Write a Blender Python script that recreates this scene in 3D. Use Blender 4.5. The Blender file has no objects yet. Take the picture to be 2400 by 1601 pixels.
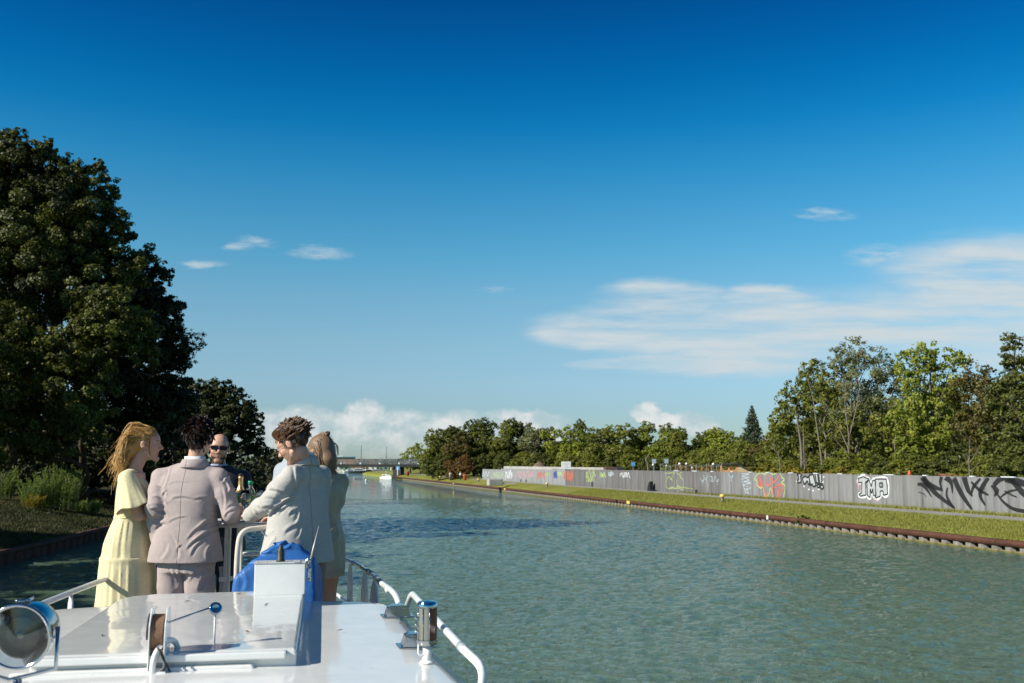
import bpy, bmesh, math, random
import numpy as np
from mathutils import Vector, Matrix
R = math.radians
rng = np.random.default_rng(7)
random.seed(7)
SC = bpy.context.scene
COL = SC.collection

# ------------------------------------------------------------------ camera
F = 2333.0                       # focal length in photo pixels (35 mm on a 36 mm sensor)
CAMZ = 5.10                      # eye height above the canal
PITCH = math.atan(284.5 / F)
cam_d = bpy.data.cameras.new('camera')
cam = bpy.data.objects.new('camera', cam_d)
COL.objects.link(cam)
cam.location = (0, 0, CAMZ)
cam.rotation_euler = (R(90) + PITCH, 0, 0)
cam_d.lens = 35.0
cam_d.sensor_width = 36.0
cam_d.clip_start = 0.1
cam_d.clip_end = 9000
cam_d.dof.use_dof = True
cam_d.dof.focus_distance = 6.9
cam_d.dof.aperture_fstop = 5.6
SC.camera = cam
SC.view_settings.view_transform = 'Standard'
SC.view_settings.look = 'None'
SC.view_settings.gamma = 1
SC.view_settings.exposure = 0.45
SC.cycles.max_bounces = 8
SC.cycles.transparent_max_bounces = 12
SC.cycles.caustics_reflective = False
SC.cycles.caustics_refractive = False

SP, CP = math.sin(PITCH), math.cos(PITCH)
def ray(px, py):
    a = (px - 1200) / F; v = (800.5 - py) / F
    return Vector((a, CP - SP * v, SP + CP * v))
def at(px, py, Y):
    d = ray(px, py); t = Y / d.y
    return Vector((d.x * t, Y, CAMZ + d.z * t))
def ground(px, py, z=0.0):
    d = ray(px, py); t = (z - CAMZ) / d.z
    return Vector((d.x * t, d.y * t, z))

# ------------------------------------------------------------------ sun and sky
SUN_EL = R(31)
SUN_AZ = Vector((-0.875, -0.485)).normalized()
sd = Vector((SUN_AZ.x * math.cos(SUN_EL), SUN_AZ.y * math.cos(SUN_EL), math.sin(SUN_EL)))
sl = bpy.data.lights.new('sun', 'SUN')
sl.energy = 5.0
sl.angle = R(0.5)
sl.color = (1.0, 0.93, 0.81)
so = bpy.data.objects.new('sun', sl)
COL.objects.link(so)
so.rotation_euler = sd.to_track_quat('Z', 'Y').to_euler()
so.location = (-60, -40, 60)

W = bpy.data.worlds.new('World')
SC.world = W
W.use_nodes = True
nt = W.node_tree
nt.nodes.clear()

class NB:
    """small node-building helper"""
    def __init__(s, nt): s.nt = nt
    def n(s, t, **k):
        x = s.nt.nodes.new(t)
        for a, b in k.items(): setattr(x, a, b)
        return x
    def set(s, sock, v):
        if isinstance(v, bpy.types.NodeSocket): s.nt.links.new(v, sock)
        elif v is not None: sock.default_value = v
    def m(s, op, a, b=None, c=None, clamp=False):
        x = s.n('ShaderNodeMath', operation=op, use_clamp=clamp)
        s.set(x.inputs[0], a); s.set(x.inputs[1], b); s.set(x.inputs[2], c)
        return x.outputs[0]
    def v(s, op, a, b=None, c=None):
        x = s.n('ShaderNodeVectorMath', operation=op)
        s.set(x.inputs[0], a); s.set(x.inputs[1], b)
        if c is not None: s.set(x.inputs[2], c)
        return x.outputs['Value'] if op in ('DOT_PRODUCT', 'LENGTH', 'DISTANCE') else x.outputs[0]
    def noise(s, vec, scale=5, detail=3, rough=.5, dist=0.0, out=0):
        x = s.n('ShaderNodeTexNoise')
        s.set(x.inputs['Vector'], vec); x.inputs['Scale'].default_value = scale
        x.inputs['Detail'].default_value = detail; x.inputs['Roughness'].default_value = rough
        x.inputs['Distortion'].default_value = dist
        return x.outputs[out]
    def map(s, v, a, b, c=0.0, d=1.0, smooth=False):
        x = s.n('ShaderNodeMapRange', interpolation_type='SMOOTHSTEP' if smooth else 'LINEAR')
        s.set(x.inputs[0], v)
        for i, q in enumerate((a, b, c, d)): s.set(x.inputs[i + 1], q)
        return x.outputs[0]
    def mix(s, f, a, b, mode='MIX'):
        x = s.n('ShaderNodeMix', data_type='RGBA', blend_type=mode)
        s.set(x.inputs[0], f)
        for i, q in ((6, a), (7, b)):
            if not isinstance(q, bpy.types.NodeSocket) and len(q) == 3: q = (*q, 1)
            s.set(x.inputs[i], q)
        return x.outputs[2]
    def ramp(s, f, stops, interp='LINEAR'):
        x = s.n('ShaderNodeValToRGB'); s.set(x.inputs[0], f)
        r = x.color_ramp; r.interpolation = interp
        while len(r.elements) > 1: r.elements.remove(r.elements[-1])
        for i, (p, c) in enumerate(stops):
            e = r.elements[0] if i == 0 else r.elements.new(p)
            e.position = p; e.color = (*c, 1) if len(c) == 3 else c
        return x.outputs[0]
    def scale(s, vec, sc, loc=(0, 0, 0), rot=(0, 0, 0)):
        x = s.n('ShaderNodeMapping'); s.set(x.inputs[0], vec)
        x.inputs['Scale'].default_value = sc; x.inputs['Location'].default_value = loc
        x.inputs['Rotation'].default_value = rot
        return x.outputs[0]

nb = NB(nt)
sky = nb.n('ShaderNodeTexSky', sky_type='NISHITA')
sky.sun_disc = False
sky.sun_elevation = SUN_EL
sky.sun_rotation = math.atan2(SUN_AZ.x, SUN_AZ.y)
sky.air_density = 1.0
sky.dust_density = 0.4
sky.ozone_density = 2.0
tc = nb.n('ShaderNodeTexCoord')
D = nb.v('NORMALIZE', tc.outputs['Generated'])
sep = nb.n('ShaderNodeSeparateXYZ'); nt.links.new(D, sep.inputs[0])
el = sep.outputs[2]
# deep polarised blue aloft, pale cyan low: a tint over the physical sky by elevation
tint = nb.ramp(nb.map(el, 0.0, 1.0), [(0.0, (0.496, 0.676, 0.822)), (0.053, (0.55, 0.727, 0.914)), (0.0785, (0.619, 0.792, 0.956)), (0.1215, (0.642, 0.87, 0.946)), (0.1635, (0.571, 0.906, 0.976)), (0.2055, (0.386, 0.917, 1.023)), (0.247, (0.259, 0.862, 1.034)), (0.2875, (0.124, 0.792, 1.042)), (0.3265, (0.03, 0.667, 1.012)), (0.3645, (0.008, 0.546, 0.928)), (0.4015, (0.005, 0.432, 0.838)), (0.433, (0.004, 0.352, 0.732)), (0.5, (0.018, 0.293, 0.62)), (0.6, (0.099, 0.326, 0.603)), (0.75, (0.241, 0.397, 0.596)), (1.0, (0.355, 0.468, 0.61))])
skyc = nb.mix(1.0, sky.outputs[0], tint, 'MULTIPLY')
# clouds, placed by direction (u = east of the canal axis, v = height), broken up by noise
yy = nb.m('MAXIMUM', sep.outputs[1], 0.05)
u = nb.m('DIVIDE', sep.outputs[0], yy); v = nb.m('DIVIDE', sep.outputs[2], yy)
cmb = nb.n('ShaderNodeCombineXYZ'); nb.set(cmb.inputs[0], u); nb.set(cmb.inputs[1], v)
UV = cmb.outputs[0]
def uvof(px, py):
    d = ray(px, py); return d.x / d.y, d.z / d.y
warp = nb.v('SUBTRACT', nb.noise(nb.scale(UV, (7, 22, 1)), 1.0, 4, .55, out=1), (0.5, 0.5, 0.5))
UVc = nb.v('ADD', UV, nb.v('MULTIPLY', warp, (0.12, 0.035, 0)))
warp2 = nb.v('SUBTRACT', nb.noise(nb.scale(UV, (34, 46, 1)), 1.0, 5, .6, out=1), (0.5, 0.5, 0.5))
UVk = nb.v('ADD', UV, nb.v('MULTIPLY', warp2, (0.035, 0.022, 0)))
def blobs(vec, lst):
    cur = None
    for px, py, rx, ry in lst:
        u0, v0 = uvof(px, py)
        d = nb.v('MULTIPLY', nb.v('SUBTRACT', vec, (u0, v0, 0)), (F / rx, F / ry, 0))
        q = nb.m('SUBTRACT', 1.0, nb.v('LENGTH', d))
        cur = q if cur is None else nb.m('MAXIMUM', cur, q)
    return cur
cir = blobs(UVc, [(1570, 700, 230, 62), (1420, 775, 230, 52), (1560, 770, 300, 80), (1800, 780, 420, 95), (2080, 750, 420, 110),
                  (2380, 680, 420, 170), (2360, 620, 240, 70), (1540, 690, 190, 45), (2420, 800, 500, 90), (1650, 850, 330, 34), (1790, 700, 150, 45), (1410, 850, 120, 22)])
warp3 = nb.v('SUBTRACT', nb.noise(nb.scale(UV, (16, 60, 1), (2, 5, 0)), 1.0, 5, .65, out=1), (0.5, 0.5, 0.5))
UVw = nb.v('ADD', UV, nb.v('MULTIPLY', warp3, (0.075, 0.020, 0)))
wisp = blobs(UVw, [(1930, 505, 105, 22), (2080, 600, 120, 42), (578, 570, 70, 20), (735, 590, 95, 22), (470, 614, 70, 16), (1150, 680, 60, 12)])
st = nb.noise(nb.scale(UV, (5, 40, 1), (1.3, 4, 0), (0, 0, R(3))), 1.0, 6, .6)
cirA = nb.m('MULTIPLY', nb.map(cir, 0.0, 0.55, 0, 1, True), nb.map(st, 0.36, 0.58, 0.24, 1.0))
cirA = nb.m('MULTIPLY', cirA, 0.98)
st2 = nb.noise(nb.scale(UV, (22, 95, 1), (3, 1, 0), (0, 0, R(5))), 1.0, 5, .65)
wispA = nb.m('MULTIPLY', nb.map(wisp, 0.05, 0.8, 0, 1, True), nb.map(st2, 0.36, 0.60, 0.05, .85))
wispA = nb.m('MULTIPLY', wispA, 0.75)
cum = blobs(UVk, [(858, 965, 62, 40), (840, 1015, 120, 60), (700, 1000, 130, 58), (620, 1010, 90, 55), (960, 1010, 150, 60), (1100, 1015, 160, 62),
                  (1240, 985, 110, 30), (1300, 1020, 90, 40), (1510, 962, 48, 24), (1560, 985, 60, 26), (1625, 990, 60, 36), (780, 1060, 260, 50), (1000, 1065, 200, 40)])
kn = nb.noise(nb.scale(UV, (26, 34, 1), (3, 1, 0)), 1.0, 6, .6)
cumA = nb.map(cum, 0.02, 0.40, 0, 1, True)
cumA = nb.m('MULTIPLY', cumA, nb.map(kn, 0.34, 0.56, 0.45, 0.98))
cumA = nb.m('MULTIPLY', cumA, nb.map(v, 0.006, 0.03, 0.35, 1.0))
cc = nb.mix(nb.map(kn, 0.40, 0.62), (4.2, 5.1, 5.5), (6.4, 6.6, 6.5))
fwd = nb.map(sep.outputs[1], 0.1, 0.3)
c1 = nb.mix(nb.m('MULTIPLY', nb.m('MAXIMUM', cirA, wispA), fwd), skyc, (4.95, 5.65, 6.0))
c2 = nb.mix(nb.m('MULTIPLY', cumA, fwd), c1, cc)
bg = nb.n('ShaderNodeBackground'); bg.inputs[1].default_value = 0.088
nt.links.new(c2, bg.inputs[0])
wo = nb.n('ShaderNodeOutputWorld'); nt.links.new(bg.outputs[0], wo.inputs[0])
W.cycles.sampling_method = 'MANUAL'
W.cycles.sample_map_resolution = 512

# ------------------------------------------------------------------ tagging, meshes
def tag(o, label=None, cat=None, group=None, kind=None):
    if label: o['label'] = label
    if cat: o['category'] = cat
    if group: o['group'] = group
    if kind: o['kind'] = kind
    return o
def link(name, me, mat=None, parent=None, smooth=True):
    o = bpy.data.objects.new(name, me)
    COL.objects.link(o)
    if mat is not None:
        for mm in (mat if isinstance(mat, (list, tuple)) else [mat]): me.materials.append(mm)
    if parent is not None: o.parent = parent
    if smooth and len(me.polygons):
        me.polygons.foreach_set('use_smooth', [True] * len(me.polygons))
    return o
def empty(name, loc=(0, 0, 0), rz=0.0):
    o = bpy.data.objects.new(name, None)
    o.empty_display_size = .2
    COL.objects.link(o); o.location = loc; o.rotation_euler = (0, 0, rz)
    return o
def thing(name, label, cat, loc=(0, 0, 0), rz=0.0, group=None):
    return tag(empty(name, loc, rz), label, cat, group)
def copy_tree(o, parent=None):
    c = o.copy(); COL.objects.link(c)
    if parent is not None: c.parent = parent
    for ch in list(o.children): copy_tree(ch, c)
    return c
def npmesh(name, V, Q, attr=None, n=4):
    """mesh from arrays: V (k,3), Q (m,n) faces; attr: dict of name -> (k,) floats or (k,3) colours"""
    me = bpy.data.meshes.new(name)
    V = np.asarray(V, dtype=np.float32); Q = np.asarray(Q, dtype=np.int32)
    me.vertices.add(len(V)); me.vertices.foreach_set('co', V.ravel())
    me.loops.add(Q.size); me.loops.foreach_set('vertex_index', Q.ravel())
    me.polygons.add(len(Q)); me.polygons.foreach_set('loop_start', np.arange(len(Q), dtype=np.int32) * Q.shape[1])
    for k, a in (attr or {}).items():
        a = np.asarray(a, dtype=np.float32)
        at_ = me.attributes.new(k, 'FLOAT' if a.ndim == 1 else 'FLOAT_VECTOR', 'POINT')
        at_.data.foreach_set('value' if a.ndim == 1 else 'vector', a.ravel())
    me.update(calc_edges=True)
    return me

class MB:
    """collects simple shapes and links them as one mesh object"""
    def __init__(s): s.V = []; s.Fc = []
    def add(s, verts, faces):
        b = len(s.V); s.V += [tuple(v) for v in verts]; s.Fc += [tuple(b + i for i in f) for f in faces]
    def box(s, c, size, rz=0.0, M=None, bevel=0.0):
        bm = bmesh.new(); bmesh.ops.create_cube(bm, size=1.0)
        bmesh.ops.scale(bm, vec=size, verts=bm.verts)
        if bevel: bmesh.ops.bevel(bm, geom=list(bm.edges), offset=bevel, segments=2, affect='EDGES', profile=.6)
        T = Matrix.Translation(c) @ Matrix.Rotation(rz, 4, 'Z')
        if M is not None: T = Matrix.Translation(c) @ M
        s.add([T @ v.co for v in bm.verts], [[v.index for v in f.verts] for f in bm.faces]) if not bm.verts.index_update() else 0
        bm.free()
    def tube(s, pts, rad, seg=10, cap=True, closed=False):
        pts = [Vector(p) for p in pts]; n = len(pts)
        if not hasattr(rad, '__len__'): rad = [rad] * n
        rings = []; prev = None
        for i, p in enumerate(pts):
            if closed: t = pts[(i + 1) % n] - pts[i - 1]
            else: t = pts[min(i + 1, n - 1)] - pts[max(i - 1, 0)]
            t.normalize()
            if prev is None:
                a = Vector((0, 0, 1)) if abs(t.z) < .9 else Vector((1, 0, 0))
                e = t.cross(a).normalized()
            else:
                e = (prev - t * prev.dot(t)).normalized()
            prev = e; g = t.cross(e)
            rings.append([p + (e * math.cos(k * 2 * math.pi / seg) + g * math.sin(k * 2 * math.pi / seg)) * rad[i] for k in range(seg)])
        V = [q for r_ in rings for q in r_]; Fc = []
        m = n if closed else n - 1
        for i in range(m):
            j = (i + 1) % n
            for k in range(seg):
                k2 = (k + 1) % seg
                Fc.append((i * seg + k, i * seg + k2, j * seg + k2, j * seg + k))
        if cap and not closed:
            Fc.append(tuple(range(seg - 1, -1, -1))); Fc.append(tuple((n - 1) * seg + k for k in range(seg)))
        s.add(V, Fc)
    def lathe(s, prof, c=(0, 0, 0), seg=24, M=None):
        V = []; Fc = []; n = len(prof)
        for r_, z in prof:
            for k in range(seg):
                a = k * 2 * math.pi / seg; V.append(Vector((r_ * math.cos(a), r_ * math.sin(a), z)))
        for i in range(n - 1):
            for k in range(seg):
                k2 = (k + 1) % seg; Fc.append((i * seg + k, i * seg + k2, (i + 1) * seg + k2, (i + 1) * seg + k))
        if prof[0][0] > 1e-5: Fc.append(tuple(range(seg - 1, -1, -1)))
        if prof[-1][0] > 1e-5: Fc.append(tuple((n - 1) * seg + k for k in range(seg)))
        T = Matrix.Translation(c) @ (M if M is not None else Matrix.Identity(4))
        s.add([T @ q for q in V], Fc)
    def prism(s, poly, thick, T=None):
        """polygon in local xy extruded along z by thick, placed by T"""
        n = len(poly); T = T or Matrix.Identity(4)
        V = [T @ Vector((x, y, 0)) for x, y in poly] + [T @ Vector((x, y, thick)) for x, y in poly]
        Fc = [tuple(range(n - 1, -1, -1)), tuple(range(n, 2 * n))] + [(i, (i + 1) % n, n + (i + 1) % n, n + i) for i in range(n)]
        s.add(V, Fc)
    def build(s, name, mat, parent=None, smooth=False, bevel=0.0, auto=None):
        me = bpy.data.meshes.new(name); me.from_pydata(s.V, [], s.Fc); me.update()
        o = link(name, me, mat, parent, smooth)
        if bevel:
            b = o.modifiers.new('bevel', 'BEVEL'); b.width = bevel; b.segments = 2; b.limit_method = 'ANGLE'
        if auto:
            me.set_sharp_from_angle(angle=R(auto))
        return o
def arc(p0, p1, p2, n=6):
    """quadratic bend through control p1"""
    p0, p1, p2 = Vector(p0), Vector(p1), Vector(p2)
    return [(p0 * (1 - t) ** 2 + p1 * 2 * t * (1 - t) + p2 * t * t) for t in [i / n for i in range(n + 1)]]
def rounded(pts, r=0.1, n=5):
    pts = [Vector(p) for p in pts]; out = [pts[0]]
    for i in range(1, len(pts) - 1):
        a = (pts[i - 1] - pts[i]); b = (pts[i + 1] - pts[i])
        ra = min(r, a.length * .48); rb = min(r, b.length * .48)
        out += arc(pts[i] + a.normalized() * ra, pts[i], pts[i] + b.normalized() * rb, n)
    return out + [pts[-1]]
def smooth_path(pts, n=8):
    pts = [Vector(p) for p in pts]; P = [pts[0]] + pts + [pts[-1]]; out = []
    for i in range(1, len(P) - 2):
        for k in range(n):
            t = k / n; a, b, c, d = P[i - 1], P[i], P[i + 1], P[i + 2]
            out.append(.5 * ((2 * b) + (c - a) * t + (2 * a - 5 * b + 4 * c - d) * t * t + (3 * b - a - 3 * c + d) * t ** 3))
    return out + [pts[-1]]

# ------------------------------------------------------------------ materials
def mat(name, build):
    m = bpy.data.materials.new(name); m.use_nodes = True
    t = m.node_tree; t.nodes.clear(); b = NB(t)
    out = b.n('ShaderNodeOutputMaterial')
    sh = build(b)
    t.links.new(sh, out.inputs[0])
    return m
def princ(b, color, rough=.5, metal=0.0, spec=.5, normal=None, coat=0.0, trans=0.0, sheen=0.0, ior=1.45):
    p = b.n('ShaderNodeBsdfPrincipled')
    if not isinstance(color, bpy.types.NodeSocket) and len(color) == 3: color = (*color, 1)
    b.set(p.inputs['Base Color'], color); b.set(p.inputs['Roughness'], rough); b.set(p.inputs['Metallic'], metal)
    b.set(p.inputs['Specular IOR Level'], spec); p.inputs['Coat Weight'].default_value = coat
    p.inputs['Transmission Weight'].default_value = trans; p.inputs['Sheen Weight'].default_value = sheen
    p.inputs['IOR'].default_value = ior
    if coat: p.inputs['Coat Roughness'].default_value = .03
    if normal is not None: b.set(p.inputs['Normal'], normal)
    return p.outputs[0]
def bump(b, h, dist=.01, strength=1.0, normal=None):
    x = b.n('ShaderNodeBump'); b.set(x.inputs['Height'], h); x.inputs['Distance'].default_value = dist
    b.set(x.inputs['Strength'], strength)
    if normal is not None: b.set(x.inputs['Normal'], normal)
    return x.outputs[0]
def coords(b, which='Object'): return b.n('ShaderNodeTexCoord').outputs[which]
def pos(b): return b.n('ShaderNodeNewGeometry').outputs['Position']
def simple(name, col, rough=.5, metal=0, var=.12, scale=8, bumpd=0.0, spec=.5, coat=0.0):
    def f(b):
        c = coords(b); n_ = b.noise(c, scale, 4, .6)
        k = b.map(n_, .3, .7, 1 - var, 1 + var)
        cc_ = b.v('MULTIPLY', (*col,), None) if False else None
        x = b.n('ShaderNodeVectorMath', operation='SCALE'); x.inputs[0].default_value = col; b.set(x.inputs['Scale'], k)
        nm = bump(b, b.noise(c, scale * 6, 3), bumpd) if bumpd else None
        r_ = b.map(n_, .3, .7, max(rough - .06, .02), rough + .06)
        return princ(b, x.outputs[0], r_, metal, spec, nm, coat)
    return mat(name, f)

def leaf_mat(name, dark, light, transl=.28):
    def f(b):
        a = b.n('ShaderNodeAttribute', attribute_name='tint').outputs['Fac']
        c = b.mix(a, dark, light)
        d = princ(b, c, .55, 0, .35)
        t = b.n('ShaderNodeBsdfTranslucent'); b.set(t.inputs[0], b.mix(1.0, c, (1.25, 1.35, .55), 'MULTIPLY'))
        m = b.n('ShaderNodeMixShader'); m.inputs[0].default_value = transl
        b.nt.links.new(d, m.inputs[1]); b.nt.links.new(t.outputs[0], m.inputs[2])
        return m.outputs[0]
    return mat(name, f)
def bark_mat(name, col):
    def f(b):
        c = coords(b); n_ = b.noise(b.scale(c, (4, 4, .8)), 3, 5, .65)
        return princ(b, b.mix(b.map(n_, .3, .7), [q * .55 for q in col], [q * 1.25 for q in col]), .85, 0, .2, bump(b, n_, .05))
    return mat(name, f)

M = {}
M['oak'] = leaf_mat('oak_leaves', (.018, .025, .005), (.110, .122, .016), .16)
M['oak2'] = leaf_mat('shade_toned_oak_leaves', (.011, .016, .005), (.046, .056, .012), .12)  # darker leaf colours carry the shaded side of the left-bank trees
M['fresh'] = leaf_mat('fresh_leaves', (.130, .168, .022), (.340, .365, .060), .36)
M['mid'] = leaf_mat('mid_green_leaves', (.068, .086, .015), (.235, .245, .042), .34)
M['deep'] = leaf_mat('deep_green_leaves', (.038, .050, .013), (.140, .155, .030))
M['silver'] = leaf_mat('silvery_leaves', (.100, .115, .045), (.260, .265, .120), .32)
M['brownish'] = leaf_mat('brownish_leaves', (.075, .066, .020), (.180, .150, .042), .3)
M['rusty'] = leaf_mat('rusty_leaves', (.090, .060, .018), (.190, .105, .030))
M['yellow'] = leaf_mat('yellow_hedge_leaves', (.15, .13, .014), (.33, .25, .03))
M['spruce'] = leaf_mat('spruce_needles', (.026, .044, .022), (.070, .095, .040), .1)
M['willow'] = leaf_mat('willow_leaves', (.085, .135, .036), (.230, .290, .090), .38)
M['bark'] = bark_mat('brown_bark', (.075, .058, .042))
M['pale_bark'] = bark_mat('pale_bark', (.20, .175, .135))
# ================================================================== the canal, banks and water
def rx(Y): return 28.95 - .2476 * (Y - 56.4)          # right waterline
TH = math.atan(.2476)                                   # heading of the right bank
RN = Vector((math.cos(TH), math.sin(TH), 0))            # away from the canal
RD = Vector((-math.sin(TH), math.cos(TH), 0))           # along the canal, away from us
R0 = Vector((rx(56.4), 56.4, 0))
def rb(s, n, z=0.0):                                    # point on the right bank: s along, n outward
    p = R0 + RD * s + RN * n; return Vector((p.x, p.y, z))

def water_build(b):
    P = pos(b)
    near = b.noise(b.scale(P, (1.0, 1.7, 1), rot=(0, 0, R(24))), 1.5, 5, .62, .6)
    chop = b.noise(b.scale(P, (1.0, 2.0, 1), (7, 3, 0), (0, 0, R(-14))), 3.1, 4, .65, .4)
    fine = b.noise(b.scale(P, (1, 1.4, 1)), 11, 2, .5)
    h = b.m('ADD', b.m('MULTIPLY', near, .45), b.m('ADD', b.m('MULTIPLY', chop, .26), b.m('MULTIPLY', fine, .05)))
    patch = b.noise(b.scale(P, (.012, .05, 1), (2.2, 9.1, 0)), 1.0, 4, .6)
    k = b.map(patch, .36, .60, .9, 1.2)
    nm = bump(b, h, .32, k)
    big = b.noise(b.scale(P, (.05, .03, 1)), 1.0, 3, .55)
    c = b.mix(b.map(big, .35, .65), (.080, .128, .082), (.100, .152, .096))
    return princ(b, c, b.map(patch, .4, .6, .02, .035), 0, .5, nm, ior=1.42)
M['water'] = mat('canal_water', water_build)
def waves(X, Y, g_):
    """wind chop: many small directional wave trains, crests roughly across the canal"""
    Z = np.zeros_like(X); W_ = np.zeros_like(X)
    for i in range(84):
        lam = .30 * (4.2 ** g_.random()); th = R(76) + g_.normal() * .52
        kx, ky = math.cos(th) * 6.283 / lam, math.sin(th) * 6.283 / lam; ph = g_.random() * 6.28
        env = .5 + .5 * np.sin(X * g_.normal() * .22 + Y * g_.normal() * .16 + g_.random() * 6.28)
        s_ = np.sin(kx * X + ky * Y + ph + .6 * np.sin(X * .31 * g_.normal() + Y * .27 * g_.normal()))
        Z += env * lam ** .95 * .0048 * (2 * np.abs(.5 + .5 * s_) ** 1.6 - .8)
    return Z
ys = [13.0]
while ys[-1] < 150: ys.append(ys[-1] + .060 + .0019 * max(0, ys[-1] - 13) * 1.0)
ys = np.array(ys); us = np.linspace(-.62, .62, 640)
YY = np.repeat(ys[:, None], 640, 1); XX = us[None, :] * (YY + 10)
ZZ = waves(XX, YY, np.random.default_rng(3)) * np.clip((150 - YY) / 60, 0, 1) * np.clip((YY - 13) / 1.5, 0, 1)
ZZ *= np.clip((.62 - np.abs(us))[None, :] / .02, 0, 1)
nr = len(ys); idx = np.arange(nr * 640).reshape(nr, 640)
V = np.stack([XX, YY, ZZ], -1).reshape(-1, 3)
Q = np.stack([idx[:-1, :-1], idx[:-1, 1:], idx[1:, 1:], idx[1:, :-1]], -1).reshape(-1, 4)
# the flat remainder of the sheet round the rippled part shares its border vertices
nb0 = len(V); yA, yB = float(ys[0]), float(ys[-1])
xa, xb = .62 * (yA + 10), .62 * (yB + 10)
V = np.vstack([V, [(-900, -60, 0), (900, -60, 0), (900, 900, 0), (-900, 900, 0), (-900, yA, 0), (900, yA, 0), (-900, yB, 0), (900, yB, 0)]])
c00, c01, c10, c11 = idx[0, 0], idx[0, -1], idx[-1, 0], idx[-1, -1]
Q = np.vstack([Q, [(nb0, nb0 + 1, nb0 + 5, nb0 + 4), (nb0 + 6, nb0 + 7, nb0 + 2, nb0 + 3), (nb0 + 4, c00, c10, nb0 + 6), (c01, nb0 + 5, nb0 + 7, c11)]])
tag(link('water', npmesh('water', V, Q), M['water']), 'green-blue rippled canal water', None, None, 'structure')

def grass_build(b):
    P = pos(b)
    n1 = b.noise(P, .35, 5, .65); n2 = b.noise(P, 4.5, 4, .7); n3 = b.noise(P, .08, 3, .5)
    c = b.mix(b.map(n2, .3, .7), (.150, .170, .026), (.300, .300, .060))
    c = b.mix(b.map(n1, .52, .70), c, (.30, .26, .10))
    c = b.mix(b.map(n3, .5, .7, 0, .5), c, (.130, .160, .035))
    return princ(b, c, .9, 0, .15, bump(b, b.m('ADD', n2, b.noise(P, 16, 2)), .10))
M['grass'] = mat('bank_grass', grass_build)
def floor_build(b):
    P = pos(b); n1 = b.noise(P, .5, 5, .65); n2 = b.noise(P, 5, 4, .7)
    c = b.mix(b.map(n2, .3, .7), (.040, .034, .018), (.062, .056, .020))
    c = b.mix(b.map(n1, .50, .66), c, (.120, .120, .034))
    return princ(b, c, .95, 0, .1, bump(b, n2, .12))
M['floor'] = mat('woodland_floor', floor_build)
def asphalt_build(b):
    P = pos(b); n1 = b.noise(P, .6, 4, .6); n2 = b.noise(P, 30, 2)
    c = b.mix(b.map(n1, .3, .7), (.24, .235, .215), (.33, .32, .29))
    return princ(b, c, .9, 0, .25, bump(b, n2, .01))
M['path'] = mat('tow_path_asphalt', asphalt_build)

def strip(name, prof, S, matl, jitter=0.0, lab=None, fn=None):
    """cross-section prof [(n,z)...] swept along stations S by fn(s,n,z)"""
    V = []; Q = []; m = len(prof)
    for s in S:
        for i, (n_, z) in enumerate(prof):
            jz = (rng.random() - .5) * jitter if 0 < i < m - 1 else 0
            V.append(tuple(fn(s, n_, z + jz)))
    for i in range(len(S) - 1):
        for j in range(m - 1):
            a = i * m + j; Q.append((a, a + 1, a + m + 1, a + m))
    o = link(name, npmesh(name, V, Q), matl)
    return tag(o, lab, None, None, 'structure')
Sr = list(np.arange(-60, 140, 2.0)) + list(np.arange(140, 400, 12.0))
prof = [(.28, -2.5), (.28, .66), (.32, .69), (.8, .82), (1.5, 1.0), (2.3, 1.16), (3.2, 1.30), (4.1, 1.40), (4.6, 1.455), (4.75, 1.46)]
strip('grass_bank', prof, Sr, M['grass'], .06, 'mown grass bank above the rusty quay edge', rb)
strip('path', [(4.75, 1.464), (6.2, 1.50), (7.75, 1.47)], Sr, M['path'], 0, 'pale asphalt tow path along the grey wall', rb)
strip('verge', [(7.75, 1.466), (8.2, 1.50), (9.2, 1.52), (14, 1.7), (30, 2.0), (80, 2.6), (260, 4), (900, 5)], Sr, M['grass'], .04, 'grassy ground behind the wall', rb)

# left bank: polyline waterline
LP = [(-13, -60), (-19.5, 5), (-22.5, 30), (-25.4, 49.6), (-28.0, 70.4), (-37, 125), (-49.5, 198), (-70, 321), (-95, 420)]
def lx(Y):
    for (x0, y0), (x1, y1) in zip(LP, LP[1:]):
        if y0 <= Y <= y1: return x0 + (x1 - x0) * (Y - y0) / (y1 - y0)
    return LP[-1][0]
def lb(s, n, z=0.0):                                    # left bank: s = world Y of waterline, n outward (to the left)
    return Vector((lx(s) - n * .96, s + n * (-.13), z))
Sl = list(np.arange(-60, 130, 2.0)) + list(np.arange(130, 421, 8.0))
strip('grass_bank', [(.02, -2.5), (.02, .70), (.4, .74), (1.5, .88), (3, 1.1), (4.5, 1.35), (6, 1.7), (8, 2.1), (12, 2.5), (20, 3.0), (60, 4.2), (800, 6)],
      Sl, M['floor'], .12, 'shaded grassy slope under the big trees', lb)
# far shore beyond the bridge
fs = MB(); fs.add([(-900, 556, -1), (900, 556, -1), (900, 556, .9), (-900, 556, .9), (-900, 6000, 3), (900, 6000, 3)], [(0, 1, 2, 3), (3, 2, 5, 4)])
fs.add([(-5000, 700, -.5), (5000, 700, -.5), (5000, 8000, 1), (-5000, 8000, 1)], [(0, 1, 2, 3)])
tag(fs.build('ground', M['grass']), 'low far shore beyond the bridge', None, None, 'structure')

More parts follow.
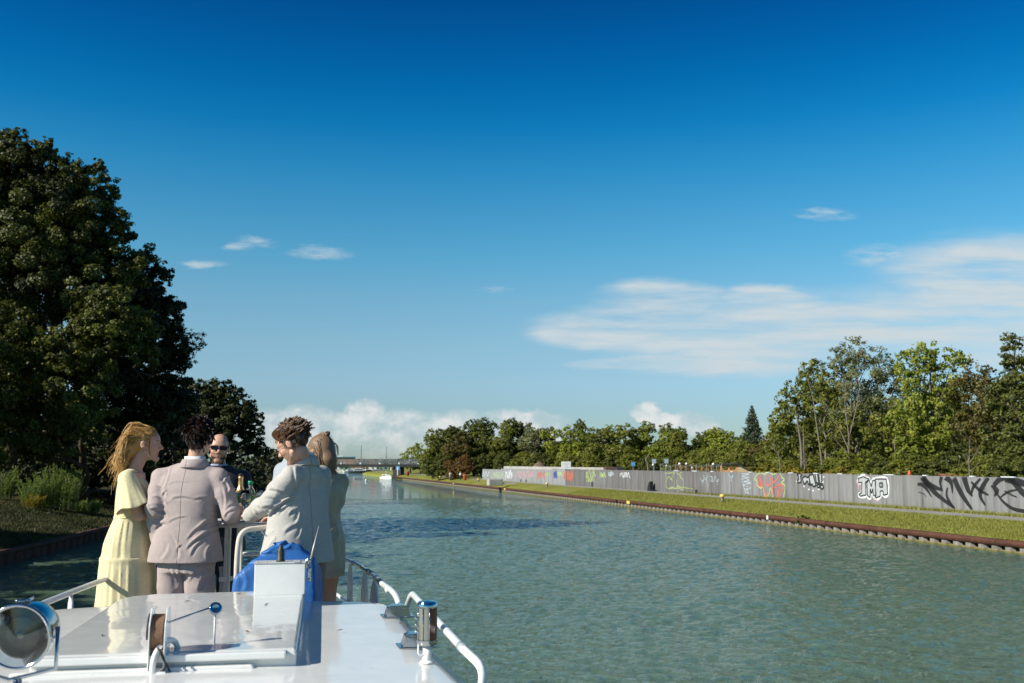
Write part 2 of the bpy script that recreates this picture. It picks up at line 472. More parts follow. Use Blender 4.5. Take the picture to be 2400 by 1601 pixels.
# ------------------------------------------------------------------ quay edges
def rust_build(b):
    c = coords(b); n1 = b.noise(c, 1.2, 5, .7); n2 = b.noise(c, 14, 4, .6)
    k = b.mix(b.map(n1, .35, .65), (.050, .022, .016), (.105, .046, .032))
    return princ(b, b.mix(b.map(n2, .5, .75), k, (.15, .085, .055)), .85, 0, .2, bump(b, n2, .01))
M['rust'] = mat('rusted_steel', rust_build)
def pile_build(b):
    c = coords(b); z = b.n('ShaderNodeSeparateXYZ'); b.nt.links.new(pos(b), z.inputs[0])
    n1 = b.noise(c, 3, 5, .7)
    k = b.mix(b.map(n1, .3, .7), (.13, .12, .105), (.30, .28, .255))
    k = b.mix(b.map(z.outputs[2], .13, .05), k, (.17, .145, .035))        # algae band at the waterline
    return princ(b, k, .85, 0, .2, bump(b, n1, .02))
M['pile'] = mat('weathered_piles', pile_build)
def quay_right():
    t = thing('quay_edge', 'rusty steel capped pile edge with pale concrete pile heads along the far grass bank', 'quay edge')
    cb = MB()
    S = list(np.arange(-30, 300, 3.0))
    pr = [(-.22, .36), (-.22, .70), (.30, .70), (.30, .36)]
    V = []; Q = []
    for s in S:
        j = (rng.random() - .5) * .012
        for n_, z in pr: V.append(tuple(rb(s, n_ + j, z + j)))
    for i in range(len(S) - 1):
        for j in range(4):
            a = i * 4 + j; a2 = i * 4 + (j + 1) % 4; Q.append((a, a2, a2 + 4, a + 4))
    link('cap_beam', npmesh('cap_beam', V, Q), M['rust'], t, False)
    pb = MB(); s = -30.0
    while s < 260:
        w_ = .42; c0 = rng.uniform(-.015, .015); top = .33 + rng.uniform(-.02, .02)
        poly = [(s, .10), (s + .12, -.16 + c0), (s + .12 + w_, -.16 + c0), (s + .24 + w_, .10)]
        q = [rb(a, n_, -.9) for a, n_ in poly] + [rb(a, n_, top) for a, n_ in poly]
        pb.add(q, [(0, 1, 5, 4), (1, 2, 6, 5), (2, 3, 7, 6), (4, 5, 6, 7)])
        q = [rb(s + .24 + w_, -.01, -.9), rb(s + 1.12, -.01, -.9), rb(s + 1.12, -.01, .11), rb(s + .24 + w_, -.01, .11)]
        pb.add(q, [(0, 1, 2, 3)])
        s += 1.12
    pb.build('pile_wall', M['pile'], t)
quay_right()
def quay_left():
    t = thing('quay_edge', 'dark shaded sheet pile edge below the big trees on the left bank', 'quay edge')
    S = list(np.arange(-10, 400, 3.0)); V = []; Q = []
    for s in S:
        for n_, z in [(-.16, .50), (-.16, .74), (.30, .74), (.30, .50)]: V.append(tuple(lb(s, n_, z)))
    for i in range(len(S) - 1):
        for j in range(4):
            a = i * 4 + j; a2 = i * 4 + (j + 1) % 4; Q.append((a, a2, a2 + 4, a + 4))
    link('cap_beam', npmesh('cap_beam', V, Q), M['rust'], t, False)
    pb = MB(); s = -10.0
    while s < 380:
        q = [lb(s, -.02, -.9), lb(s + .2, -.14, -.9), lb(s + .7, -.14, -.9), lb(s + .9, -.02, -.9), lb(s + 1.3, -.02, -.9)]
        q2 = [Vector((p.x, p.y, .5)) for p in q]
        pb.add(q + q2, [(i, i + 1, i + 6, i + 5) for i in range(4)]); s += 1.3
    pb.build('pile_wall', M['rust'], t)
quay_left()

# ------------------------------------------------------------------ the grey hoarding wall with graffiti
def wall_build(b):
    P = pos(b)
    att = b.n('ShaderNodeAttribute', attribute_name='tint').outputs['Fac']
    n1 = b.noise(b.scale(P, (1.3, 1.3, .12)), 2.2, 5, .65)      # vertical streaks
    n2 = b.noise(P, 9, 4, .6)
    n3 = b.noise(b.scale(P, (.5, .5, .2)), .35, 3, .6)
    c = b.mix(att, (.108, .106, .104), (.225, .236, .240))
    c = b.mix(b.map(n1, .50, .74, 0, .65), c, (.060, .058, .056))
    c = b.mix(b.map(n1, .46, .26, 0, .55), c, (.25, .25, .245))
    c = b.mix(b.map(n3, .5, .75, 0, .35), c, (.13, .12, .10))
    return princ(b, c, .8, 0, .25, bump(b, n2, .006))
M['wall'] = mat('streaked_grey_panels', wall_build)
WZ0, WH = 1.40, 2.70
WPTS = [rb(-26, 8.4), rb(0, 8.4), rb(52, 8.4), Vector((10.6, 158, 0)), Vector((-6.6, 222, 0))]
WCUM = [0]
for a, b_ in zip(WPTS, WPTS[1:]): WCUM.append(WCUM[-1] + (b_ - a).length)
def wallp(d, z=0.0, off=0.0):
    d = max(0, min(d, WCUM[-1] - 1e-4))
    for i in range(len(WPTS) - 1):
        if d <= WCUM[i + 1]:
            t = (d - WCUM[i]) / (WCUM[i + 1] - WCUM[i]); p = WPTS[i].lerp(WPTS[i + 1], t)
            dr = (WPTS[i + 1] - WPTS[i]).normalized(); nrm = Vector((-dr.y, dr.x, 0))   # towards the canal
            return Vector((p.x, p.y, z)) + nrm * off
def wall_d_of_px(px):                                   # distance along the wall seen at photo column px
    best = None; a = (px - 1200) / F
    lo, hi = 0.0, WCUM[-1]
    for _ in range(60):
        mid = (lo + hi) / 2; p = wallp(mid)
        q = ray(px, 1120); sl_ = q.x / q.y
        if p.x / p.y > sl_: lo = mid
        else: hi = mid
    return (lo + hi) / 2
wall = thing('hoarding_wall', 'long grey panel wall covered in graffiti beside the tow path', 'wall')
PW = 2.35; nP = int(WCUM[-1] / PW)
whiteish = wall_d_of_px(1118)
for i in range(nP):
    d0, d1 = i * PW, (i + 1) * PW - .03
    h = WH + (0.0 if i % 5 else .03); th = .09
    if d0 > wall_d_of_px(1300): h = WH - .15
    if d0 > wall_d_of_px(1180): h = WH - .35
    if d0 > wall_d_of_px(1120): h = WH - .55
    zz = WZ0 - .15
    V = []
    nseg = 6
    for k in range(nseg + 1):
        dd = d0 + (d1 - d0) * k / nseg; o_ = 0.012 if k % 2 else 0.0
        V += [wallp(dd, zz, o_), wallp(dd, WZ0 + h, o_), wallp(dd, WZ0 + h, -th), wallp(dd, zz, -th)]
    Q = []
    for k in range(nseg):
        a = k * 4; Q += [(a, a + 1, a + 5, a + 4), (a + 1, a + 2, a + 6, a + 5), (a + 2, a + 3, a + 7, a + 6)]
    Q += [(0, 3, 2, 1), (nseg * 4, nseg * 4 + 1, nseg * 4 + 2, nseg * 4 + 3)]
    t_ = .25 + .5 * rng.random()
    if d0 > wall_d_of_px(1330): t_ = 1.35 + .35 * rng.random()
    elif d0 > wall_d_of_px(1700) : t_ = .05 + .25 * rng.random()
    elif d0 < wall_d_of_px(1930): t_ = .55 + .35 * rng.random()
    if d0 > whiteish: t_ = 3.6
    link('panel', npmesh('panel', [tuple(v_) for v_ in V], Q, {'tint': np.full(len(V), t_)}), M['wall'], wall, False)
# white clips along the coping
clip = simple('pale_coping_clips', (.62, .68, .68), .6)
d = 1.0
while d < wall_d_of_px(1560):
    m_ = MB(); L_ = random.choice([.5, .7, .9, 1.3])
    p = wallp(d, WZ0 + WH + .01, -.03); q = wallp(d + .1, 0, 0); a = math.atan2(q.y - wallp(d).y, q.x - wallp(d).x)
    m_.box(p + Vector((0, 0, .02)), (L_, .16, .07), a)
    m_.build('coping_clip', clip, wall); d += random.uniform(3.5, 5.5)

# graffiti: strokes in wall coordinates (u in photo px columns, v 0..1 up the wall)
def flat(name, col, rough=.6): return simple(name, col, rough, 0, .18, 6)
GM = {'black': flat('black_spray', (.016, .016, .018)), 'red': flat('red_spray', (.50, .13, .10)), 'lime': flat('lime_spray', (.36, .46, .16)),
      'white': flat('white_spray', (.62, .66, .68)), 'blue': flat('blue_spray', (.05, .07, .30)), 'pale': flat('pale_blue_spray', (.40, .50, .56)),
      'silver': flat('silver_spray', (.36, .39, .39)), 'pink': flat('pink_spray', (.44, .27, .31)), 'orange': flat('orange_spray', (.42, .12, .07)),
      'green': flat('pale_green_spray', (.34, .42, .26)), 'dark': flat('charcoal_spray', (.055, .055, .058))}
def wv(px, py):                                         # wall point at a photo pixel
    d_ = wall_d_of_px(px); p = wallp(d_)
    r_ = ray(px, py); z = CAMZ + r_.z * (p.y / r_.y)
    return d_, z
def stroke(mb, pts, w, off):
    """ribbon through wall points (d,z); w width m, may be list"""
    P = [Vector((a, b_, 0)) for a, b_ in pts]
    if len(P) > 2: P = smooth_path(P, 5)
    n_ = len(P); V = []
    for i, p in enumerate(P):
        t = (P[min(i + 1, n_ - 1)] - P[max(i - 1, 0)]).normalized(); e = Vector((-t.y, t.x, 0))
        f_ = i / (n_ - 1); ww = (w[0] + (w[1] - w[0]) * f_ if len(w) == 2 else (w[0] + (w[1] - w[0]) * min(1, f_ * 2) + (w[2] - w[1]) * max(0, f_ * 2 - 1))) if hasattr(w, '__len__') else w
        for s_ in (-1, 1):
            q = p + e * s_ * ww / 2; z = max(WZ0 + .02, min(q.y, WZ0 + WH - .02))
            V.append(wallp(q.x, z, off))
    mb.add(V, [(2 * i, 2 * i + 1, 2 * i + 3, 2 * i + 2) for i in range(n_ - 1)])
def gpath(mb, pix, w, off): stroke(mb, [wv(*p) for p in pix], w, off)
def gpoly(mb, pix, off):
    pts = [wv(*p) for p in pix]
    mb.add([wallp(a, max(WZ0 + .02, min(z, WZ0 + WH - .02)), off) for a, z in pts], [tuple(range(len(pts)))])
# big black tag on the right
g = MB()
Z8 = lambda x, y: (1700 + x / 3.3586, 900 + y / 3.3586)
for pts, w in [([(1510, 790), (1560, 800), (1620, 892)], (.10, .22, .04)), ([(1545, 725), (1600, 790), (1705, 835)], (.34, .30, .10)),
               ([(1560, 735), (1640, 850), (1795, 980)], (.32, .26, .10)), ([(1705, 725), (1690, 780), (1706, 845)], (.22, .16, .05)),
               ([(1745, 815), (1735, 880), (1765, 940), (1795, 975)], (.08, .16, .05)), ([(1730, 725), (1775, 775), (1783, 862)], (.36, .22, .05)),
               ([(1800, 740), (1850, 860), (1930, 990)], (.30, .28, .12)), ([(1880, 725), (1905, 830), (1940, 885)], (.34, .26, .06)),
               ([(2010, 745), (1950, 810), (1930, 870)], (.10, .16, .10)), ([(1935, 770), (1990, 830), (2065, 875)], (.10, .16, .08)),
               ([(2075, 735), (2020, 810), (2000, 880), (2035, 955)], (.16, .26, .08)), ([(2090, 800), (2130, 840), (2110, 885)], (.08, .30, .04)),
               ([(2110, 800), (2160, 750), (2230, 740), (2290, 800), (2330, 850), (2400, 905)], (.20, .26, .30)),
               ([(2160, 890), (2220, 850), (2300, 830)], (.06, .10, .06)), ([(2190, 840), (2240, 870), (2285, 890)], (.05, .08, .05)),
               ([(2130, 860), (2180, 930), (2260, 985), (2400, 1010)], (.08, .14, .16)), ([(2200, 760), (2300, 770), (2400, 800)], (.12, .3, .2)),
               ([(1515, 850), (1555, 865), (1580, 890)], (.03, .05, .02))]:
    gpath(g, [Z8(*p) for p in pts], [q * 1.75 for q in w], .022)
g.build('graffiti', GM['black'], wall)['label'] = 'huge black brushed tag'
# silver TMA piece with black outline, white and pink halo
def letters(px0, px1, py0, py1, shapes, fill, line, lw, off=.020, halo=None, hw=.2):
    def tr(x, y): return (px0 + (px1 - px0) * x, py0 + (py1 - py0) * y)
    if halo:
        h_ = MB()
        for sh in shapes: gpath(h_, [tr(*p) for p in sh + sh[:1]], hw, off - .004)
        h_.build('graffiti', halo, wall)
    if fill:
        f_ = MB()
        for sh in shapes: gpoly(f_, [tr(*p) for p in sh], off)
        f_.build('graffiti', fill, wall)
    l_ = MB()
    for sh in shapes:
        P = sh + sh[:1]
        for a, b_ in zip(P, P[1:]): gpath(l_, [tr(*a), tr(*b_)], lw, off + .004)
    return l_.build('graffiti', line, wall)
TMA = [[(.02, .10), (.20, .02), (.38, .12), (.33, .26), (.26, .24), (.26, .80), (.06, .84), (.02, .76), (.12, .70), (.14, .26), (.03, .28)],
       [(.31, .20), (.39, .16), (.45, .44), (.51, .16), (.59, .20), (.60, .82), (.51, .82), (.50, .52), (.45, .72), (.41, .52), (.40, .90), (.31, .82)],
       [(.60, .12), (.97, .12), (.99, .76), (.84, .80), (.84, .62), (.74, .62), (.74, .84), (.58, .92), (.60, .30)],
       [(.73, .28), (.84, .28), (.84, .46), (.73, .46)]]
letters(2010, 2080, 1116, 1172, TMA, GM['silver'], GM['black'], .12, halo=GM['white'], hw=.30)['label'] = 'silver block letter piece with black outline'
g = MB()
for pts in [[(1030, 760), (1045, 800), (1040, 840)], [(1265, 760), (1275, 800), (1268, 850)], [(1100, 722), (1130, 730)], [(1160, 905), (1200, 925)]]:
    gpath(g, [Z8(*p) for p in pts], (.10, .22, .06), .017)
g.build('graffiti', GM['pink'], wall)
# JMA!! piece
JMA = [[(.02, .10), (.18, .05), (.20, .15), (.15, .17), (.17, .50), (.05, .55), (.03, .40), (.09, .38), (.08, .20)],
       [(.22, .30), (.33, .20), (.40, .28), (.46, .22), (.52, .62), (.44, .62), (.40, .42), (.34, .55), (.28, .60)],
       [(.48, .15), (.62, .10), (.72, .70), (.60, .72), (.58, .58), (.54, .66), (.48, .64)],
       [(.70, .06), (.79, .04), (.82, .55), (.74, .56)], [(.84, .05), (.93, .04), (.94, .58), (.86, .58)],
       [(.76, .64), (.84, .62), (.86, .76), (.78, .78)], [(.88, .66), (.97, .64), (.99, .82), (.90, .86)]]
letters(1867, 1930, 1107, 1153, JMA, GM['silver'], GM['black'], .17, halo=None)['label'] = 'outlined letters and two exclamation marks'
g = MB()
for a, b_ in [(1868, 1128), (1884, 1140), (1895, 1147), (1905, 1150), (1918, 1147), (1929, 1130), (1931, 1118), (1877, 1112), (1898, 1107)]:
    gpath(g, [(a - 1.5, b_), (a + 1.5, b_)], .13, .017)
g.build('graffiti', GM['white'], wall)
# red piece with lime outline
ZF = lambda x, y: (1500 + x / 5.111, 1060 + y / 5.111)
g = MB()
lo = [[(1370, 320), (1400, 280), (1440, 245), (1500, 265), (1540, 238), (1600, 265), (1670, 240), (1700, 300), (1730, 330), (1690, 370), (1735, 400), (1725, 480), (1715, 545)],
      [(1370, 325), (1400, 345), (1400, 390), (1440, 430), (1470, 420), (1480, 500), (1505, 540), (1540, 500), (1555, 430), (1580, 480), (1590, 545)]]
for q in lo: gpath(g, [ZF(*p) for p in q], .11, .018)
g.build('graffiti', GM['lime'], wall)
g = MB()
for q in [[(1450, 270), (1415, 320), (1420, 390), (1450, 410), (1475, 360), (1480, 300)], [(1510, 290), (1500, 350), (1520, 390), (1560, 385), (1570, 330), (1545, 270)],
          [(1590, 300), (1600, 360), (1640, 330), (1670, 270)], [(1590, 400), (1585, 470), (1600, 540)], [(1650, 390), (1670, 640), (1675, 540)],
          [(1500, 420), (1490, 480), (1510, 525), (1535, 480)], [(1610, 430), (1650, 400), (1700, 390), (1715, 430), (1690, 480), (1680, 540)], [(1430, 285), (1445, 340), (1440, 400)],
          [(1620, 400), (1650, 440), (1620, 640)]]:
    gpath(g, [ZF(*p) for p in q], (.12, .22, .12), .024)
g.build('graffiti', GM['red'], wall)['label'] = 'red bubble piece with lime edging'
# pale scribbles and lime face
g = MB()
for q in [[(300, 240), (320, 320), (350, 290), (380, 330), (400, 260), (430, 240)], [(320, 330), (310, 400), (345, 440), (380, 420), (400, 430), (430, 435), (470, 430), (510, 450), (525, 400), (520, 340), (490, 300)],
          [(440, 250), (470, 270), (500, 320), (480, 260), (500, 240)], [(370, 300), (390, 350)], [(440, 320), (440, 380), (470, 410)], [(300, 250), (360, 250), (400, 240)], [(350, 440), (365, 415), (380, 440), (395, 415), (410, 440)], [(430, 440), (445, 415), (640, 440), (475, 420)]]:
    gpath(g, [ZF(*p) for p in q], .07, .018)
g.build('graffiti', GM['lime'], wall)['label'] = 'thin lime line drawing'
g = MB()
for q in [[(725, 300), (740, 350), (770, 320), (745, 380)], [(760, 280), (790, 330), (810, 270), (800, 340), (815, 405)], [(840, 290), (870, 300), (850, 340), (880, 350), (860, 310)], [(890, 340), (900, 290), (920, 350), (940, 320), (925, 390)],
          [(1060, 260), (1090, 300), (1120, 270), (1090, 330), (1100, 350)], [(1215, 260), (1310, 260), (1220, 290), (1310, 300)], [(1220, 330), (1260, 310), (1310, 340), (1240, 350), (1330, 370), (1230, 390), (1320, 420), (1240, 400)],
          [(1215, 290), (1225, 370), (1245, 430), (1265, 500)], [(1330, 340), (1330, 420), (1290, 450), (1300, 500)], [(1250, 440), (1300, 440), (1250, 470), (1300, 490)]]:
    gpath(g, [ZF(*p) for p in q], .06, .018)
g.build('graffiti', GM['pale'], wall)['label'] = 'pale scribbled tags'
# far, small pieces
Z7 = lambda x, y: (1000 + x / 3.3586, 940 + y / 3.3586)
def scribble(x0, x1, y0, y1, m_, w, n_=9):
    q = MB(); pts = []
    for i in range(n_):
        pts.append(Z7(x0 + (x1 - x0) * (i + rng.uniform(-.2, .2)) / (n_ - 1), (y0 if i % 2 else y1) + rng.uniform(-1, 1) * (y1 - y0) * .15))
    gpath(q, pts, w, .018); pts = [(a + rng.uniform(-3, 3), b_ + rng.uniform(-2, 2)) for a, b_ in pts[::-1]]
    gpath(q, pts, w, .021); q.build('graffiti', GM[m_], wall)
for a in [(345, 385, 560, 610, 'dark', .2), (420, 500, 560, 590, 'pale', .12), (520, 605, 560, 608, 'green', .22), (620, 680, 555, 610, 'white', .18), (705, 780, 560, 605, 'pink', .2),
          (785, 840, 555, 600, 'pink', .22), (870, 925, 560, 610, 'red', .16), (940, 965, 565, 585, 'lime', .12), (998, 1030, 552, 612, 'blue', .16), (1036, 1068, 558, 584, 'lime', .16),
          (1085, 1148, 550, 625, 'orange', .28), (1255, 1330, 550, 600, 'lime', .10), (1365, 1405, 566, 600, 'lime', .12), (1435, 1475, 560, 590, 'pale', .08), (1530, 1600, 565, 600, 'white', .08), (1260, 1310, 600, 640, 'lime', .08)]:
    scribble(*a)

# ------------------------------------------------------------------ trees
def leafcloud(lobes, cover, a, bb, seed, clump=.26, flat_=.75, updir=.5, shell=.55, tint0=0.5, tintv=.28, droop=0.0, elong=1.0):
    g_ = np.random.default_rng(seed); PP = []; OO = []; TT = []
    for (cx, cy, cz, r1, r2, r3) in lobes:
        rr = (r1 * r2 * r3) ** (1 / 3)
        N = int(cover * math.pi * rr * rr / (a * bb))
        nc = max(6, int(2.6 * (rr / max(.25, clump * rr)) ** 2 * 1.0))
        d_ = g_.normal(size=(nc, 3)); d_ /= np.linalg.norm(d_, axis=1)[:, None]
        rad = shell + (1 - shell) * g_.random(nc) ** .5
        far = g_.random(nc) < .12; rad[far] *= 1.16
        cc_ = d_ * rad[:, None] * np.array([r1, r2, r3])
        cr = clump * rr * g_.uniform(.55, 1.25, nc)
        wts = cr ** 2; idx = g_.choice(nc, N, p=wts / wts.sum())
        q = g_.normal(size=(N, 3)); q /= (np.linalg.norm(q, axis=1)[:, None] + 1e-6); q *= (g_.random(N) ** .4)[:, None]
        p = cc_[idx] + q * cr[idx][:, None] * np.array([1, 1, flat_])
        p[:, 2] -= droop * g_.random(N) * rr
        ct = g_.normal(0, tintv, nc)
        TT.append(tint0 + ct[idx] + g_.normal(0, .13, N)); OO.append(q + .7 * d_[idx])
        PP.append(p + np.array([cx, cy, cz]))
    P = np.concatenate(PP); O = np.concatenate(OO); T = np.clip(np.concatenate(TT), 0, 1); N = len(P)
    nrm = O + np.array([0, 0, updir]) + g_.normal(size=(N, 3)) * .75; nrm /= np.linalg.norm(nrm, axis=1)[:, None]
    t = np.cross(nrm, g_.normal(size=(N, 3)))
    if droop: t = t * .4 + np.array([0, 0, -1.0]); t -= nrm * (t * nrm).sum(1)[:, None]
    t /= np.linalg.norm(t, axis=1)[:, None] + 1e-9; b_ = np.cross(nrm, t)
    s_ = g_.uniform(.6, 1.35, N)[:, None]
    V = np.stack([P - t * a * s_ * elong, P + b_ * bb * s_ - nrm * .25 * bb, P + t * a * s_ * elong, P - b_ * bb * s_ - nrm * .25 * bb], 1).reshape(-1, 3)
    Q = np.arange(4 * N).reshape(N, 4)
    return V, Q, np.repeat(T, 4)
def wobble(p0, p1, n_, amp, g_):
    p0, p1 = Vector(p0), Vector(p1); L_ = (p1 - p0).length; out = []
    for i in range(n_ + 1):
        t = i / n_; w_ = math.sin(t * math.pi) * amp * L_
        out.append(p0.lerp(p1, t) + Vector((g_.normal(), g_.normal(), g_.normal() * .5)) * w_ * .5 + Vector((0, 0, 0)))
    return out
def trunkmesh(base, lobes, r0, seed, fork=.35, twigs=3, spread=1.0):
    g_ = np.random.default_rng(seed + 99); mb = MB(); base = Vector(base)
    cs = [Vector(l[:3]) for l in lobes]; top = max(c.z for c in cs); cx = sum((c.x for c in cs)) / len(cs); cy = sum((c.y for c in cs)) / len(cs)
    fk = Vector((base.x + (cx - base.x) * .25, base.y + (cy - base.y) * .25, base.z + (top - base.z) * fork))
    apex = Vector((cx, cy, top))
    st = wobble(base, fk, 5, .03, g_) + wobble(fk, apex, 6, .06, g_)[1:]
    n_ = len(st); rads = [r0 * (1.35 if i == 0 else 1) * (1 - .88 * i / (n_ - 1)) for i in range(n_)]
    mb.tube(st, rads, 8)
    for l, c in zip(lobes, cs):
        k = min(n_ - 2, 4 + int((n_ - 6) * g_.random())); s_ = st[k]
        for j in range(len(st)):
            if st[j].z < c.z - .25 * abs(c.z - base.z) - l[5] * .3: k = j
        s_ = st[max(3, min(k, n_ - 2))]; rr = rads[max(3, min(k, n_ - 2))]
        pts = wobble(s_, c, 5, .09, g_); mb.tube(pts, [rr * .6 * (1 - .75 * i / 5) for i in range(6)], 6)
        for _ in range(twigs):
            d_ = Vector(g_.normal(size=3)).normalized(); d_.z = abs(d_.z) * .7
            e = c + Vector((d_.x * l[3], d_.y * l[4], d_.z * l[5])) * .92
            q = wobble(pts[3], e, 4, .12, g_); mb.tube(q, [rr * .28 * (1 - .8 * i / 4) for i in range(5)], 4)
    return mb
def ptree(name, label, base_px, base_Y, base_z, lobes_px, matl, a=.13, bb=.085, cover=1.25, seed=1, r0=.35, bark='bark', group=None, dep=1.0, **k):
    """tree whose lobes are (px, py, Y, radius in px[, squash])"""
    bx = at(base_px, 1100, base_Y); base = Vector((bx.x, base_Y, base_z))
    t = thing(name, label, 'tree', base, 0, group)
    L_ = []
    for q in lobes_px:
        px, py, Y, r_ = q[:4]; sq = q[4] if len(q) > 4 else 1.0
        p = at(px, py, Y) - base; r_m = r_ * Y / F
        L_.append((p.x, p.y, p.z, r_m, r_m * dep, r_m * sq))
    V, Q, T = leafcloud(L_, cover, a, bb, seed, **k)
    V[:, 2] = np.maximum(V[:, 2], .05)
    link('crown', npmesh('crown', V, Q, {'tint': T}), matl, t, False)
    trunkmesh((0, 0, -.3), L_, r0, seed).build('trunk', M[bark], t, True)
    return t
def gz_left(x, Y):
    n_ = (lx(Y) - x) / .96
    return float(np.interp(n_, [0, 1.5, 3, 4.5, 6, 8, 12, 20, 60], [.7, .88, 1.1, 1.35, 1.7, 2.1, 2.5, 3.0, 4.2]))
G1 = 'big trees on the left bank'
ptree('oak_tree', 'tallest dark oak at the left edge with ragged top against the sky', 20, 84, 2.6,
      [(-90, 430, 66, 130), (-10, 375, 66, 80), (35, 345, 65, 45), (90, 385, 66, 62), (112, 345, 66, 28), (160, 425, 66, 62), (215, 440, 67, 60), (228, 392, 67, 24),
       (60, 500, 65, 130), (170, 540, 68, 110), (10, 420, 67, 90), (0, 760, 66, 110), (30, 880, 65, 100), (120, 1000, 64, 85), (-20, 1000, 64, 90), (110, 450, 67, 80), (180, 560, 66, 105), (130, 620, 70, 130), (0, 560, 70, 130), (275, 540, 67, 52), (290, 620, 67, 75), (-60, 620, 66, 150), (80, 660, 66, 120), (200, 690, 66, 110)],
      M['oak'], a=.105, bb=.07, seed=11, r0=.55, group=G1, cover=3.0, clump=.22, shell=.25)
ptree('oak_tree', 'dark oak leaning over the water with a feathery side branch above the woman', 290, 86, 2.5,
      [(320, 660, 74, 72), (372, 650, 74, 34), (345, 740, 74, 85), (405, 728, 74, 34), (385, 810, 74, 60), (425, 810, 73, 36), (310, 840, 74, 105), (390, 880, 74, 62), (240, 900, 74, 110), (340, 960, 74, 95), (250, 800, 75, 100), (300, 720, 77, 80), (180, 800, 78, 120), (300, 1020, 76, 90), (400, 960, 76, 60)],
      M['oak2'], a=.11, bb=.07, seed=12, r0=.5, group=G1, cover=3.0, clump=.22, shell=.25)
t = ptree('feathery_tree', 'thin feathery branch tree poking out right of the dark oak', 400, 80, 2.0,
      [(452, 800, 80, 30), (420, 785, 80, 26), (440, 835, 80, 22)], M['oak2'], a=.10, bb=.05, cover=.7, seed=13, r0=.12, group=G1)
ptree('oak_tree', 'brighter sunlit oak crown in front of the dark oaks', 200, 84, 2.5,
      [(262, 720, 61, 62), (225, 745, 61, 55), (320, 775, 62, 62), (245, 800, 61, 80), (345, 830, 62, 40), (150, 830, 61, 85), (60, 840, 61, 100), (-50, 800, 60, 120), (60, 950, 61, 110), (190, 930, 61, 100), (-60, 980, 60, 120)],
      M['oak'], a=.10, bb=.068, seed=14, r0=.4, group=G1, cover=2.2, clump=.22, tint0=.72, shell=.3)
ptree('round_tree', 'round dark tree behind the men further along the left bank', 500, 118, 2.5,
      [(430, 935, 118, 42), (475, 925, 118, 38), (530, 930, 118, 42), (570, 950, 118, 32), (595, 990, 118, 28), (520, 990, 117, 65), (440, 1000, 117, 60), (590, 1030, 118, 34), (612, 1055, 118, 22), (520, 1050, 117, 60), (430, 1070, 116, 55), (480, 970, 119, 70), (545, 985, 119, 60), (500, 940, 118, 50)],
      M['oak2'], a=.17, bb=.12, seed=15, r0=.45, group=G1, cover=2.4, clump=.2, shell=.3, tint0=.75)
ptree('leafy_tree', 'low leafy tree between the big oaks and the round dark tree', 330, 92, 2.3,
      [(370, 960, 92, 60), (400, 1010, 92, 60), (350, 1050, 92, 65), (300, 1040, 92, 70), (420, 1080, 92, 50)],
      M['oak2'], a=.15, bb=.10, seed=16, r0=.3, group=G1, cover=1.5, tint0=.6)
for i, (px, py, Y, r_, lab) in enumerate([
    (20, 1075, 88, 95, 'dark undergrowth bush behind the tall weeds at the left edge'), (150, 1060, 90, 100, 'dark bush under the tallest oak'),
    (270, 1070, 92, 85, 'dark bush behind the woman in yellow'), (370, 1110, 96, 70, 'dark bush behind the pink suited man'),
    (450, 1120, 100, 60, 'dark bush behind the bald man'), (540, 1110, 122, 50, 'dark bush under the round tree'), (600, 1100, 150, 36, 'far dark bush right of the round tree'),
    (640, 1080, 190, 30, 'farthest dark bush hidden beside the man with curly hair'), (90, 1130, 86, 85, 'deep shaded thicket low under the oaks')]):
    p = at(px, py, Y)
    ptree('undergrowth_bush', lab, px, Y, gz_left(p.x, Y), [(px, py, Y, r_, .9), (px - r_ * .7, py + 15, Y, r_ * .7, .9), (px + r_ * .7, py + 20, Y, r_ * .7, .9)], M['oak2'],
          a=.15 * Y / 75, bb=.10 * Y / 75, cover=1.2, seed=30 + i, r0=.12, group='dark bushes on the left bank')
# further trees behind, closing the wood
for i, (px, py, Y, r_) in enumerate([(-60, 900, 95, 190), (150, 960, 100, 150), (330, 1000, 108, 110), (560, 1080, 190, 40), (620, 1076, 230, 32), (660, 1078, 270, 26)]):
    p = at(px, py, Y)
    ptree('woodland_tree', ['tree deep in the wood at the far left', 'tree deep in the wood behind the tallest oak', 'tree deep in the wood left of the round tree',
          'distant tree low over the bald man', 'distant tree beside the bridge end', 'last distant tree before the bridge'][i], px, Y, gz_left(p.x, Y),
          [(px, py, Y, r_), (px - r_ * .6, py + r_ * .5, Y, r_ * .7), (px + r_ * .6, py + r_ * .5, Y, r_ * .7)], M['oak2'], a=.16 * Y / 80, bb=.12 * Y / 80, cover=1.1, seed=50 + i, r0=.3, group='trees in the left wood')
# ------------------------------------------------------------------ right bank woodland
def gz_right(p):
    n_ = (Vector((p.x, p.y, 0)) - R0).dot(RN)
    return float(np.interp(n_, [0, 4.75, 8, 14, 30, 80, 260], [.7, 1.46, 1.5, 1.7, 2.0, 2.6, 4]))
G2 = 'tall trees behind the right end of the wall'
def wallY(px): return wallp(wall_d_of_px(max(px, 1100))).y
def rt(name, label, bpx, Y, lobes, m_, **k):
    p = at(bpx, 1100, Y)
    return ptree(name, label, bpx, Y, gz_right(p), lobes, M[m_], group=k.pop('group', G2), **k)
rt('ash_tree', 'dark leafy tree with stepped left outline behind the orange red graffiti', 1880, 112,
   [(1868, 920, 112, 34), (1842, 935, 112, 26), (1885, 960, 112, 48), (1830, 985, 112, 32), (1860, 1020, 112, 50), (1815, 1040, 112, 30), (1905, 900, 113, 36), (1930, 960, 113, 50), (1900, 1060, 112, 60)],
   'mid', a=.17, bb=.11, seed=101, r0=.22, bark='pale_bark', cover=1.35)
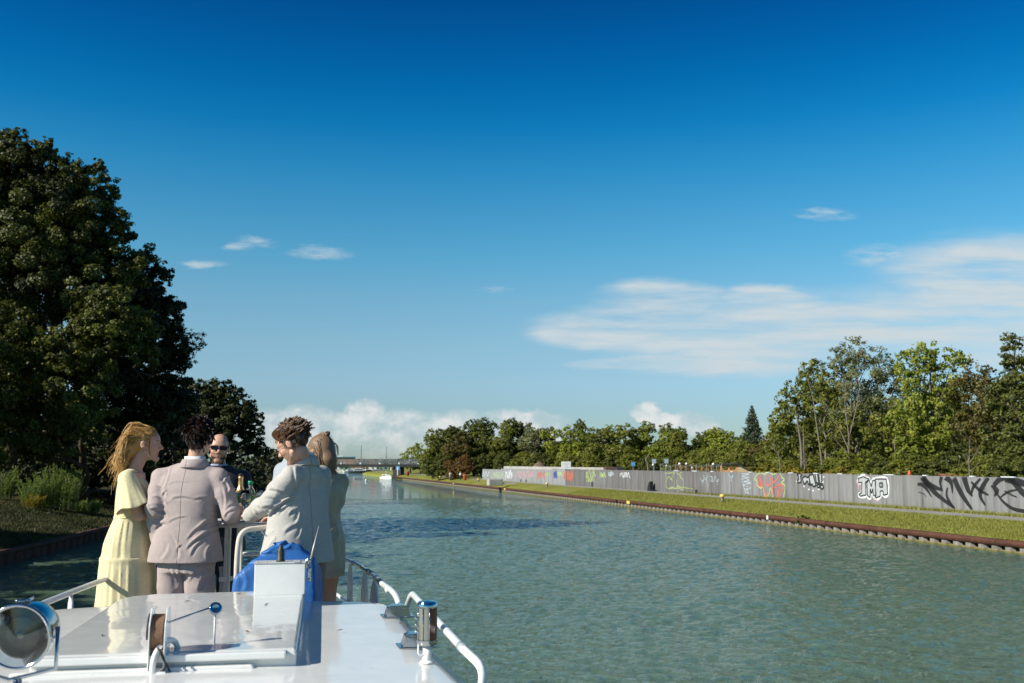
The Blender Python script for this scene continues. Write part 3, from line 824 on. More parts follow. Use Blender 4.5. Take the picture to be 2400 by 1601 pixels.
rt('ash_tree', 'tree with pale thin leaning trunk left of the silvery tree', 1935, 108,
   [(1900, 868, 108, 26), (1925, 875, 108, 34), (1955, 900, 108, 38), (1920, 930, 108, 40), (1965, 950, 108, 42)],
   'mid', a=.15, bb=.09, seed=102, r0=.2, bark='pale_bark', cover=1.1, tint0=.65)
rt('silvery_tree', 'tall airy silvery green tree with forking pale branches', 1990, 104,
   [(1965, 840, 104, 30), (2000, 822, 104, 34), (2035, 830, 104, 30), (2070, 860, 104, 34), (2095, 900, 104, 30), (1975, 880, 104, 44), (2020, 880, 104, 50), (2060, 920, 104, 46), (2000, 940, 104, 48), (1975, 985, 104, 36), (2040, 975, 104, 40)],
   'silver', a=.13, bb=.065, seed=103, r0=.24, bark='pale_bark', cover=.95, clump=.3)
rt('leafy_tree', 'ivy green tree low in front of the silvery tree', 1985, 102,
   [(1960, 1010, 102, 40), (1950, 1070, 102, 34), (2010, 1040, 102, 55), (2060, 1030, 103, 55), (2100, 1000, 104, 50), (2030, 1090, 102, 45), (2095, 1080, 103, 50)],
   'mid', a=.16, bb=.10, seed=104, r0=.25, bark='pale_bark', cover=1.6)
rt('poplar_tree', 'bright yellow green billowing tree right of the silvery tree', 2185, 100,
   [(2130, 850, 100, 34), (2165, 835, 100, 34), (2205, 838, 100, 36), (2245, 845, 100, 28), (2150, 900, 100, 46), (2200, 900, 100, 52), (2135, 960, 100, 40), (2185, 965, 100, 48), (2240, 910, 100, 36)],
   'fresh', a=.16, bb=.10, seed=105, r0=.3, bark='pale_bark', cover=1.45, droop=.12)
rt('poplar_tree', 'lower yellow green bush tree under the bright billowing tree', 2120, 98,
   [(2110, 990, 98, 40), (2140, 1020, 98, 44), (2180, 1060, 98, 34), (2120, 1060, 98, 40), (2185, 1020, 98, 40), (2170, 1095, 97, 28)],
   'fresh', a=.15, bb=.10, seed=106, r0=.15, cover=1.45, tint0=.35)
rt('brown_tree', 'brownish green tree between the bright tree and the tall pointed one', 2290, 98,
   [(2290, 880, 98, 38), (2265, 920, 98, 42), (2320, 900, 98, 38), (2290, 960, 98, 52), (2340, 980, 98, 46), (2260, 1010, 98, 46), (2320, 1050, 97, 50)],
   'brownish', a=.15, bb=.10, seed=107, r0=.28, cover=1.0)
rt('tall_tree', 'tall dark tree with pointed top at the right edge', 2385, 90,
   [(2365, 800, 90, 24), (2382, 830, 90, 36), (2395, 880, 90, 50), (2370, 930, 90, 50), (2430, 930, 90, 70), (2400, 990, 90, 65), (2350, 1020, 90, 48), (2420, 1060, 90, 70)],
   'deep', a=.15, bb=.10, seed=108, r0=.3, cover=1.6, tint0=.65)
rt('leafy_tree', 'dark thicket at the foot of the brownish tree', 2270, 92,
   [(2250, 1080, 92, 40), (2310, 1085, 91, 45), (2370, 1085, 88, 50), (2430, 1080, 86, 55), (2210, 1090, 94, 34)],
   'deep', a=.14, bb=.09, seed=109, r0=.15, cover=1.3)
# backdrop trees behind the tall group
for i, (px, py, Y, r_, m_) in enumerate([(1870, 1015, 125, 66, 'mid'), (1960, 1000, 128, 76, 'mid'), (2060, 990, 126, 78, 'mid'), (2170, 975, 124, 80, 'mid'), (2270, 965, 120, 84, 'deep'), (2370, 965, 114, 88, 'deep'), (1990, 1080, 118, 60, 'deep'), (2110, 1080, 116, 60, 'deep')]):
    rt('backdrop_tree', ['dark tree filling behind the stepped tree', 'dark tree filling behind the leaning trunk', 'dark tree filling behind the silvery tree', 'dark tree filling behind the bright billowing tree',
       'dark tree filling behind the brownish tree', 'dark tree filling behind the pointed tree', 'low dark tree filling below the silvery tree', 'low dark tree filling below the bright tree'][i], px, Y,
       [(px, py, Y, r_), (px, py + 75, Y, r_), (px - r_ * .6, py + 30, Y, r_ * .7), (px + r_ * .6, py + 30, Y, r_ * .7), (px, py + 50, Y, r_ * .8)], m_, a=.2, bb=.14, seed=120 + i, r0=.22, cover=1.45, group='dark trees behind the tall group')

# generic variants for the long wood, unit height 10 m
def variant(kind, seed):
    g_ = np.random.default_rng(seed); L_ = []
    if kind == 'round':
        for i in range(13):
            a = g_.random() * 6.28; r_ = g_.uniform(.8, 2.5); z = g_.uniform(2.2, 8.2); k = 1 - abs(z - 5) / 8
            L_.append((math.cos(a) * r_ * k * 1.3, math.sin(a) * r_ * k * 1.3, z, g_.uniform(1.1, 1.8), g_.uniform(1.1, 1.8), g_.uniform(1.0, 1.5)))
    elif kind == 'tall':
        for i in range(12):
            z = 2 + 7.2 * i / 11; k = .45 + .75 * math.sin(math.pi * min(1, (z - .5) / 10.5)); a = g_.random() * 6.28
            L_.append((math.cos(a) * k, math.sin(a) * k, z, g_.uniform(.8, 1.15) * (k + .5), g_.uniform(.8, 1.15) * (k + .5), g_.uniform(.9, 1.3)))
    elif kind == 'multi':
        for i in range(9):
            a = i / 9 * 6.28; r_ = g_.uniform(1.3, 2.6); z = g_.uniform(4.5, 8.6)
            L_.append((math.cos(a) * r_, math.sin(a) * r_, z, g_.uniform(.9, 1.4), g_.uniform(.9, 1.4), g_.uniform(.9, 1.5)))
        for i in range(6):
            a = g_.random() * 6.28; L_.append((math.cos(a) * 1.6, math.sin(a) * 1.6, g_.uniform(1.5, 3.8), 1.4, 1.4, 1.2))
    elif kind == 'bush':
        for i in range(8):
            a = g_.random() * 6.28; r_ = g_.uniform(.5, 3.2)
            L_.append((math.cos(a) * r_, math.sin(a) * r_, g_.uniform(1.5, 6.5) * (1 - r_ / 7), 2.0, 2.0, 1.8))
    return L_
VAR = []
for i, (k, m_) in enumerate([('round', 'mid'), ('round', 'deep'), ('tall', 'mid'), ('tall', 'deep'), ('multi', 'fresh'), ('multi', 'silver'), ('round', 'fresh'), ('bush', 'mid'), ('bush', 'rusty'), ('tall', 'fresh'), ('round', 'brownish'), ('bush', 'deep')]):
    L_ = variant(k, 300 + i)
    V, Q, T = leafcloud(L_, 1.9, .135, .095, 300 + i, clump=.22, shell=.35, tint0=.66)
    V[:, 2] = np.maximum(V[:, 2], .02)
    cm = npmesh('crown', V, Q, {'tint': T}); cm.materials.append(M[m_])
    tm_o = trunkmesh((0, 0, -.3), L_, .2, 300 + i, twigs=1)
    me = bpy.data.meshes.new('trunk'); me.from_pydata(tm_o.V, [], tm_o.Fc); me.update(); me.materials.append(M['pale_bark' if i % 2 else 'bark'])
    VAR.append((cm, me, max(l[2] + l[5] for l in L_), k))
KW = {'mid': 'green', 'deep': 'dark green', 'fresh': 'yellow green', 'silver': 'silvery', 'rusty': 'rust tinged', 'brownish': 'brownish'}
VN = [('leafy_tree', 'round mid green tree'), ('leafy_tree', 'round dark green tree'), ('tall_tree', 'tall mid green tree'), ('tall_tree', 'tall dark green tree'), ('poplar_tree', 'spreading yellow green tree'),
      ('willow_tree', 'spreading silvery tree'), ('leafy_tree', 'round yellow green tree'), ('bush', 'broad green bush'), ('bush', 'rust tinged bush'), ('tall_tree', 'slim yellow green tree'), ('leafy_tree', 'brownish round tree'), ('bush', 'broad dark bush')]
def place(vi, px, topy, Y, label, wide=1.0, group='trees in the wood behind the wall'):
    cm, tm_, h0, k = VAR[vi]
    p = at(px, 1100, Y); gz = gz_right(p) if Y < 500 else 1.2
    top = at(px, topy, Y).z; s = (top - gz) / h0
    nm = VN[vi][0]
    t = thing(nm, label, 'bush' if k == 'bush' else 'tree', (p.x, Y, gz), rng.random() * 6.28, group)
    t.scale = (s * wide, s * wide, s)
    for n_, me in (('crown', cm), ('trunk', tm_)):
        o = bpy.data.objects.new(n_, me); COL.objects.link(o); o.parent = t
    return t
rows = [  # variant, px, top, Y, wide, place in the photo
    (6, 962, 1036, 352, 1.25, 'standing alone by the bridge end'), (0, 985, 1064, 330, 1.2, 'low between the lone tree and the wood'), (0, 1015, 1003, 262, 1.15, 'at the left corner of the wood'),
    (1, 1048, 996, 258, 1.1, 'second from the left corner of the wood'), (10, 1082, 1010, 252, 1.0, 'between two dark crowns near the left corner'), (3, 1110, 982, 262, 1.15, 'with a high top left of the tallest crowns'),
    (3, 1145, 978, 260, 1.2, 'with the highest top left of the white sign'), (2, 1180, 984, 255, 1.1, 'right beside the highest top'), (1, 1218, 980, 255, 1.05, 'with a dark knobbly top left of the sign'),
    (5, 1245, 992, 246, 1.0, 'drooping just left of the white sign'), (1, 1275, 1000, 250, 1.0, 'in the shadowed gap above the sign'), (4, 1305, 1004, 230, 1.1, 'right above the white sign'),
    (6, 1345, 994, 228, 1.1, 'broad and bright right of the sign'), (3, 1366, 982, 262, .8, 'poking up dark behind the bright crowns'), (0, 1395, 1000, 222, 1.1, 'in the middle of the wood'),
    (2, 1430, 1000, 225, 1.1, 'with thin twigs on top in the middle'), (0, 1470, 992, 212, 1.15, 'right of the middle of the wood'), (2, 1505, 986, 215, 1.2, 'with a pointed top left of the pale dead trunk'),
    (4, 1540, 1010, 196, .95, 'low and bright over the pale dead trunk'), (2, 1575, 990, 205, 1.2, 'above the mound of yellow weeds'), (0, 1612, 1000, 200, 1.1, 'right of the mound of yellow weeds'),
    (1, 1660, 1004, 215, 1.1, 'dark behind, left of the spruce'), (9, 1690, 1000, 182, 1.3, 'bright in front of the spruce'), (6, 1712, 1012, 180, 1.1, 'low in front of the spruce to the left'),
    (7, 1740, 1030, 165, 1.1, 'in front of the spruce foot'), (10, 1790, 1012, 160, 1.1, 'between the spruce and the tall group'), (7, 1800, 1050, 150, 1.0, 'at the foot of the tall group, left end')]
for i, (vi, px, ty, Y, w_, where) in enumerate(rows):
    place(vi, px, ty, Y, VN[vi][1] + ' ' + where, w_)
under = [(8, 1060, 1078, 240, 'at the left end by the path'), (11, 1030, 1060, 248, 'under the left corner trees'), (8, 1085, 1066, 238, 'left of the white end panel'), (11, 1130, 1062, 240, 'behind the white end panel'),
         (11, 1185, 1055, 236, 'under the highest tops'), (7, 1230, 1058, 230, 'left of the sign board'), (11, 1275, 1060, 226, 'under the gap above the sign'), (7, 1330, 1062, 212, 'behind the sign board'),
         (7, 1385, 1064, 205, 'behind the pale concrete wall'), (11, 1430, 1066, 200, 'right of the concrete wall'), (7, 1470, 1062, 195, 'behind the dark containers'), (11, 1520, 1068, 188, 'left of the dead trunk'),
         (11, 1580, 1060, 190, 'behind the mound'), (7, 1630, 1056, 178, 'right of the mound'), (7, 1680, 1052, 170, 'behind the wooden shed, left'), (7, 1725, 1056, 160, 'behind the wooden shed, right'),
         (11, 1770, 1064, 152, 'behind the yellow hedge start'), (7, 1830, 1078, 140, 'behind the little dead tree'), (11, 1000, 1076, 290, 'near the bridge abutment')]
for vi, px, ty, Y, where in under:
    place(vi, px, ty, Y, VN[vi][1] + ' ' + where, 1.15, 'bushes below the wood')
for i, px in enumerate(range(1040, 1840, 50)):
    place([1, 3, 11][i % 3], px, 1022 + (i * 7) % 16, 275 - (px - 1040) * .11, 'dark tree closing the wood behind, number %d counted from the left' % (i + 1), 1.35, 'dark rear trees of the wood')
for i, (px, ty, vi, where) in enumerate([(1845, 1072, 7, 'left of the bleached stump'), (1900, 1066, 7, 'between the pale trunks'), (1945, 1070, 11, 'right of the leaning trunk'), (1985, 1062, 7, 'at the foot of the forked pale trunk'),
        (2035, 1064, 7, 'above the silver letters'), (2080, 1070, 11, 'left of the red barrel'), (2150, 1066, 7, 'right of the red barrel'), (2200, 1072, 11, 'left of the tile roof'), (2325, 1064, 7, 'right of the white dead tree'), (2375, 1058, 11, 'in the right corner above the big tag')]):
    place(vi, px, ty, wallY(px) + 11, VN[vi][1] + ' just behind the wall ' + where, 1.5, 'bushes at the foot of the tall trees')
# spruce
def spruce(px, topy, Y, label):
    p = at(px, 1100, Y); gz = gz_right(p); H_ = at(px, topy, Y).z - gz
    t = thing('spruce_tree', label, 'tree', (p.x, Y, gz), 0)
    g_ = np.random.default_rng(77); C_ = []; 
    for i in range(26):
        f_ = i / 25; z = H_ * (.12 + .86 * f_); r_ = (1 - f_) ** .85 * H_ * .29 + .15
        nb_ = 9
        for j in range(nb_):
            a = g_.random() * 6.28; e = g_.uniform(.75, 1.15)
            C_.append((math.cos(a) * r_ * .6 * e, math.sin(a) * r_ * .6 * e, z - r_ * .22, r_ * .42 + .1, r_ * .42 + .1, .28))
    V, Q, T = leafcloud(C_, .9, .16, .07, 78, clump=.5)
    link('crown', npmesh('crown', V, Q, {'tint': T}), M['spruce'], t, False)
    mb = MB(); mb.tube([(0, 0, -.2), (0, 0, H_ * .5), (0, 0, H_ * .97)], [.25, .15, .03], 8); mb.build('trunk', M['bark'], t, True)
spruce(1766, 950, 196, 'single dark pointed spruce above the orange shed')

# dead trees, pale trunks
def deadtree(px, by, ty, Y, label, limbs, r0=.12, name='dead_tree'):
    Y = max(Y, wallY(px) + 3); p = at(px, 1100, Y); gz = gz_right(p); o_ = Vector((p.x, Y, gz))
    t = thing(name, label, 'tree', o_, 0, None); mb = MB()
    for pts, r1 in limbs:
        P = [at(a, b_, Y) - o_ for a, b_ in pts]
        if P[0].z < 2.6: P[0].z = -.2
        P = smooth_path(P, 4); n_ = len(P); mb.tube(P, [max(.018, .62 * r1 * (1 - .75 * i / (n_ - 1))) for i in range(n_)], 7)
    o = mb.build('trunk', M['pale_bark'], t, True); return t
Z4 = lambda x, y: (1720 + x / 3.457, 760 + y / 3.457)
deadtree(1827, 0, 0, 96, 'small crooked dead tree above the red graffiti', [([Z4(372, 1200), Z4(370, 1090), Z4(330, 1020), Z4(325, 950)], .13), ([Z4(370, 1090), Z4(400, 1060)], .08), ([Z4(330, 1020), Z4(300, 985)], .05), ([Z4(340, 1040), Z4(400, 1005), Z4(408, 960)], .05)])
deadtree(1886, 0, 0, 92, 'bleached stump of a dead tree with upright forks', [([Z4(572, 1180), Z4(575, 1120), Z4(578, 1040)], .12), ([Z4(575, 1130), Z4(515, 1070)], .09), ([Z4(578, 1140), Z4(608, 1080)], .08), ([Z4(574, 1150), Z4(545, 1100)], .06)])
deadtree(1880, 0, 0, 100, 'pair of straight pale trunks below the stepped dark tree', [([Z4(550, 1160), Z4(545, 1000), Z4(525, 850), Z4(500, 700)], .26), ([Z4(562, 1160), Z4(566, 1000), Z4(560, 830)], .2)], name='bare_trunk_tree')
deadtree(1920, 0, 0, 100, 'long thin pale trunk leaning left', [([Z4(716, 1180), Z4(700, 1020), Z4(668, 800), Z4(640, 600), Z4(600, 450)], .17)], name='bare_trunk_tree')
deadtree(1990, 0, 0, 99, 'pale forked trunk with long sloping limbs under the silvery tree', [([Z4(940, 1200), Z4(932, 1040), Z4(900, 950), Z4(850, 840), Z4(780, 740)], .2), ([Z4(930, 1050), Z4(870, 990), Z4(800, 910)], .13), ([Z4(932, 1040), Z4(930, 900), Z4(900, 650), Z4(905, 450)], .14), ([Z4(930, 930), Z4(1000, 640), Z4(1020, 480)], .1)], name='bare_trunk_tree')
deadtree(2096, 0, 0, 97, 'short broken pale stem between the green crowns', [([Z4(1305, 1020), Z4(1300, 920)], .12), ([Z4(1306, 1190), Z4(1305, 1020)], .1)])
deadtree(2275, 0, 0, 66, 'slender white dead tree at the wall under the big black tag', [([Z4(1910, 1225), Z4(1905, 1150), Z4(1908, 1060), Z4(1912, 930)], .085), ([Z4(1906, 1130), Z4(1950, 1060), Z4(1985, 1010)], .05), ([Z4(1906, 1150), Z4(1860, 1060)], .04), ([Z4(1910, 1200), Z4(1960, 1150), Z4(1985, 1120)], .05), ([Z4(1905, 1100), Z4(1880, 1040)], .03)])
deadtree(1521, 0, 0, 150, 'crooked bleached dead trunk left of the mound', [([Z7(1745, 560), Z7(1740, 500), Z7(1725, 470), Z7(1742, 430), Z7(1748, 415)], .22)])

# yellow hedge, mound, reeds
def hedge(px0, px1, topy, Y, label, m_, depth=1.6, seed=5):
    a, b_ = at(px0, 1100, wallY(px0) + 5.5), at(px1, 1100, wallY(px1) + 5.5); Y = wallY(px0) + 5.5; gz = gz_right(a); top = at(px0, topy, Y).z
    n_ = max(2, int((b_ - a).length / 1.3)); L_ = []
    for i in range(n_ + 1):
        p = a.lerp(b_, i / n_); L_.append((p.x - a.x, p.y - a.y, (top - gz) * .5, 1.0, depth * .6, (top - gz) * .5 + rng.uniform(-.1, .15)))
    V, Q, T = leafcloud(L_, 1.3, .12, .08, seed, clump=.3); V[:, 2] = np.maximum(V[:, 2], 0)
    o = link('hedge', npmesh('hedge', V, Q, {'tint': T}), M[m_], None, False); o.location = (a.x, a.y, gz)
    tag(o, label, 'hedge')
hedge(1772, 1846, 1091, 95, 'yellow flowering hedge right of the wooden shed', 'yellow', seed=61)
hedge(1855, 1955, 1097, 90, 'long orange yellow hedge above the outlined letters', 'yellow', seed=62)
hedge(1962, 2005, 1099, 86, 'short yellow hedge left of the silver graffiti', 'yellow', seed=63)
hedge(2010, 2060, 1098, 84, 'greenish yellow hedge above the silver graffiti', 'fresh', seed=64)
place(10, 1590, 1078, 140, 'mound of yellowish weeds beside the site fence', 1.7, None)
place(4, 1575, 1070, 150, 'yellow tall weeds on top of the mound', 1.2, None)
# grass tufts on the right bank: stuff
def tufts(fn, S0, S1, n0, n1, N, h0, h1, seed, dens=1.6):
    g_ = np.random.default_rng(seed)
    s = S0 + (S1 - S0) * g_.random(N) ** dens; n_ = g_.uniform(n0, n1, N)
    zi = [fn[1](q) for q in n_]
    P = np.array([tuple(fn[0](a, b_, z)) for a, b_, z in zip(s, n_, zi)])
    h = g_.uniform(h0, h1, N); w_ = g_.uniform(.015, .04, N); ang = g_.random(N) * 6.28; ln = g_.normal(size=(N, 2)) * .06
    dx = np.stack([np.cos(ang) * w_, np.sin(ang) * w_, np.zeros(N)], 1)
    tip = P + np.stack([ln[:, 0], ln[:, 1], h], 1); P[:, 2] -= .03
    V = np.stack([P - dx, P + dx, tip], 1).reshape(-1, 3)
    return V, np.arange(3 * N).reshape(N, 3), np.repeat(g_.random(N), 3)
zr = lambda n_: float(np.interp(n_, [p[0] for p in prof[1:]], [p[1] for p in prof[1:]]))
M['blades'] = leaf_mat('grass_blades', (.140, .165, .028), (.350, .335, .085), .3)
V, Q, T = tufts((rb, zr), -30, 90, .35, 4.6, 90000, .06, .17, 5)
o = link('grass', npmesh('grass', V, Q, {'tint': T}), M['blades'], None, False); tag(o, 'short grass on the bank below the tow path', 'grass', None, 'stuff')
V, Q, T = tufts((rb, lambda n_: 1.48), -30, 120, 7.8, 8.35, 26000, .08, .32, 6)
o = link('weeds', npmesh('weeds', V, Q, {'tint': T}), M['blades'], None, False); tag(o, 'thin weeds along the foot of the grey wall', 'weeds', None, 'stuff')
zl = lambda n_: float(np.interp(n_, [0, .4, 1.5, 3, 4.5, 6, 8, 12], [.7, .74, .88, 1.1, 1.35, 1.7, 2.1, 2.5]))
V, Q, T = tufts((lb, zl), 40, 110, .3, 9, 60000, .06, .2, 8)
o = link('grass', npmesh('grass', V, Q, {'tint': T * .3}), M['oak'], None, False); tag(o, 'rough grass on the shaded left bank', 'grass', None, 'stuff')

# tall feathery weeds on the left bank
def weeds(px0, px1, topy, Y, basey, label, N, seed, m_='willow'):
    g_ = np.random.default_rng(seed)
    c = at((px0 + px1) / 2, basey, Y); n0 = gz_left(c.x, Y)
    base = Vector((c.x, Y, n0)); Wd = (px1 - px0) / F * Y; H_ = at(px0, topy, Y).z - n0
    t = thing('tall_weed_clump', label, 'plant', base, 0, 'tall feathery weeds on the left bank'); mb = MB(); PP = []
    for i in range(N):
        x = g_.uniform(-.5, .5) * Wd * .8; y = g_.uniform(-.7, .7); hh = H_ * g_.uniform(.55, 1.05) * (1 - .35 * (2 * abs(x) / Wd) ** 2)
        lean = (x / Wd) * .7 + g_.normal() * .10
        pts = [Vector((x + lean * hh * f_ * f_, y + g_.normal() * .01, hh * f_)) for f_ in (0, .25, .5, .75, 1)]
        mb.tube(pts, [.014, .010, .008, .006, .003], 3)
        k = int(60 * hh / H_) + 20
        f_ = g_.uniform(.12, 1.0, k); q = np.stack([x + lean * hh * f_ * f_, np.full(k, y), hh * f_], 1)
        PP.append(q)
    P = np.concatenate(PP); N2 = len(P); d_ = g_.normal(size=(N2, 3)); d_[:, 2] = abs(d_[:, 2]) + .9; d_ /= np.linalg.norm(d_, axis=1)[:, None]
    L_ = g_.uniform(.08, .20, N2)[:, None]; sd_ = np.cross(d_, g_.normal(size=(N2, 3))); sd_ /= np.linalg.norm(sd_, axis=1)[:, None]
    V = np.stack([P, P + d_ * L_ * .5 + sd_ * .02, P + d_ * L_, P + d_ * L_ * .5 - sd_ * .02], 1).reshape(-1, 3)
    link('foliage', npmesh('foliage', V, np.arange(4 * N2).reshape(N2, 4), {'tint': np.repeat(np.clip(g_.normal(.55, .25, N2), 0, 1), 4)}), M[m_], t, False)
    mb.build('stems', M['willow'], t)
weeds(88, 188, 1088, 76, 1188, 'tallest feathery weed clump left of the woman in yellow', 150, 1)
weeds(52, 95, 1110, 75, 1190, 'narrower weed clump just left of the tallest one', 60, 2)
weeds(-40, 34, 1090, 77, 1190, 'weed clump cut off by the left edge', 90, 3)
weeds(55, 100, 1160, 73, 1192, 'low yellow flowering weeds at the foot of the clumps', 40, 4, 'yellow')
weeds(175, 235, 1172, 78, 1200, 'low grassy weeds right of the tallest clump', 60, 5)
# gravel patch
gp = MB(); pts = [ground(a, b_, 1.62) for a, b_ in [(-60, 1192), (40, 1190), (110, 1194), (125, 1203), (60, 1206), (-60, 1207)]]
def gravel_build(b):
    P = pos(b); v_ = b.n('ShaderNodeTexVoronoi'); b.set(v_.inputs[0], P); v_.inputs['Scale'].default_value = 9
    c = b.mix(b.map(b.noise(P, 14, 3), .3, .7), (.16, .14, .13), (.42, .39, .37))
    return princ(b, c, .9, 0, .2, bump(b, v_.outputs[0], .08))
M['gravel'] = mat('gravel', gravel_build)
g_ = np.random.default_rng(21); PS = []
c0 = ground(20, 1198, 1.6)
for i in range(2600):
    a = g_.uniform(-60, 122); b_ = g_.uniform(1191, 1204); 
    p = ground(a, b_, 1.5)
    for _ in range(4): p = ground(a, b_, gz_left(p.x, p.y) + .03)
    PS.append(p)
V = []; Q = []
for i, p in enumerate(PS):
    s = g_.uniform(.03, .10); q = g_.normal(size=(4, 3)) * s; b0 = len(V)
    V += [tuple(np.array(p) + w_) for w_ in q]; Q += [(b0, b0 + 1, b0 + 2), (b0, b0 + 2, b0 + 3), (b0, b0 + 3, b0 + 1), (b0 + 1, b0 + 3, b0 + 2)]
o = link('gravel', npmesh('gravel', V, Q), M['gravel'], None, False); tag(o, 'patch of grey broken stones on the left bank', 'gravel', None, 'stuff')

# trees further back along the left bank, outside the frame: they shade the bank and the water there
for i, (x, y, vi, h_) in enumerate([(-36, 40, 1, 17), (-41, 30, 0, 18), (-37, 52, 1, 15), (-46, 46, 3, 19), (-40, 20, 1, 16)]):
    cm, tm_, h0, k = VAR[vi]; t = thing('leafy_tree', ['shade tree on the near left bank by the first bend of the quay', 'shade tree nearest the boat but one on the left bank', 'shade tree just outside the left edge of the view',
      'tall slim shade tree behind the others on the near left bank', 'shade tree nearest the boat on the left bank'][i], 'tree', (x, y, gz_left(x, y)), i * 1.3, 'shade trees beyond the left edge'); s_ = h_ / h0; t.scale = (s_ * 1.1, s_ * 1.1, s_)
    for n_, me in (('crown', cm), ('trunk', tm_)):
        o = bpy.data.objects.new(n_, me); COL.objects.link(o); o.parent = t
# ================================================================== bridge and far things
def conc(name, c): 
    def f(b):
        P = pos(b); n1 = b.noise(P, .8, 5, .65)
        return princ(b, b.mix(b.map(n1, .3, .7), [q * .75 for q in c], [q * 1.2 for q in c]), .85, 0, .25, bump(b, b.noise(P, 12, 3), .01))
    return mat(name, f)
M['concrete'] = conc('pale_concrete', (.38, .37, .34)); M['girder'] = conc('dark_girder_steel', (.045, .048, .045)); M['pier'] = conc('dark_pier_concrete', (.07, .07, .07))
def graf_build(b):
    P = pos(b); s_ = b.scale(P, (.55, .2, .9))
    n1 = b.noise(s_, 1.6, 4, .6, 1.2); n2 = b.noise(b.scale(P, (.25, .1, .3), (5, 0, 0)), 1.0, 3, .5)
    c = b.mix(b.map(n1, .47, .50), (.15, .17, .17), (.06, .07, .07))
    c = b.mix(b.map(n1, .56, .58), c, (.27, .29, .29))
    sp = b.n('ShaderNodeSeparateXYZ'); b.nt.links.new(P, sp.inputs[0])
    warm = b.m('MULTIPLY', b.map(n2, .50, .56), b.map(sp.outputs[0], -44, -48))
    return princ(b, b.mix(warm, c, (.24, .18, .14)), .8, 0, .25)
M['graf'] = mat('graffitied_parapet', graf_build)
M['dark_glass'] = mat('dark_glass', lambda b: princ(b, (.015, .025, .028), .08, 0, .6))
M['white_paint'] = simple('white_paint', (.72, .74, .73), .35, 0, .04)
M['cream'] = simple('cream_paint', (.60, .55, .45), .5, 0, .06)
BY = 327.0; BA = math.atan(.2476) * .35                     # bridge crosses nearly square
bA = at(575, 1100, BY + 0); bB = at(992, 1100, BY)
bc = (bA + bB) / 2; L_ = (bB - bA).length
br = thing('road_bridge', 'low dark girder bridge with graffitied parapet across the canal', 'bridge', (bc.x, BY, 0), 0)
m_ = MB(); m_.box((0, 0, 4.22), (L_, 1.0, .85)); m_.box((0, 11, 4.22), (L_, 1.0, .85)); m_.box((0, 5.5, 4.5), (L_ - .02, 10, .25)); m_.build('girder', M['girder'], br)
m_ = MB(); m_.box((0, -.25, 5.5), (L_ + .4, .18, 1.66)); m_.box((0, -.25, 6.36), (L_ + .5, .26, .08)); m_.build('parapet', M['graf'], br)
m_ = MB(); m_.box((0, 11.3, 5.4), (L_ + .4, .18, 1.4)); m_.build('parapet', M['graf'], br)
px0 = at(921, 1100, BY).x - bc.x; px1 = at(939, 1100, BY).x - bc.x
m_ = MB(); m_.box(((px0 + px1) / 2, 5.5, 1.8), (px1 - px0, 10.6, 4.0)); m_.build('pier', M['pier'], br)
pl = at(640, 1100, BY).x - bc.x
m_ = MB(); m_.box((pl, 5.5, 1.8), (px1 - px0, 10.6, 4.0)); m_.build('pier', M['pier'], br)
m_ = MB(); m_.box((L_ / 2 + 6, 5.5, 4.0), (12, 11, 3.6)); m_.build('abutment', M['concrete'], br)
for i in range(9):
    m_ = MB(); m_.box((-L_ / 2 + 6 + i * 6.3, -.36, 4.95), (.5, .06, .5)); m_.build('parapet_plate', M['white_paint'], br)
for px_, ty, lab in ((846, 1041, 'tall thin lamp mast near the middle of the bridge'), (905, 1045, 'tall thin lamp mast towards the right end of the bridge')):
    p = at(px_, 1100, BY + 1.2); tz = at(px_, ty, BY + 1.2).z
    t = thing('lamp_mast', lab, 'street lamp', (p.x, BY + 1.2, 4.62), 0, 'lamp masts on the bridge')
    m_ = MB(); m_.tube([(0, 0, 0), (0, 0, (tz - 4.62) * .5), (0, 0, tz - 4.62)], [.11, .08, .05], 8); m_.build('mast', M['pier'], t)
    m_ = MB(); m_.box((.25, 0, tz - 4.62), (.7, .2, .1), bevel=.03); m_.build('lamp_head', M['white_paint'], t)
# bus
b0, b1 = at(752, 1074, BY + 5).x, at(832, 1074, BY + 5).x
bus = thing('bus', 'city bus driving across the bridge, only windows and roof above the parapet', 'bus', ((b0 + b1) / 2, BY + 5, 4.63), 0)
BL = b1 - b0; zt = at(800, 1070, BY + 5).z - 4.63
m_ = MB(); m_.box((0, 0, zt / 2 + .12), (BL, 2.5, zt - .3), bevel=.15); m_.build('body', simple('bus_teal', (.10, .22, .22), .35), bus)
for sy in (-1, 1):
    for i in range(6):
        m_ = MB(); m_.box((-BL / 2 + BL / 12 + i * BL / 6, sy * 1.265, zt * .70), (BL / 6 - .16, .04, zt * .36)); m_.build('window', M['dark_glass'], bus)
m_ = MB(); m_.box((-BL * .02, 0, zt + .06), (BL * .36, 1.7, .22), bevel=.05); m_.build('roof_unit', M['white_paint'], bus)
for sx in (-.32, .32):
    for sy in (-1, 1):
        m_ = MB(); m_.lathe([(.1, -.13), (.42, -.13), (.48, -.08), (.48, .08), (.42, .13), (.1, .13)], (sx * BL, sy * 1.1, .48), 18, Matrix.Rotation(R(90), 4, 'X')); m_.build('wheel', M['pier'], bus, True)
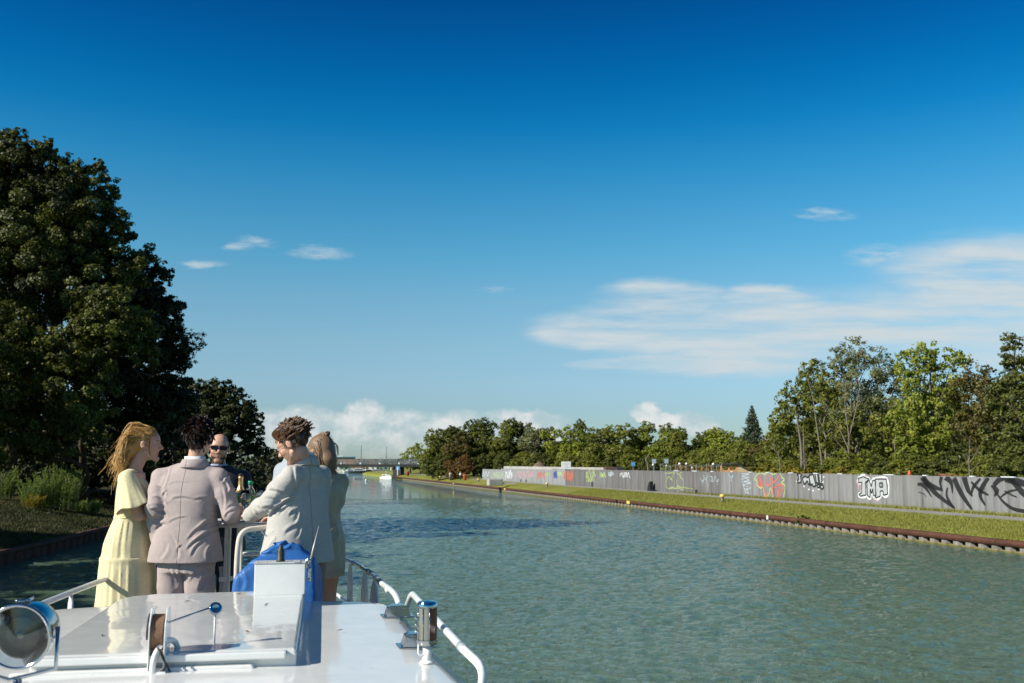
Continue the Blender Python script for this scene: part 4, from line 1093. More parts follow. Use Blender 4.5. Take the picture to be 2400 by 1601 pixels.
# blue canal sign at the pier
def sign(name, label, px, py0, py1, foot, Y, w_, h_, colr, cat='sign', post_r=.05, gz=None, face=None):
    p = at(px, foot, Y); z0 = gz if gz is not None else gz_right(p)
    zc = (at(px, py0, Y).z + at(px, py1, Y).z) / 2
    t = thing(name, label, cat, (p.x, Y, z0)); m_ = MB(); m_.box((0, 0, zc - z0), (w_, .05, h_), bevel=.015); m_.build('board', colr, t)
    m_ = MB(); m_.tube([(0, .06, 0), (0, .06, zc - z0)], post_r, 8); m_.build('post', M['white_paint'] if face is None else face, t)
    return t, zc - z0
blue = simple('sign_blue', (.10, .30, .62), .4)
t, z = sign('canal_sign', 'square blue and white sign on a white post by the bridge pier', 932, 1093, 1101, 1117, 318, 1.25, 1.25, blue, post_r=.16, gz=1.2)
m_ = MB(); m_.box((0, -.04, z - .05), (.5, .02, .6)); m_.build('symbol', M['white_paint'], t)
# white information board
Yb = 150
pole = simple('galvanised_post', (.28, .27, .25), .5, .3)
t, z = sign('notice_board', 'white notice board on a thin post between path and wall', 1327, 1082, 1099, 1142, 118, 22 / F * 118, 17 / F * 118, M['white_paint'], post_r=.04, face=pole, gz=1.46)
m_ = MB()
for i in range(4): m_.box((rng.uniform(-.05, .05), -.03, z + .22 - i * .15), (.7 - .12 * (i % 3), .012, .045))
m_.build('lettering', simple('faded_grey_print', (.45, .47, .48), .7), t)
# moored boats and the far shore
def yacht(px, py_water, Y, Lm, rz, label, hullc, name='motor_yacht'):
    p = at(px, py_water, Y); t = thing(name, label, 'boat', (p.x, Y, 0), rz)
    hb = MB(); n_ = 12; rings = []
    for i in range(n_ + 1):
        f_ = i / n_; x = (f_ - .5) * Lm; w_ = Lm * .16 * math.sin(math.pi * min(1, (1 - f_) * .62 + .08)) ** .6 * (1 if f_ < .97 else .15); zt = .09 * Lm * (1 + .5 * f_ ** 2)
        rings.append([(x, -w_, zt), (x, -w_ * .8, -.2), (x, w_ * .8, -.2), (x, w_, zt)])
    V = [q for r_ in rings for q in r_]; Q = []
    for i in range(n_):
        for j in range(4): Q.append((i * 4 + j, i * 4 + (j + 1) % 4, (i + 1) * 4 + (j + 1) % 4, (i + 1) * 4 + j))
    Q += [(3, 2, 1, 0), tuple(n_ * 4 + k for k in range(4))]
    hb.add(V, Q); hb.build('hull', hullc, t, False)
    m_ = MB(); m_.prism([(-Lm * .32, .1 * Lm), (-Lm * .30, .19 * Lm), (Lm * .08, .19 * Lm), (Lm * .2, .1 * Lm)], Lm * .2, Matrix.Translation((0, Lm * .1, 0)) @ Matrix.Rotation(R(90), 4, 'X')); m_.build('cabin', M['white_paint'], t, bevel=.05)
    m_ = MB(); m_.box((-Lm * .1, 0, .15 * Lm), (Lm * .34, Lm * .206, .04 * Lm)); m_.build('window', M['dark_glass'], t)
    m_ = MB(); m_.tube([(Lm * -.1, 0, .19 * Lm), (Lm * -.1, 0, .36 * Lm)], .05, 6); m_.build('mast', M['white_paint'], t)
    return t
yacht(907, 1118, 322, 7.5, R(-60), 'white motor yacht moored by the bridge pier', M['white_paint'])
yacht(846, 1108, 500, 12, R(10), 'long dark hulled barge lying beyond the bridge', M['pier'], 'barge')
orange = simple('ochre_paint', (.42, .26, .12), .6)
for i, (px, c) in enumerate([(800, M['cream']), (825, M['white_paint']), (868, M['white_paint']), (885, orange)]):
    yacht(px, 1107, 530, 9, R(rng.uniform(-30, 30)), ['cream boat second from the left under the bridge', 'small white boat in the middle under the bridge', 'white boat right of the dark barge', 'ochre hulled boat nearest the bridge pier'][i], c, 'moored_boat')
# boat sheds on the far shore
roofs = [simple('roof_red', (.30, .13, .09), .8), simple('roof_grey', (.2, .2, .2), .8)]
walls_ = [M['cream'], simple('wall_ochre', (.40, .30, .16), .8), M['white_paint'], simple('wall_green', (.13, .22, .16), .8)]
for i, px in enumerate([705, 765, 783, 808, 836, 858, 880, 900, 925]):
    Y = 575; p = at(px, 1104, Y); w_ = rng.uniform(4, 7); h_ = rng.uniform(1.8, 2.5)
    t = thing('boat_house', ['boat house hidden at the left bridge end', 'leftmost boat house seen under the bridge', 'second boat house from the left under the bridge', 'third boat house from the left under the bridge', 'fourth boat house from the left under the bridge',
              'boat house right above the dark barge', 'boat house right of the barge', 'boat house left of the pier', 'boat house behind the pier'][i], 'boat house', (p.x, Y, .8), rng.uniform(-.1, .1), 'small boat houses on the far shore')
    m_ = MB(); m_.box((0, 0, h_ / 2 - .2), (w_, 4, h_ + .4)); m_.build('wall', walls_[i % 4], t)
    m_ = MB(); m_.prism([(-2.4, 0), (2.4, 0), (0, 1.1)], w_ + .5, Matrix.Translation((-w_ / 2 - .25, 0, h_)) @ Matrix.Rotation(R(90), 4, 'Z') @ Matrix.Rotation(R(90), 4, 'X')); m_.build('roof', roofs[i % 2], t)
    m_ = MB(); m_.box((-w_ * .2, -2.02, h_ * .4), (1.0, .06, 1.5)); m_.build('door', M['pier'], t)
    m_ = MB(); m_.box((w_ * .2, -2.02, h_ * .55), (1.2, .06, .9)); m_.build('window', M['dark_glass'], t)
for i, px in enumerate(range(690, 960, 22)):
    o = place([1, 7, 11, 6][i % 4], px, 1090, 600 + (i % 3) * 12, 'far shore tree number %d from the left seen under the bridge' % (i + 1), 1.6, 'low trees on the far shore')

# people on the tow path, bins, bollards, the duck
def walker(px, foot, Y, hgt, label, shirt, trousers, rz):
    p = at(px, foot, Y); t = thing('person', label, 'person', (p.x, Y, 1.48), rz)
    k = hgt / 1.75; bm_ = MB()
    bm_.tube([(0, 0, 1.0 * k), (0, 0, 1.25 * k), (0, 0, 1.42 * k), (0, 0, 1.47 * k), (0, 0, 1.52 * k), (0, 0, 1.60 * k), (0, .01, 1.68 * k), (0, 0, 1.75 * k)], [.13, .15, .16, .07, .06, .09, .095, .03], 10)
    bm_.build('body', simple('skin_far', (.42, .26, .19), .6), t, True)
    s_ = MB(); s_.tube([(0, 0, .95 * k), (0, 0, 1.2 * k), (0, 0, 1.40 * k), (0, 0, 1.47 * k)], [.17, .17, .21, .10], 10)
    for e in (-1, 1): s_.tube([(e * .19, 0, 1.42 * k), (e * .25, .03, 1.15 * k), (e * .22, .15, .98 * k)], [.06, .05, .04], 6)
    s_.build('shirt', shirt, t, True)
    l_ = MB()
    for e in (-1, 1): l_.tube([(e * .08, 0, .98 * k), (e * .1, e * .08 + .02, .5 * k), (e * .1, e * .16, .03)], [.1, .075, .055], 8)
    l_.build('trousers', trousers, t, True)
    return t
walker(1055, 1122, 222, 1.7, 'walker in pale clothes on the path left of the white shirted one', M['cream'], M['concrete'], 0)
walker(1079, 1122, 214, 1.75, 'walker in white shirt and dark trousers beside the orange bin', M['white_paint'], M['pier'], R(20))
def bin_(px, foot, Y, h_, w_, colr, label):
    p = at(px, foot, Y); t = thing('litter_bin', label, 'bin', (p.x, Y, 1.47))
    m_ = MB(); m_.lathe([(w_ * .40, 0), (w_ * .5, h_ * .9), (w_ * .54, h_ * .92), (w_ * .54, h_)], (0, 0, 0), 14); m_.build('drum', colr, t, True)
    m_ = MB(); m_.lathe([(w_ * .5, h_), (w_ * .3, h_ * 1.08), (0.001, h_ * 1.1)], (0, 0, 0), 14); m_.build('lid', M['pier'], t, True)
redm = simple('signal_red', (.62, .10, .05), .5); orm = simple('signal_orange', (.70, .20, .07), .5)
bin_(1090, 1124, 212, 1.15, .95, orm, 'orange red litter bin at the left end of the grey wall')
bin_(956, 1114, 285, 1.2, .9, redm, 'small red bin on the grass near the bridge')
yel = simple('bollard_yellow', (.66, .48, .12), .55); gry = simple('bollard_grey', (.15, .14, .13), .8)
def bollard(px, foot, label, n_=None, s=1.0):
    g0 = ground(px, foot, 1.40); t = thing('mooring_bollard', label, 'bollard', (g0.x, g0.y, 1.34), 0, 'yellow topped bollards along the quay')
    m_ = MB(); m_.lathe([(.20 * s, 0), (.17 * s, .05), (.15 * s, .34 * s), (.15 * s, .36 * s)], (0, 0, 0), 14); m_.build('shaft', gry, t, True)
    m_ = MB(); m_.lathe([(.15 * s, .36 * s), (.23 * s, .40 * s), (.25 * s, .50 * s), (.20 * s, .66 * s), (.05 * s, .70 * s), (0.001, .70 * s)], (0, 0, 0), 14); m_.build('cap', yel, t, True)
bollard(1693, 1173, 'nearest yellow topped bollard on the grass, below the shed')
bollard(1282, 1140, 'yellow topped bollard left of the white notice board')
bollard(1121, 1129, 'yellow topped bollard near the left end of the wall')
bollard(1031, 1122, 'farthest yellow topped bollard near the walkers')
def plate(px, py, label, w_, h_, colr):
    g0 = ground(px, py, .55); s0 = (Vector((g0.x, g0.y, 0)) - R0).dot(RD); p = rb(s0, -.27, .53)
    m_ = MB(); m_.box((0, 0, 0), (w_, .05, h_), TH + R(90), bevel=.01); o = m_.build('marker_plate', colr, None); o.location = p
    tag(o, label, 'marker'); 
plate(1486, 1177, 'yellow marker plate on the quay edge', .95, .34, yel)
plate(1175, 1146, 'small yellow marker plate far along the quay', .9, .32, yel)
plate(1058, 1133, 'farthest tiny yellow marker on the quay', .9, .3, yel)
plate(1820, 1212, 'small white marker on the quay left of the sprouting bush', .28, .34, M['white_paint'])
plate(2398, 1288, 'small white marker at the right picture edge on the quay', .4, .3, M['white_paint'])
# bush sprouting from the quay
g0 = ground(1884, 1222, .5)
V, Q, T = leafcloud([(0, 0, .15, .55, .45, .38), (-.35, 0, -.05, .35, .3, .22), (.3, 0, .2, .35, .3, .3)], 1.6, .07, .045, 91)
o = link('quay_bush', npmesh('quay_bush', V, Q, {'tint': T}), M['deep'], None, False); o.location = (g0.x - .1, g0.y, .45); tag(o, 'little dark bush sprouting from the rusty quay edge', 'bush')
# concrete block and a folding black chair shape by the wall
g0 = ground(1160, 1135, 1.3); m_ = MB(); m_.box((0, 0, .45), (2.6, 1.6, 1.1), .3, bevel=.08); m_.box((2.6, .3, .25), (2.6, .9, .22), .1)
o = m_.build('concrete_block', M['concrete'], None); o.location = (g0.x, g0.y, 1.2); tag(o, 'pale concrete block with a slab on the grass near the quay', 'block')
d_ = wall_d_of_px(1537); p = wallp(d_, 1.5, .55)
t = thing('folding_lounger', 'black folding lounger leaning against the foot of the wall', 'lounger', p, math.atan2(-.97, .24))
blk = simple('black_fabric', (.012, .012, .013), .8)
m_ = MB(); m_.prism([(-.1, 0), (-.15, 1.25), (-.6, 1.0), (-1.15, .15), (-1.2, 0)], .5, Matrix.Translation((0, .25, 0)) @ Matrix.Rotation(R(90), 4, 'X')); m_.build('backrest', blk, t, bevel=.04)
m_ = MB(); m_.box((.5, 0, .1), (1.3, .5, .07)); m_.tube([(-.1, -.25, .1), (1.1, -.25, .02)], .02); m_.build('seat', blk, t)
for px_, h_, lab in ((1390, .75, 'black post stub against the wall right of the notice board'), (1223, .5, 'left black post stub at the far wall'), (1235, .5, 'right black post stub at the far wall'), (1634, .45, 'small dark post stub left of the pale scribbles')):
    p = wallp(wall_d_of_px(px_), 1.46, .2); m_ = MB(); m_.box((0, 0, h_ / 2), (.14, .14, h_), .2, bevel=.02); m_.box((0, 0, h_ + .02), (.2, .2, .06), .2)
    o = m_.build('post_stub', blk, None); o.location = p; tag(o, lab, 'post')

# things behind the wall: shed, site fence, lamps, concrete wall, tile roof
wood = simple('raw_orange_timber', (.62, .33, .16), .7, 0, .1, 3)
def WY(px, o_=5): return wallY(px) + o_
Ys = WY(1690, 8); p0 = at(1690, 1100, Ys); p1 = at(1768, 1100, Ys)
t = thing('timber_shed', 'open orange timber shed with black sloping roof behind the wall', 'shed', (p0.x, Ys, 1.8)); Wd = p1.x - p0.x
zt = at(1700, 1089, Ys).z - 1.8; zb = at(1700, 1106, Ys).z - 1.8
m_ = MB(); m_.box((Wd * .24, 0, zt - .1), (Wd * .5, .25, .22)); m_.box((Wd * .24, 0, zb + .1), (Wd * .5, .25, .25))
for f_ in (0.01, .23, .46): m_.box((Wd * f_, 0, (zt) / 2 - .1), (.2, .2, zt - .15))
m_.build('frame', wood, t)
m_ = MB(); m_.prism([(Wd * .46 + .12, 0), (Wd * .98, 0), (Wd * .98, zt * .72), (Wd * .46 + .12, zt - .06)], .12, Matrix.Rotation(R(90), 4, 'X')); m_.build('wall', simple('pale_boards', (.55, .42, .27), .8, 0, .1, 3), t)
m_ = MB(); m_.add([(-.2, -.4, zt + .05), (Wd * .45, -.4, zt + .16), (Wd * 1.06, -.4, zt * .66), (Wd * 1.06, 3, zt * .66), (Wd * .45, 3, zt + .16), (-.2, 3, zt + .05),
                   (-.2, -.4, zt - .03), (Wd * .45, -.4, zt + .06), (Wd * 1.06, -.4, zt * .60), (Wd * 1.06, 3, zt * .6), (Wd * .45, 3, zt + .06), (-.2, 3, zt - .03)],
                  [(0, 1, 4, 5), (1, 2, 3, 4), (6, 11, 10, 7), (7, 10, 9, 8), (0, 6, 7, 1), (1, 7, 8, 2), (2, 8, 9, 3), (5, 4, 10, 11), (4, 3, 9, 10), (0, 5, 11, 6)]); m_.build('roof', M['pier'], t)
m_ = MB(); m_.box((Wd * .5, 2.6, zt * .3), (Wd, .12, zt * .62)); m_.build('rear_wall', wood, t)
Yt = WY(2250, 9); p0 = at(2215, 1100, Yt); p1 = at(2300, 1100, Yt); zt = at(2250, 1112, Yt).z
tile = mat('clay_tiles', lambda b: princ(b, b.mix(b.map(b.noise(b.scale(coords(b), (6, 14, 6)), 1.0, 3), .35, .65), (.14, .065, .04), (.42, .20, .12)), .85, 0, .2))
t = thing('garden_house', 'low garden house with clay tile roof peeping over the wall', 'garden house', ((p0.x + p1.x) / 2, Yt, 1.8)); Wd = p1.x - p0.x
m_ = MB(); m_.box((0, 1.5, (zt - 1.8) / 2 - .2), (Wd * .9, 2.4, zt - 2.2)); m_.build('wall', M['cream'], t)
m_ = MB(); zz = zt - 1.8; m_.add([(-Wd / 2, -.1, zz - .35), (Wd / 2, -.1, zz - .5), (Wd / 2, 1.6, zz), (-Wd / 2, 1.6, zz + .05), (-Wd / 2, 3.2, zz - .4), (Wd / 2, 3.2, zz - .5), (-Wd / 2, -.1, zz - .45), (Wd / 2, -.1, zz - .6)], [(0, 1, 2, 3), (3, 2, 5, 4), (6, 7, 1, 0)]); m_.build('roof', tile, t)
# site fence with lamps
t = thing('site_fence', 'wire site fence with posts and rails above the middle of the wall', 'fence')
gal = simple('galvanised', (.22, .24, .25), .5, .4)
pm = []
for i, px_ in enumerate(range(1548, 1700, 12)):
    Y = WY(px_, 4); p = at(px_, 1100, Y); z1 = at(px_, 1087 + (i % 3) * 2, Y).z
    m_ = MB(); m_.tube([(p.x, Y, 1.6), (p.x, Y, z1)], .05, 6); m_.build('post', gal, t); pm.append(Vector((p.x, Y, z1)))
for dz in (-.15, -.75):
    m_ = MB(); m_.tube([q + Vector((0, .06, dz)) for q in pm], .025, 5); m_.build('rail', gal, t)
for i, (px_, py_) in enumerate([(1562, 1094), (1593, 1089), (1609, 1089), (1622, 1099), (1672, 1090), (1531, 1091)]):
    Y = WY(px_, 6); p = at(px_, 1100, Y); z1 = at(px_, py_, Y).z
    t = thing('garden_lamp', 'small white globe lamp on a thin post, number %d from the left' % ([2, 3, 4, 5, 6, 1][i]), 'lamp', (p.x, Y, 1.7), 0, 'white globe lamps behind the site fence')
    m_ = MB(); m_.tube([(0, 0, 0), (0, 0, z1 - 1.7)], .035, 6); m_.build('post', gal, t)
    m_ = MB(); m_.lathe([(.02, -.17), (.13, -.10), (.17, 0), (.13, .10), (.02, .17)], (0, 0, z1 - 1.7 + .1), 12); m_.build('globe', M['white_paint'], t, True)
# tall site fence netting, brown
a, b_ = at(1575, 1100, WY(1575, 14)), at(1700, 1100, WY(1700, 14)); 
rustf = leaf_mat('climbing_autumn_leaves', (.16, .10, .02), (.36, .22, .04))
V, Q, T = leafcloud([(a.lerp(b_, f_).x - a.x, a.lerp(b_, f_).y - a.y, 1.5, 1.3, .5, 1.5) for f_ in np.linspace(.15, 1, 9)], .9, .12, .08, 95)
o = link('climbing_hedge', npmesh('climbing_hedge', V, Q, {'tint': T}), rustf, None, False); o.location = (a.x, a.y, 1.9); tag(o, 'orange autumn hedge behind the site fence left of the shed', 'hedge')
# pale concrete retaining wall and containers behind, left part
a, b_ = at(1182, 1100, WY(1182, 16)), at(1416, 1100, WY(1416, 12)); zt = at(1300, 1094, (a.y + b_.y) / 2).z
m_ = MB(); dd = b_ - a; m_.box(((a.x + b_.x) / 2, (a.y + b_.y) / 2, zt / 2 + .6), (dd.length, .3, zt - 1.2), math.atan2(dd.y, dd.x))
tag(m_.build('concrete_wall', M['concrete'], None), 'long pale concrete wall rising behind the left part of the grey wall', 'wall')
for i, (x0, x1, lab, c) in enumerate([(1418, 1445, 'reddish brown container behind the wall', simple('brown_container', (.13, .07, .06), .7)), (1446, 1462, 'dark blue container beside the brown one', simple('navy_container', (.03, .035, .05), .6))]):
    Y = WY(x0, 9); a = at(x0, 1100, Y); b_ = at(x1, 1100, Y); zt = at(x0, 1095, Y).z
    m_ = MB(); m_.box(((a.x + b_.x) / 2, Y + 1, (1.6 + zt) / 2), (b_.x - a.x, 2.2, zt - 1.6), bevel=.05)
    for k in range(8): m_.box((a.x + (b_.x - a.x) * (k + .5) / 8, Y - .12, (1.6 + zt) / 2), (.08, .06, zt - 1.9))
    tag(m_.build('container', c, None), lab, 'container')
Y = WY(1270, 22); p = at(1264, 1100, Y); V, Q, T = leafcloud([(0, 0, .8, 2.6, 2, 1.7)], .4, .1, .1, 9)
m_ = MB(); m_.lathe([(3.4, 0), (2.2, 1.6), (.9, 3.1), (.1, 3.6)], (0, 0, 0), 22); o = m_.build('earth_heap', simple('brown_earth', (.18, .12, .075), .95, 0, .25, 2, .2), None, True); o.location = (p.x, Y, 1.8); tag(o, 'brown heap of earth above the far part of the wall', 'heap')
p = at(2131, 1100, WY(2131, 7)); m_ = MB(); m_.lathe([(.08, 0), (.16, .05), (.18, .5), (.10, .62), (.02, .65)], (0, 0, 0), 14)
o = m_.build('red_water_butt', redm, None, True); o.location = (p.x, p.y, at(2131, 1103, p.y).z - .6); o.scale = (.75, .75, .9); tag(o, 'bright red barrel peeping over the wall under the yellow green tree', 'barrel')
for px_, lab in ((1484, 'thin blue sign post left of the crooked dead trunk'), (1533, 'thin grey sign post right of the crooked dead trunk'), (1562, 'thin sign post with pale plate on the mound')):
    Y = WY(px_, 10); p = at(px_, 1100, Y); z1 = at(px_, 1076 if px_ > 1500 else 1083, Y).z
    t = thing('sign_post', lab, 'sign', (p.x, Y, 1.8)); m_ = MB(); m_.tube([(0, 0, 0), (0, 0, z1 - 1.8)], .05, 6); m_.build('post', gal, t)
    m_ = MB(); m_.box((0, -.07, z1 - 2.1), (.55, .04, .6), bevel=.01); m_.build('plate', blue if px_ < 1500 else simple('pale_plate', (.35, .42, .52), .5), t)
# duck, buoy and the floating marker on the left bank
def duck(px, py):
    g0 = ground(px, py, .05); t = tag(MB_duck().build('duck', M['pier'], None, True), 'dark duck swimming before the bridge', 'duck'); t.location = (g0.x, g0.y, .02); t.scale = (1.6, 1.6, 1.6)
def MB_duck():
    m_ = MB(); m_.tube([(-.28, 0, .10), (-.2, 0, .08), (-.05, 0, .08), (.1, 0, .08), (.18, 0, .10), (.2, 0, .2), (.24, 0, .24), (.3, 0, .22), (.36, 0, .21)], [.02, .07, .11, .10, .06, .045, .05, .025, .008], 10); return m_
duck(816, 1133)
g0 = ground(858, 1126, .1); m_ = MB(); m_.lathe([(.02, -.3), (.3, -.1), (.34, .05), (.24, .3), (.05, .42)], (0, 0, 0), 14)
o = m_.build('buoy', M['white_paint'], None, True); o.location = (g0.x, g0.y, .05); tag(o, 'small white buoy floating before the bridge', 'buoy')
p = lb(37.5, -.2, .42); m_ = MB(); m_.box((0, 0, 0), (.05, .42, .34), .2, bevel=.01); o = m_.build('marker_plate', M['concrete'], None); o.location = p; tag(o, 'pale plate on the dark left quay edge', 'marker')
g0 = at(624, 1110, 150); t = thing('marker_post', 'white topped marker post on the left bank behind the grey suited man', 'post', (g0.x, 150, .7)); m_ = MB(); m_.tube([(0, 0, 0), (0, 0, 2.6)], .08, 8); m_.build('post', M['pier'], t)
m_ = MB(); m_.lathe([(.05, 2.6), (.22, 2.75), (.22, 3.0), (.05, 3.15)], (0, 0, 0), 12); m_.build('lamp', M['white_paint'], t, True)
# ================================================================== the boat
BO = Vector((-1.208, 3.584, 3.65)); BANG = R(10.5)
BM_ = Matrix.Translation(BO) @ Matrix.Rotation(BANG, 4, 'Z'); BMI = BM_.inverted()
boat = thing('motor_boat', 'white motor boat with glossy cabin roof carrying the people on its foredeck', 'boat', BO, BANG)
def bl(px, py, Y): return BMI @ at(px, py, Y)            # boat coordinates (starboard, ahead, above deck)
def gel_build(b):
    P = coords(b); n1 = b.noise(b.scale(P, (1, .6, 1)), 2.2, 3, .5); n2 = b.noise(P, 9, 4, .6); n3 = b.noise(b.scale(P, (1, .35, 1)), 26, 4, .7)
    c = b.mix(b.map(n2, .35, .7), (.78, .79, .77), (.70, .72, .70))
    c = b.mix(b.map(n3, .62, .80, 0, .35), c, (.50, .50, .47))
    nm = bump(b, b.m('ADD', n1, b.m('MULTIPLY', b.noise(b.scale(P, (1, .5, 1)), 7, 2), .12)), .010, .55)
    return princ(b, c, b.map(n2, .3, .7, .06, .13), 0, .42, nm)
M['gel'] = mat('white_gelcoat', gel_build)
def gel2_build(b):
    P = coords(b); n1 = b.noise(b.scale(P, (1, .6, 1)), 2.6, 3, .5); n2 = b.noise(P, 9, 4, .6)
    c = b.mix(b.map(n2, .35, .7), (.63, .65, .64), (.57, .60, .59))
    c = b.mix(b.map(b.noise(b.scale(P, (1, .35, 1)), 26, 4, .7), .62, .80, 0, .35), c, (.42, .43, .41))
    nm = bump(b, b.m('ADD', n1, b.m('MULTIPLY', b.noise(b.scale(P, (1, .5, 1)), 7, 2), .25)), .012, .6)
    return princ(b, c, b.map(n2, .3, .7, .035, .09), 0, .75, nm)
M['gel2'] = mat('shade_greyed_hatch_gelcoat', gel2_build)  # same white gelcoat, shadow on the hatch put into its greyer base
M['tube'] = simple('white_enamel_tube', (.78, .79, .77), .25, 0, .05, 6, coat=.4)
M['chrome'] = mat('chrome', lambda b: princ(b, (.50, .50, .50), b.map(b.noise(coords(b), 30, 3), .3, .7, .05, .14), 1.0))
M['black'] = simple('black_rubber', (.02, .02, .02), .6)
M['rope'] = simple('brown_rope', (.13, .075, .045), .9, 0, .3, 40, .004)

def hw(t):                                               # half width of the hull plan
    return float(np.interp(t, [-4, 0, 1.7, 3, 4, 4.6, 5.0, 5.25], [1.20, 1.17, 1.06, .96, .82, .64, .38, .02]))
ts = list(np.linspace(-4, 4.6, 30)) + [4.8, 5.0, 5.12, 5.2, 5.25]
V = []; Q = []
sec = [(1.0, .16), (1.03, -.1), (.98, -1.2), (.86, -2.6), (.5, -3.95)]
for t_ in ts:
    w_ = hw(t_)
    for k, z in sec: V.append((w_ * k, t_ + (.0 if z > -1 else -.12 * abs(z)), z + max(0, t_ - 2) * .03))
    for k, z in sec[::-1]: V.append((-w_ * k, t_ + (.0 if z > -1 else -.12 * abs(z)), z + max(0, t_ - 2) * .03))
n_ = len(sec) * 2
for i in range(len(ts) - 1):
    for j in range(n_ - 1): Q.append((i * n_ + j, i * n_ + j + 1, (i + 1) * n_ + j + 1, (i + 1) * n_ + j))
link('hull', npmesh('hull', V, Q), M['gel'], boat, True)
V = []; Q = []
for t_ in ts: V += [(-hw(t_) * .98, t_, 0), (hw(t_) * .98, t_, 0)]
for i in range(len(ts) - 1): Q.append((2 * i, 2 * i + 1, 2 * i + 3, 2 * i + 2))
link('deck', npmesh('deck', V, Q), simple('sand_deck_paint', (.42, .38, .32), .7, 0, .08, 5), boat, False)

# cabin roof: cambered slab with rounded front corners
def roofhalf(t): 
    w_ = float(np.interp(t, [-3.2, -.4, .45, 1.4], [1.18, 1.045, .96, .925]))
    if t > 1.45: w_ = .925 - .12 * ((t - 1.45) / .27) ** 3 * 1.0
    return w_
def roofz(s, t, w_): return .735 - .018 * (abs(s) / w_) ** 2.2
V = []; Q = []; tt = list(np.linspace(-3.2, 1.4, 34)) + list(np.linspace(1.45, 1.72, 8)); ns = 28
for t_ in tt:
    w_ = roofhalf(t_)
    for j in range(ns + 1):
        a = (j / ns * 2 - 1); s_ = math.sin(a * math.pi / 2) * w_ if False else a * w_
        V.append((s_, t_, roofz(s_, t_, w_) - (.02 * max(0, (abs(a) - .965) / .035) ** 2)))
    V.append((w_ + .006, t_, .66)); V.append((w_ - .01, t_, .62)); V.append((-w_ - .006, t_, .66)); V.append((-w_ + .01, t_, .62))
m_n = ns + 5
for i in range(len(tt) - 1):
    for j in range(ns): Q.append((i * m_n + j, i * m_n + j + 1, (i + 1) * m_n + j + 1, (i + 1) * m_n + j))
    for a, b_ in ((ns, ns + 1), (ns + 1, ns + 2)): Q.append((i * m_n + a, i * m_n + b_, (i + 1) * m_n + b_, (i + 1) * m_n + a))
    for a, b_ in ((ns + 3, 0), (ns + 4, ns + 3)): Q.append((i * m_n + a, i * m_n + b_, (i + 1) * m_n + b_, (i + 1) * m_n + a))
# front lip
base = (len(tt) - 1) * m_n; k0 = len(V)
for j in range(ns + 1): V.append((V[base + j][0] * .995, 1.735, V[base + j][2] - .02))
for j in range(ns + 1): V.append((V[base + j][0] * .99, 1.735, .62))
for j in range(ns):
    Q.append((base + j, base + j + 1, k0 + j + 1, k0 + j)); Q.append((k0 + j, k0 + j + 1, k0 + ns + 2 + j, k0 + ns + 1 + j))
link('cabin_roof', npmesh('cabin_roof', V, Q), M['gel'], boat, True)
m_ = MB(); m_.box((0, -.75, .32), (1.78, 4.8, .60), bevel=.04); m_.build('cabin', M['gel'], boat)
for s_ in (-1, 1):
    for k in range(3): m_ = MB(); m_.box((s_ * .892, -1.6 + k * 1.1, .36), (.02, .7, .26), bevel=.008); m_.build('window', M['dark_glass'], boat)
# sliding hatch with chamfered edges
hp = [(-.445, .0), (-.445, 1.50), (-.405, 1.60), (-.30, 1.66), (.443, 1.70), (.445, 0.0)]
def slab(poly, z0, z1, ch, nm_, matl, lip=None):
    c = Vector((sum(p[0] for p in poly) / len(poly), sum(p[1] for p in poly) / len(poly)))
    V = [(x, y, z0) for x, y in poly] + [(x, y, z1 - ch) for x, y in poly]
    for x, y in poly:
        d = Vector((c.x - x, c.y - y)); d.normalize(); V.append((x + d.x * ch * 1.2, y + d.y * ch * 1.2, z1))
    n_ = len(poly); Fc = []
    for r_ in (0, n_):
        for i in range(n_): Fc.append((r_ + i, r_ + (i + 1) % n_, r_ + n_ + (i + 1) % n_, r_ + n_ + i))
    Fc.append(tuple(2 * n_ + i for i in range(n_)))
    Fc = [f[::-1] for f in Fc]
    m_ = MB(); m_.add(V, Fc); return m_.build(nm_, matl, boat, bevel=.006)
slab(hp, .70, .792, .012, 'sliding_hatch', M['gel2'])
slab([(-.50, -.035), (-.50, .0), (.30, .0), (.30, -.035)], .70, .746, .006, 'hatch_rail', M['gel'])
m_ = MB(); m_.box((-.02, -.002, .775), (.86, .05, .026), bevel=.006); m_.build('hatch_lip', M['gel'], boat)
# side deck / gunwale plate right
m_ = MB(); m_.add([(.955, -1.6, .60), (1.20, -1.6, .50), (1.16, -.2, .52), (1.0, 1.15, .60), (.95, 1.3, .64)], [(0, 1, 2, 3, 4)]); m_.build('side_deck', M['gel'], boat)
m_ = MB(); m_.add([(-.955, -1.6, .60), (-1.20, -1.6, .50), (-1.16, -.2, .52), (-1.0, 1.15, .60), (-.95, 1.3, .64)], [(4, 3, 2, 1, 0)]); m_.build('side_deck', M['gel'], boat)

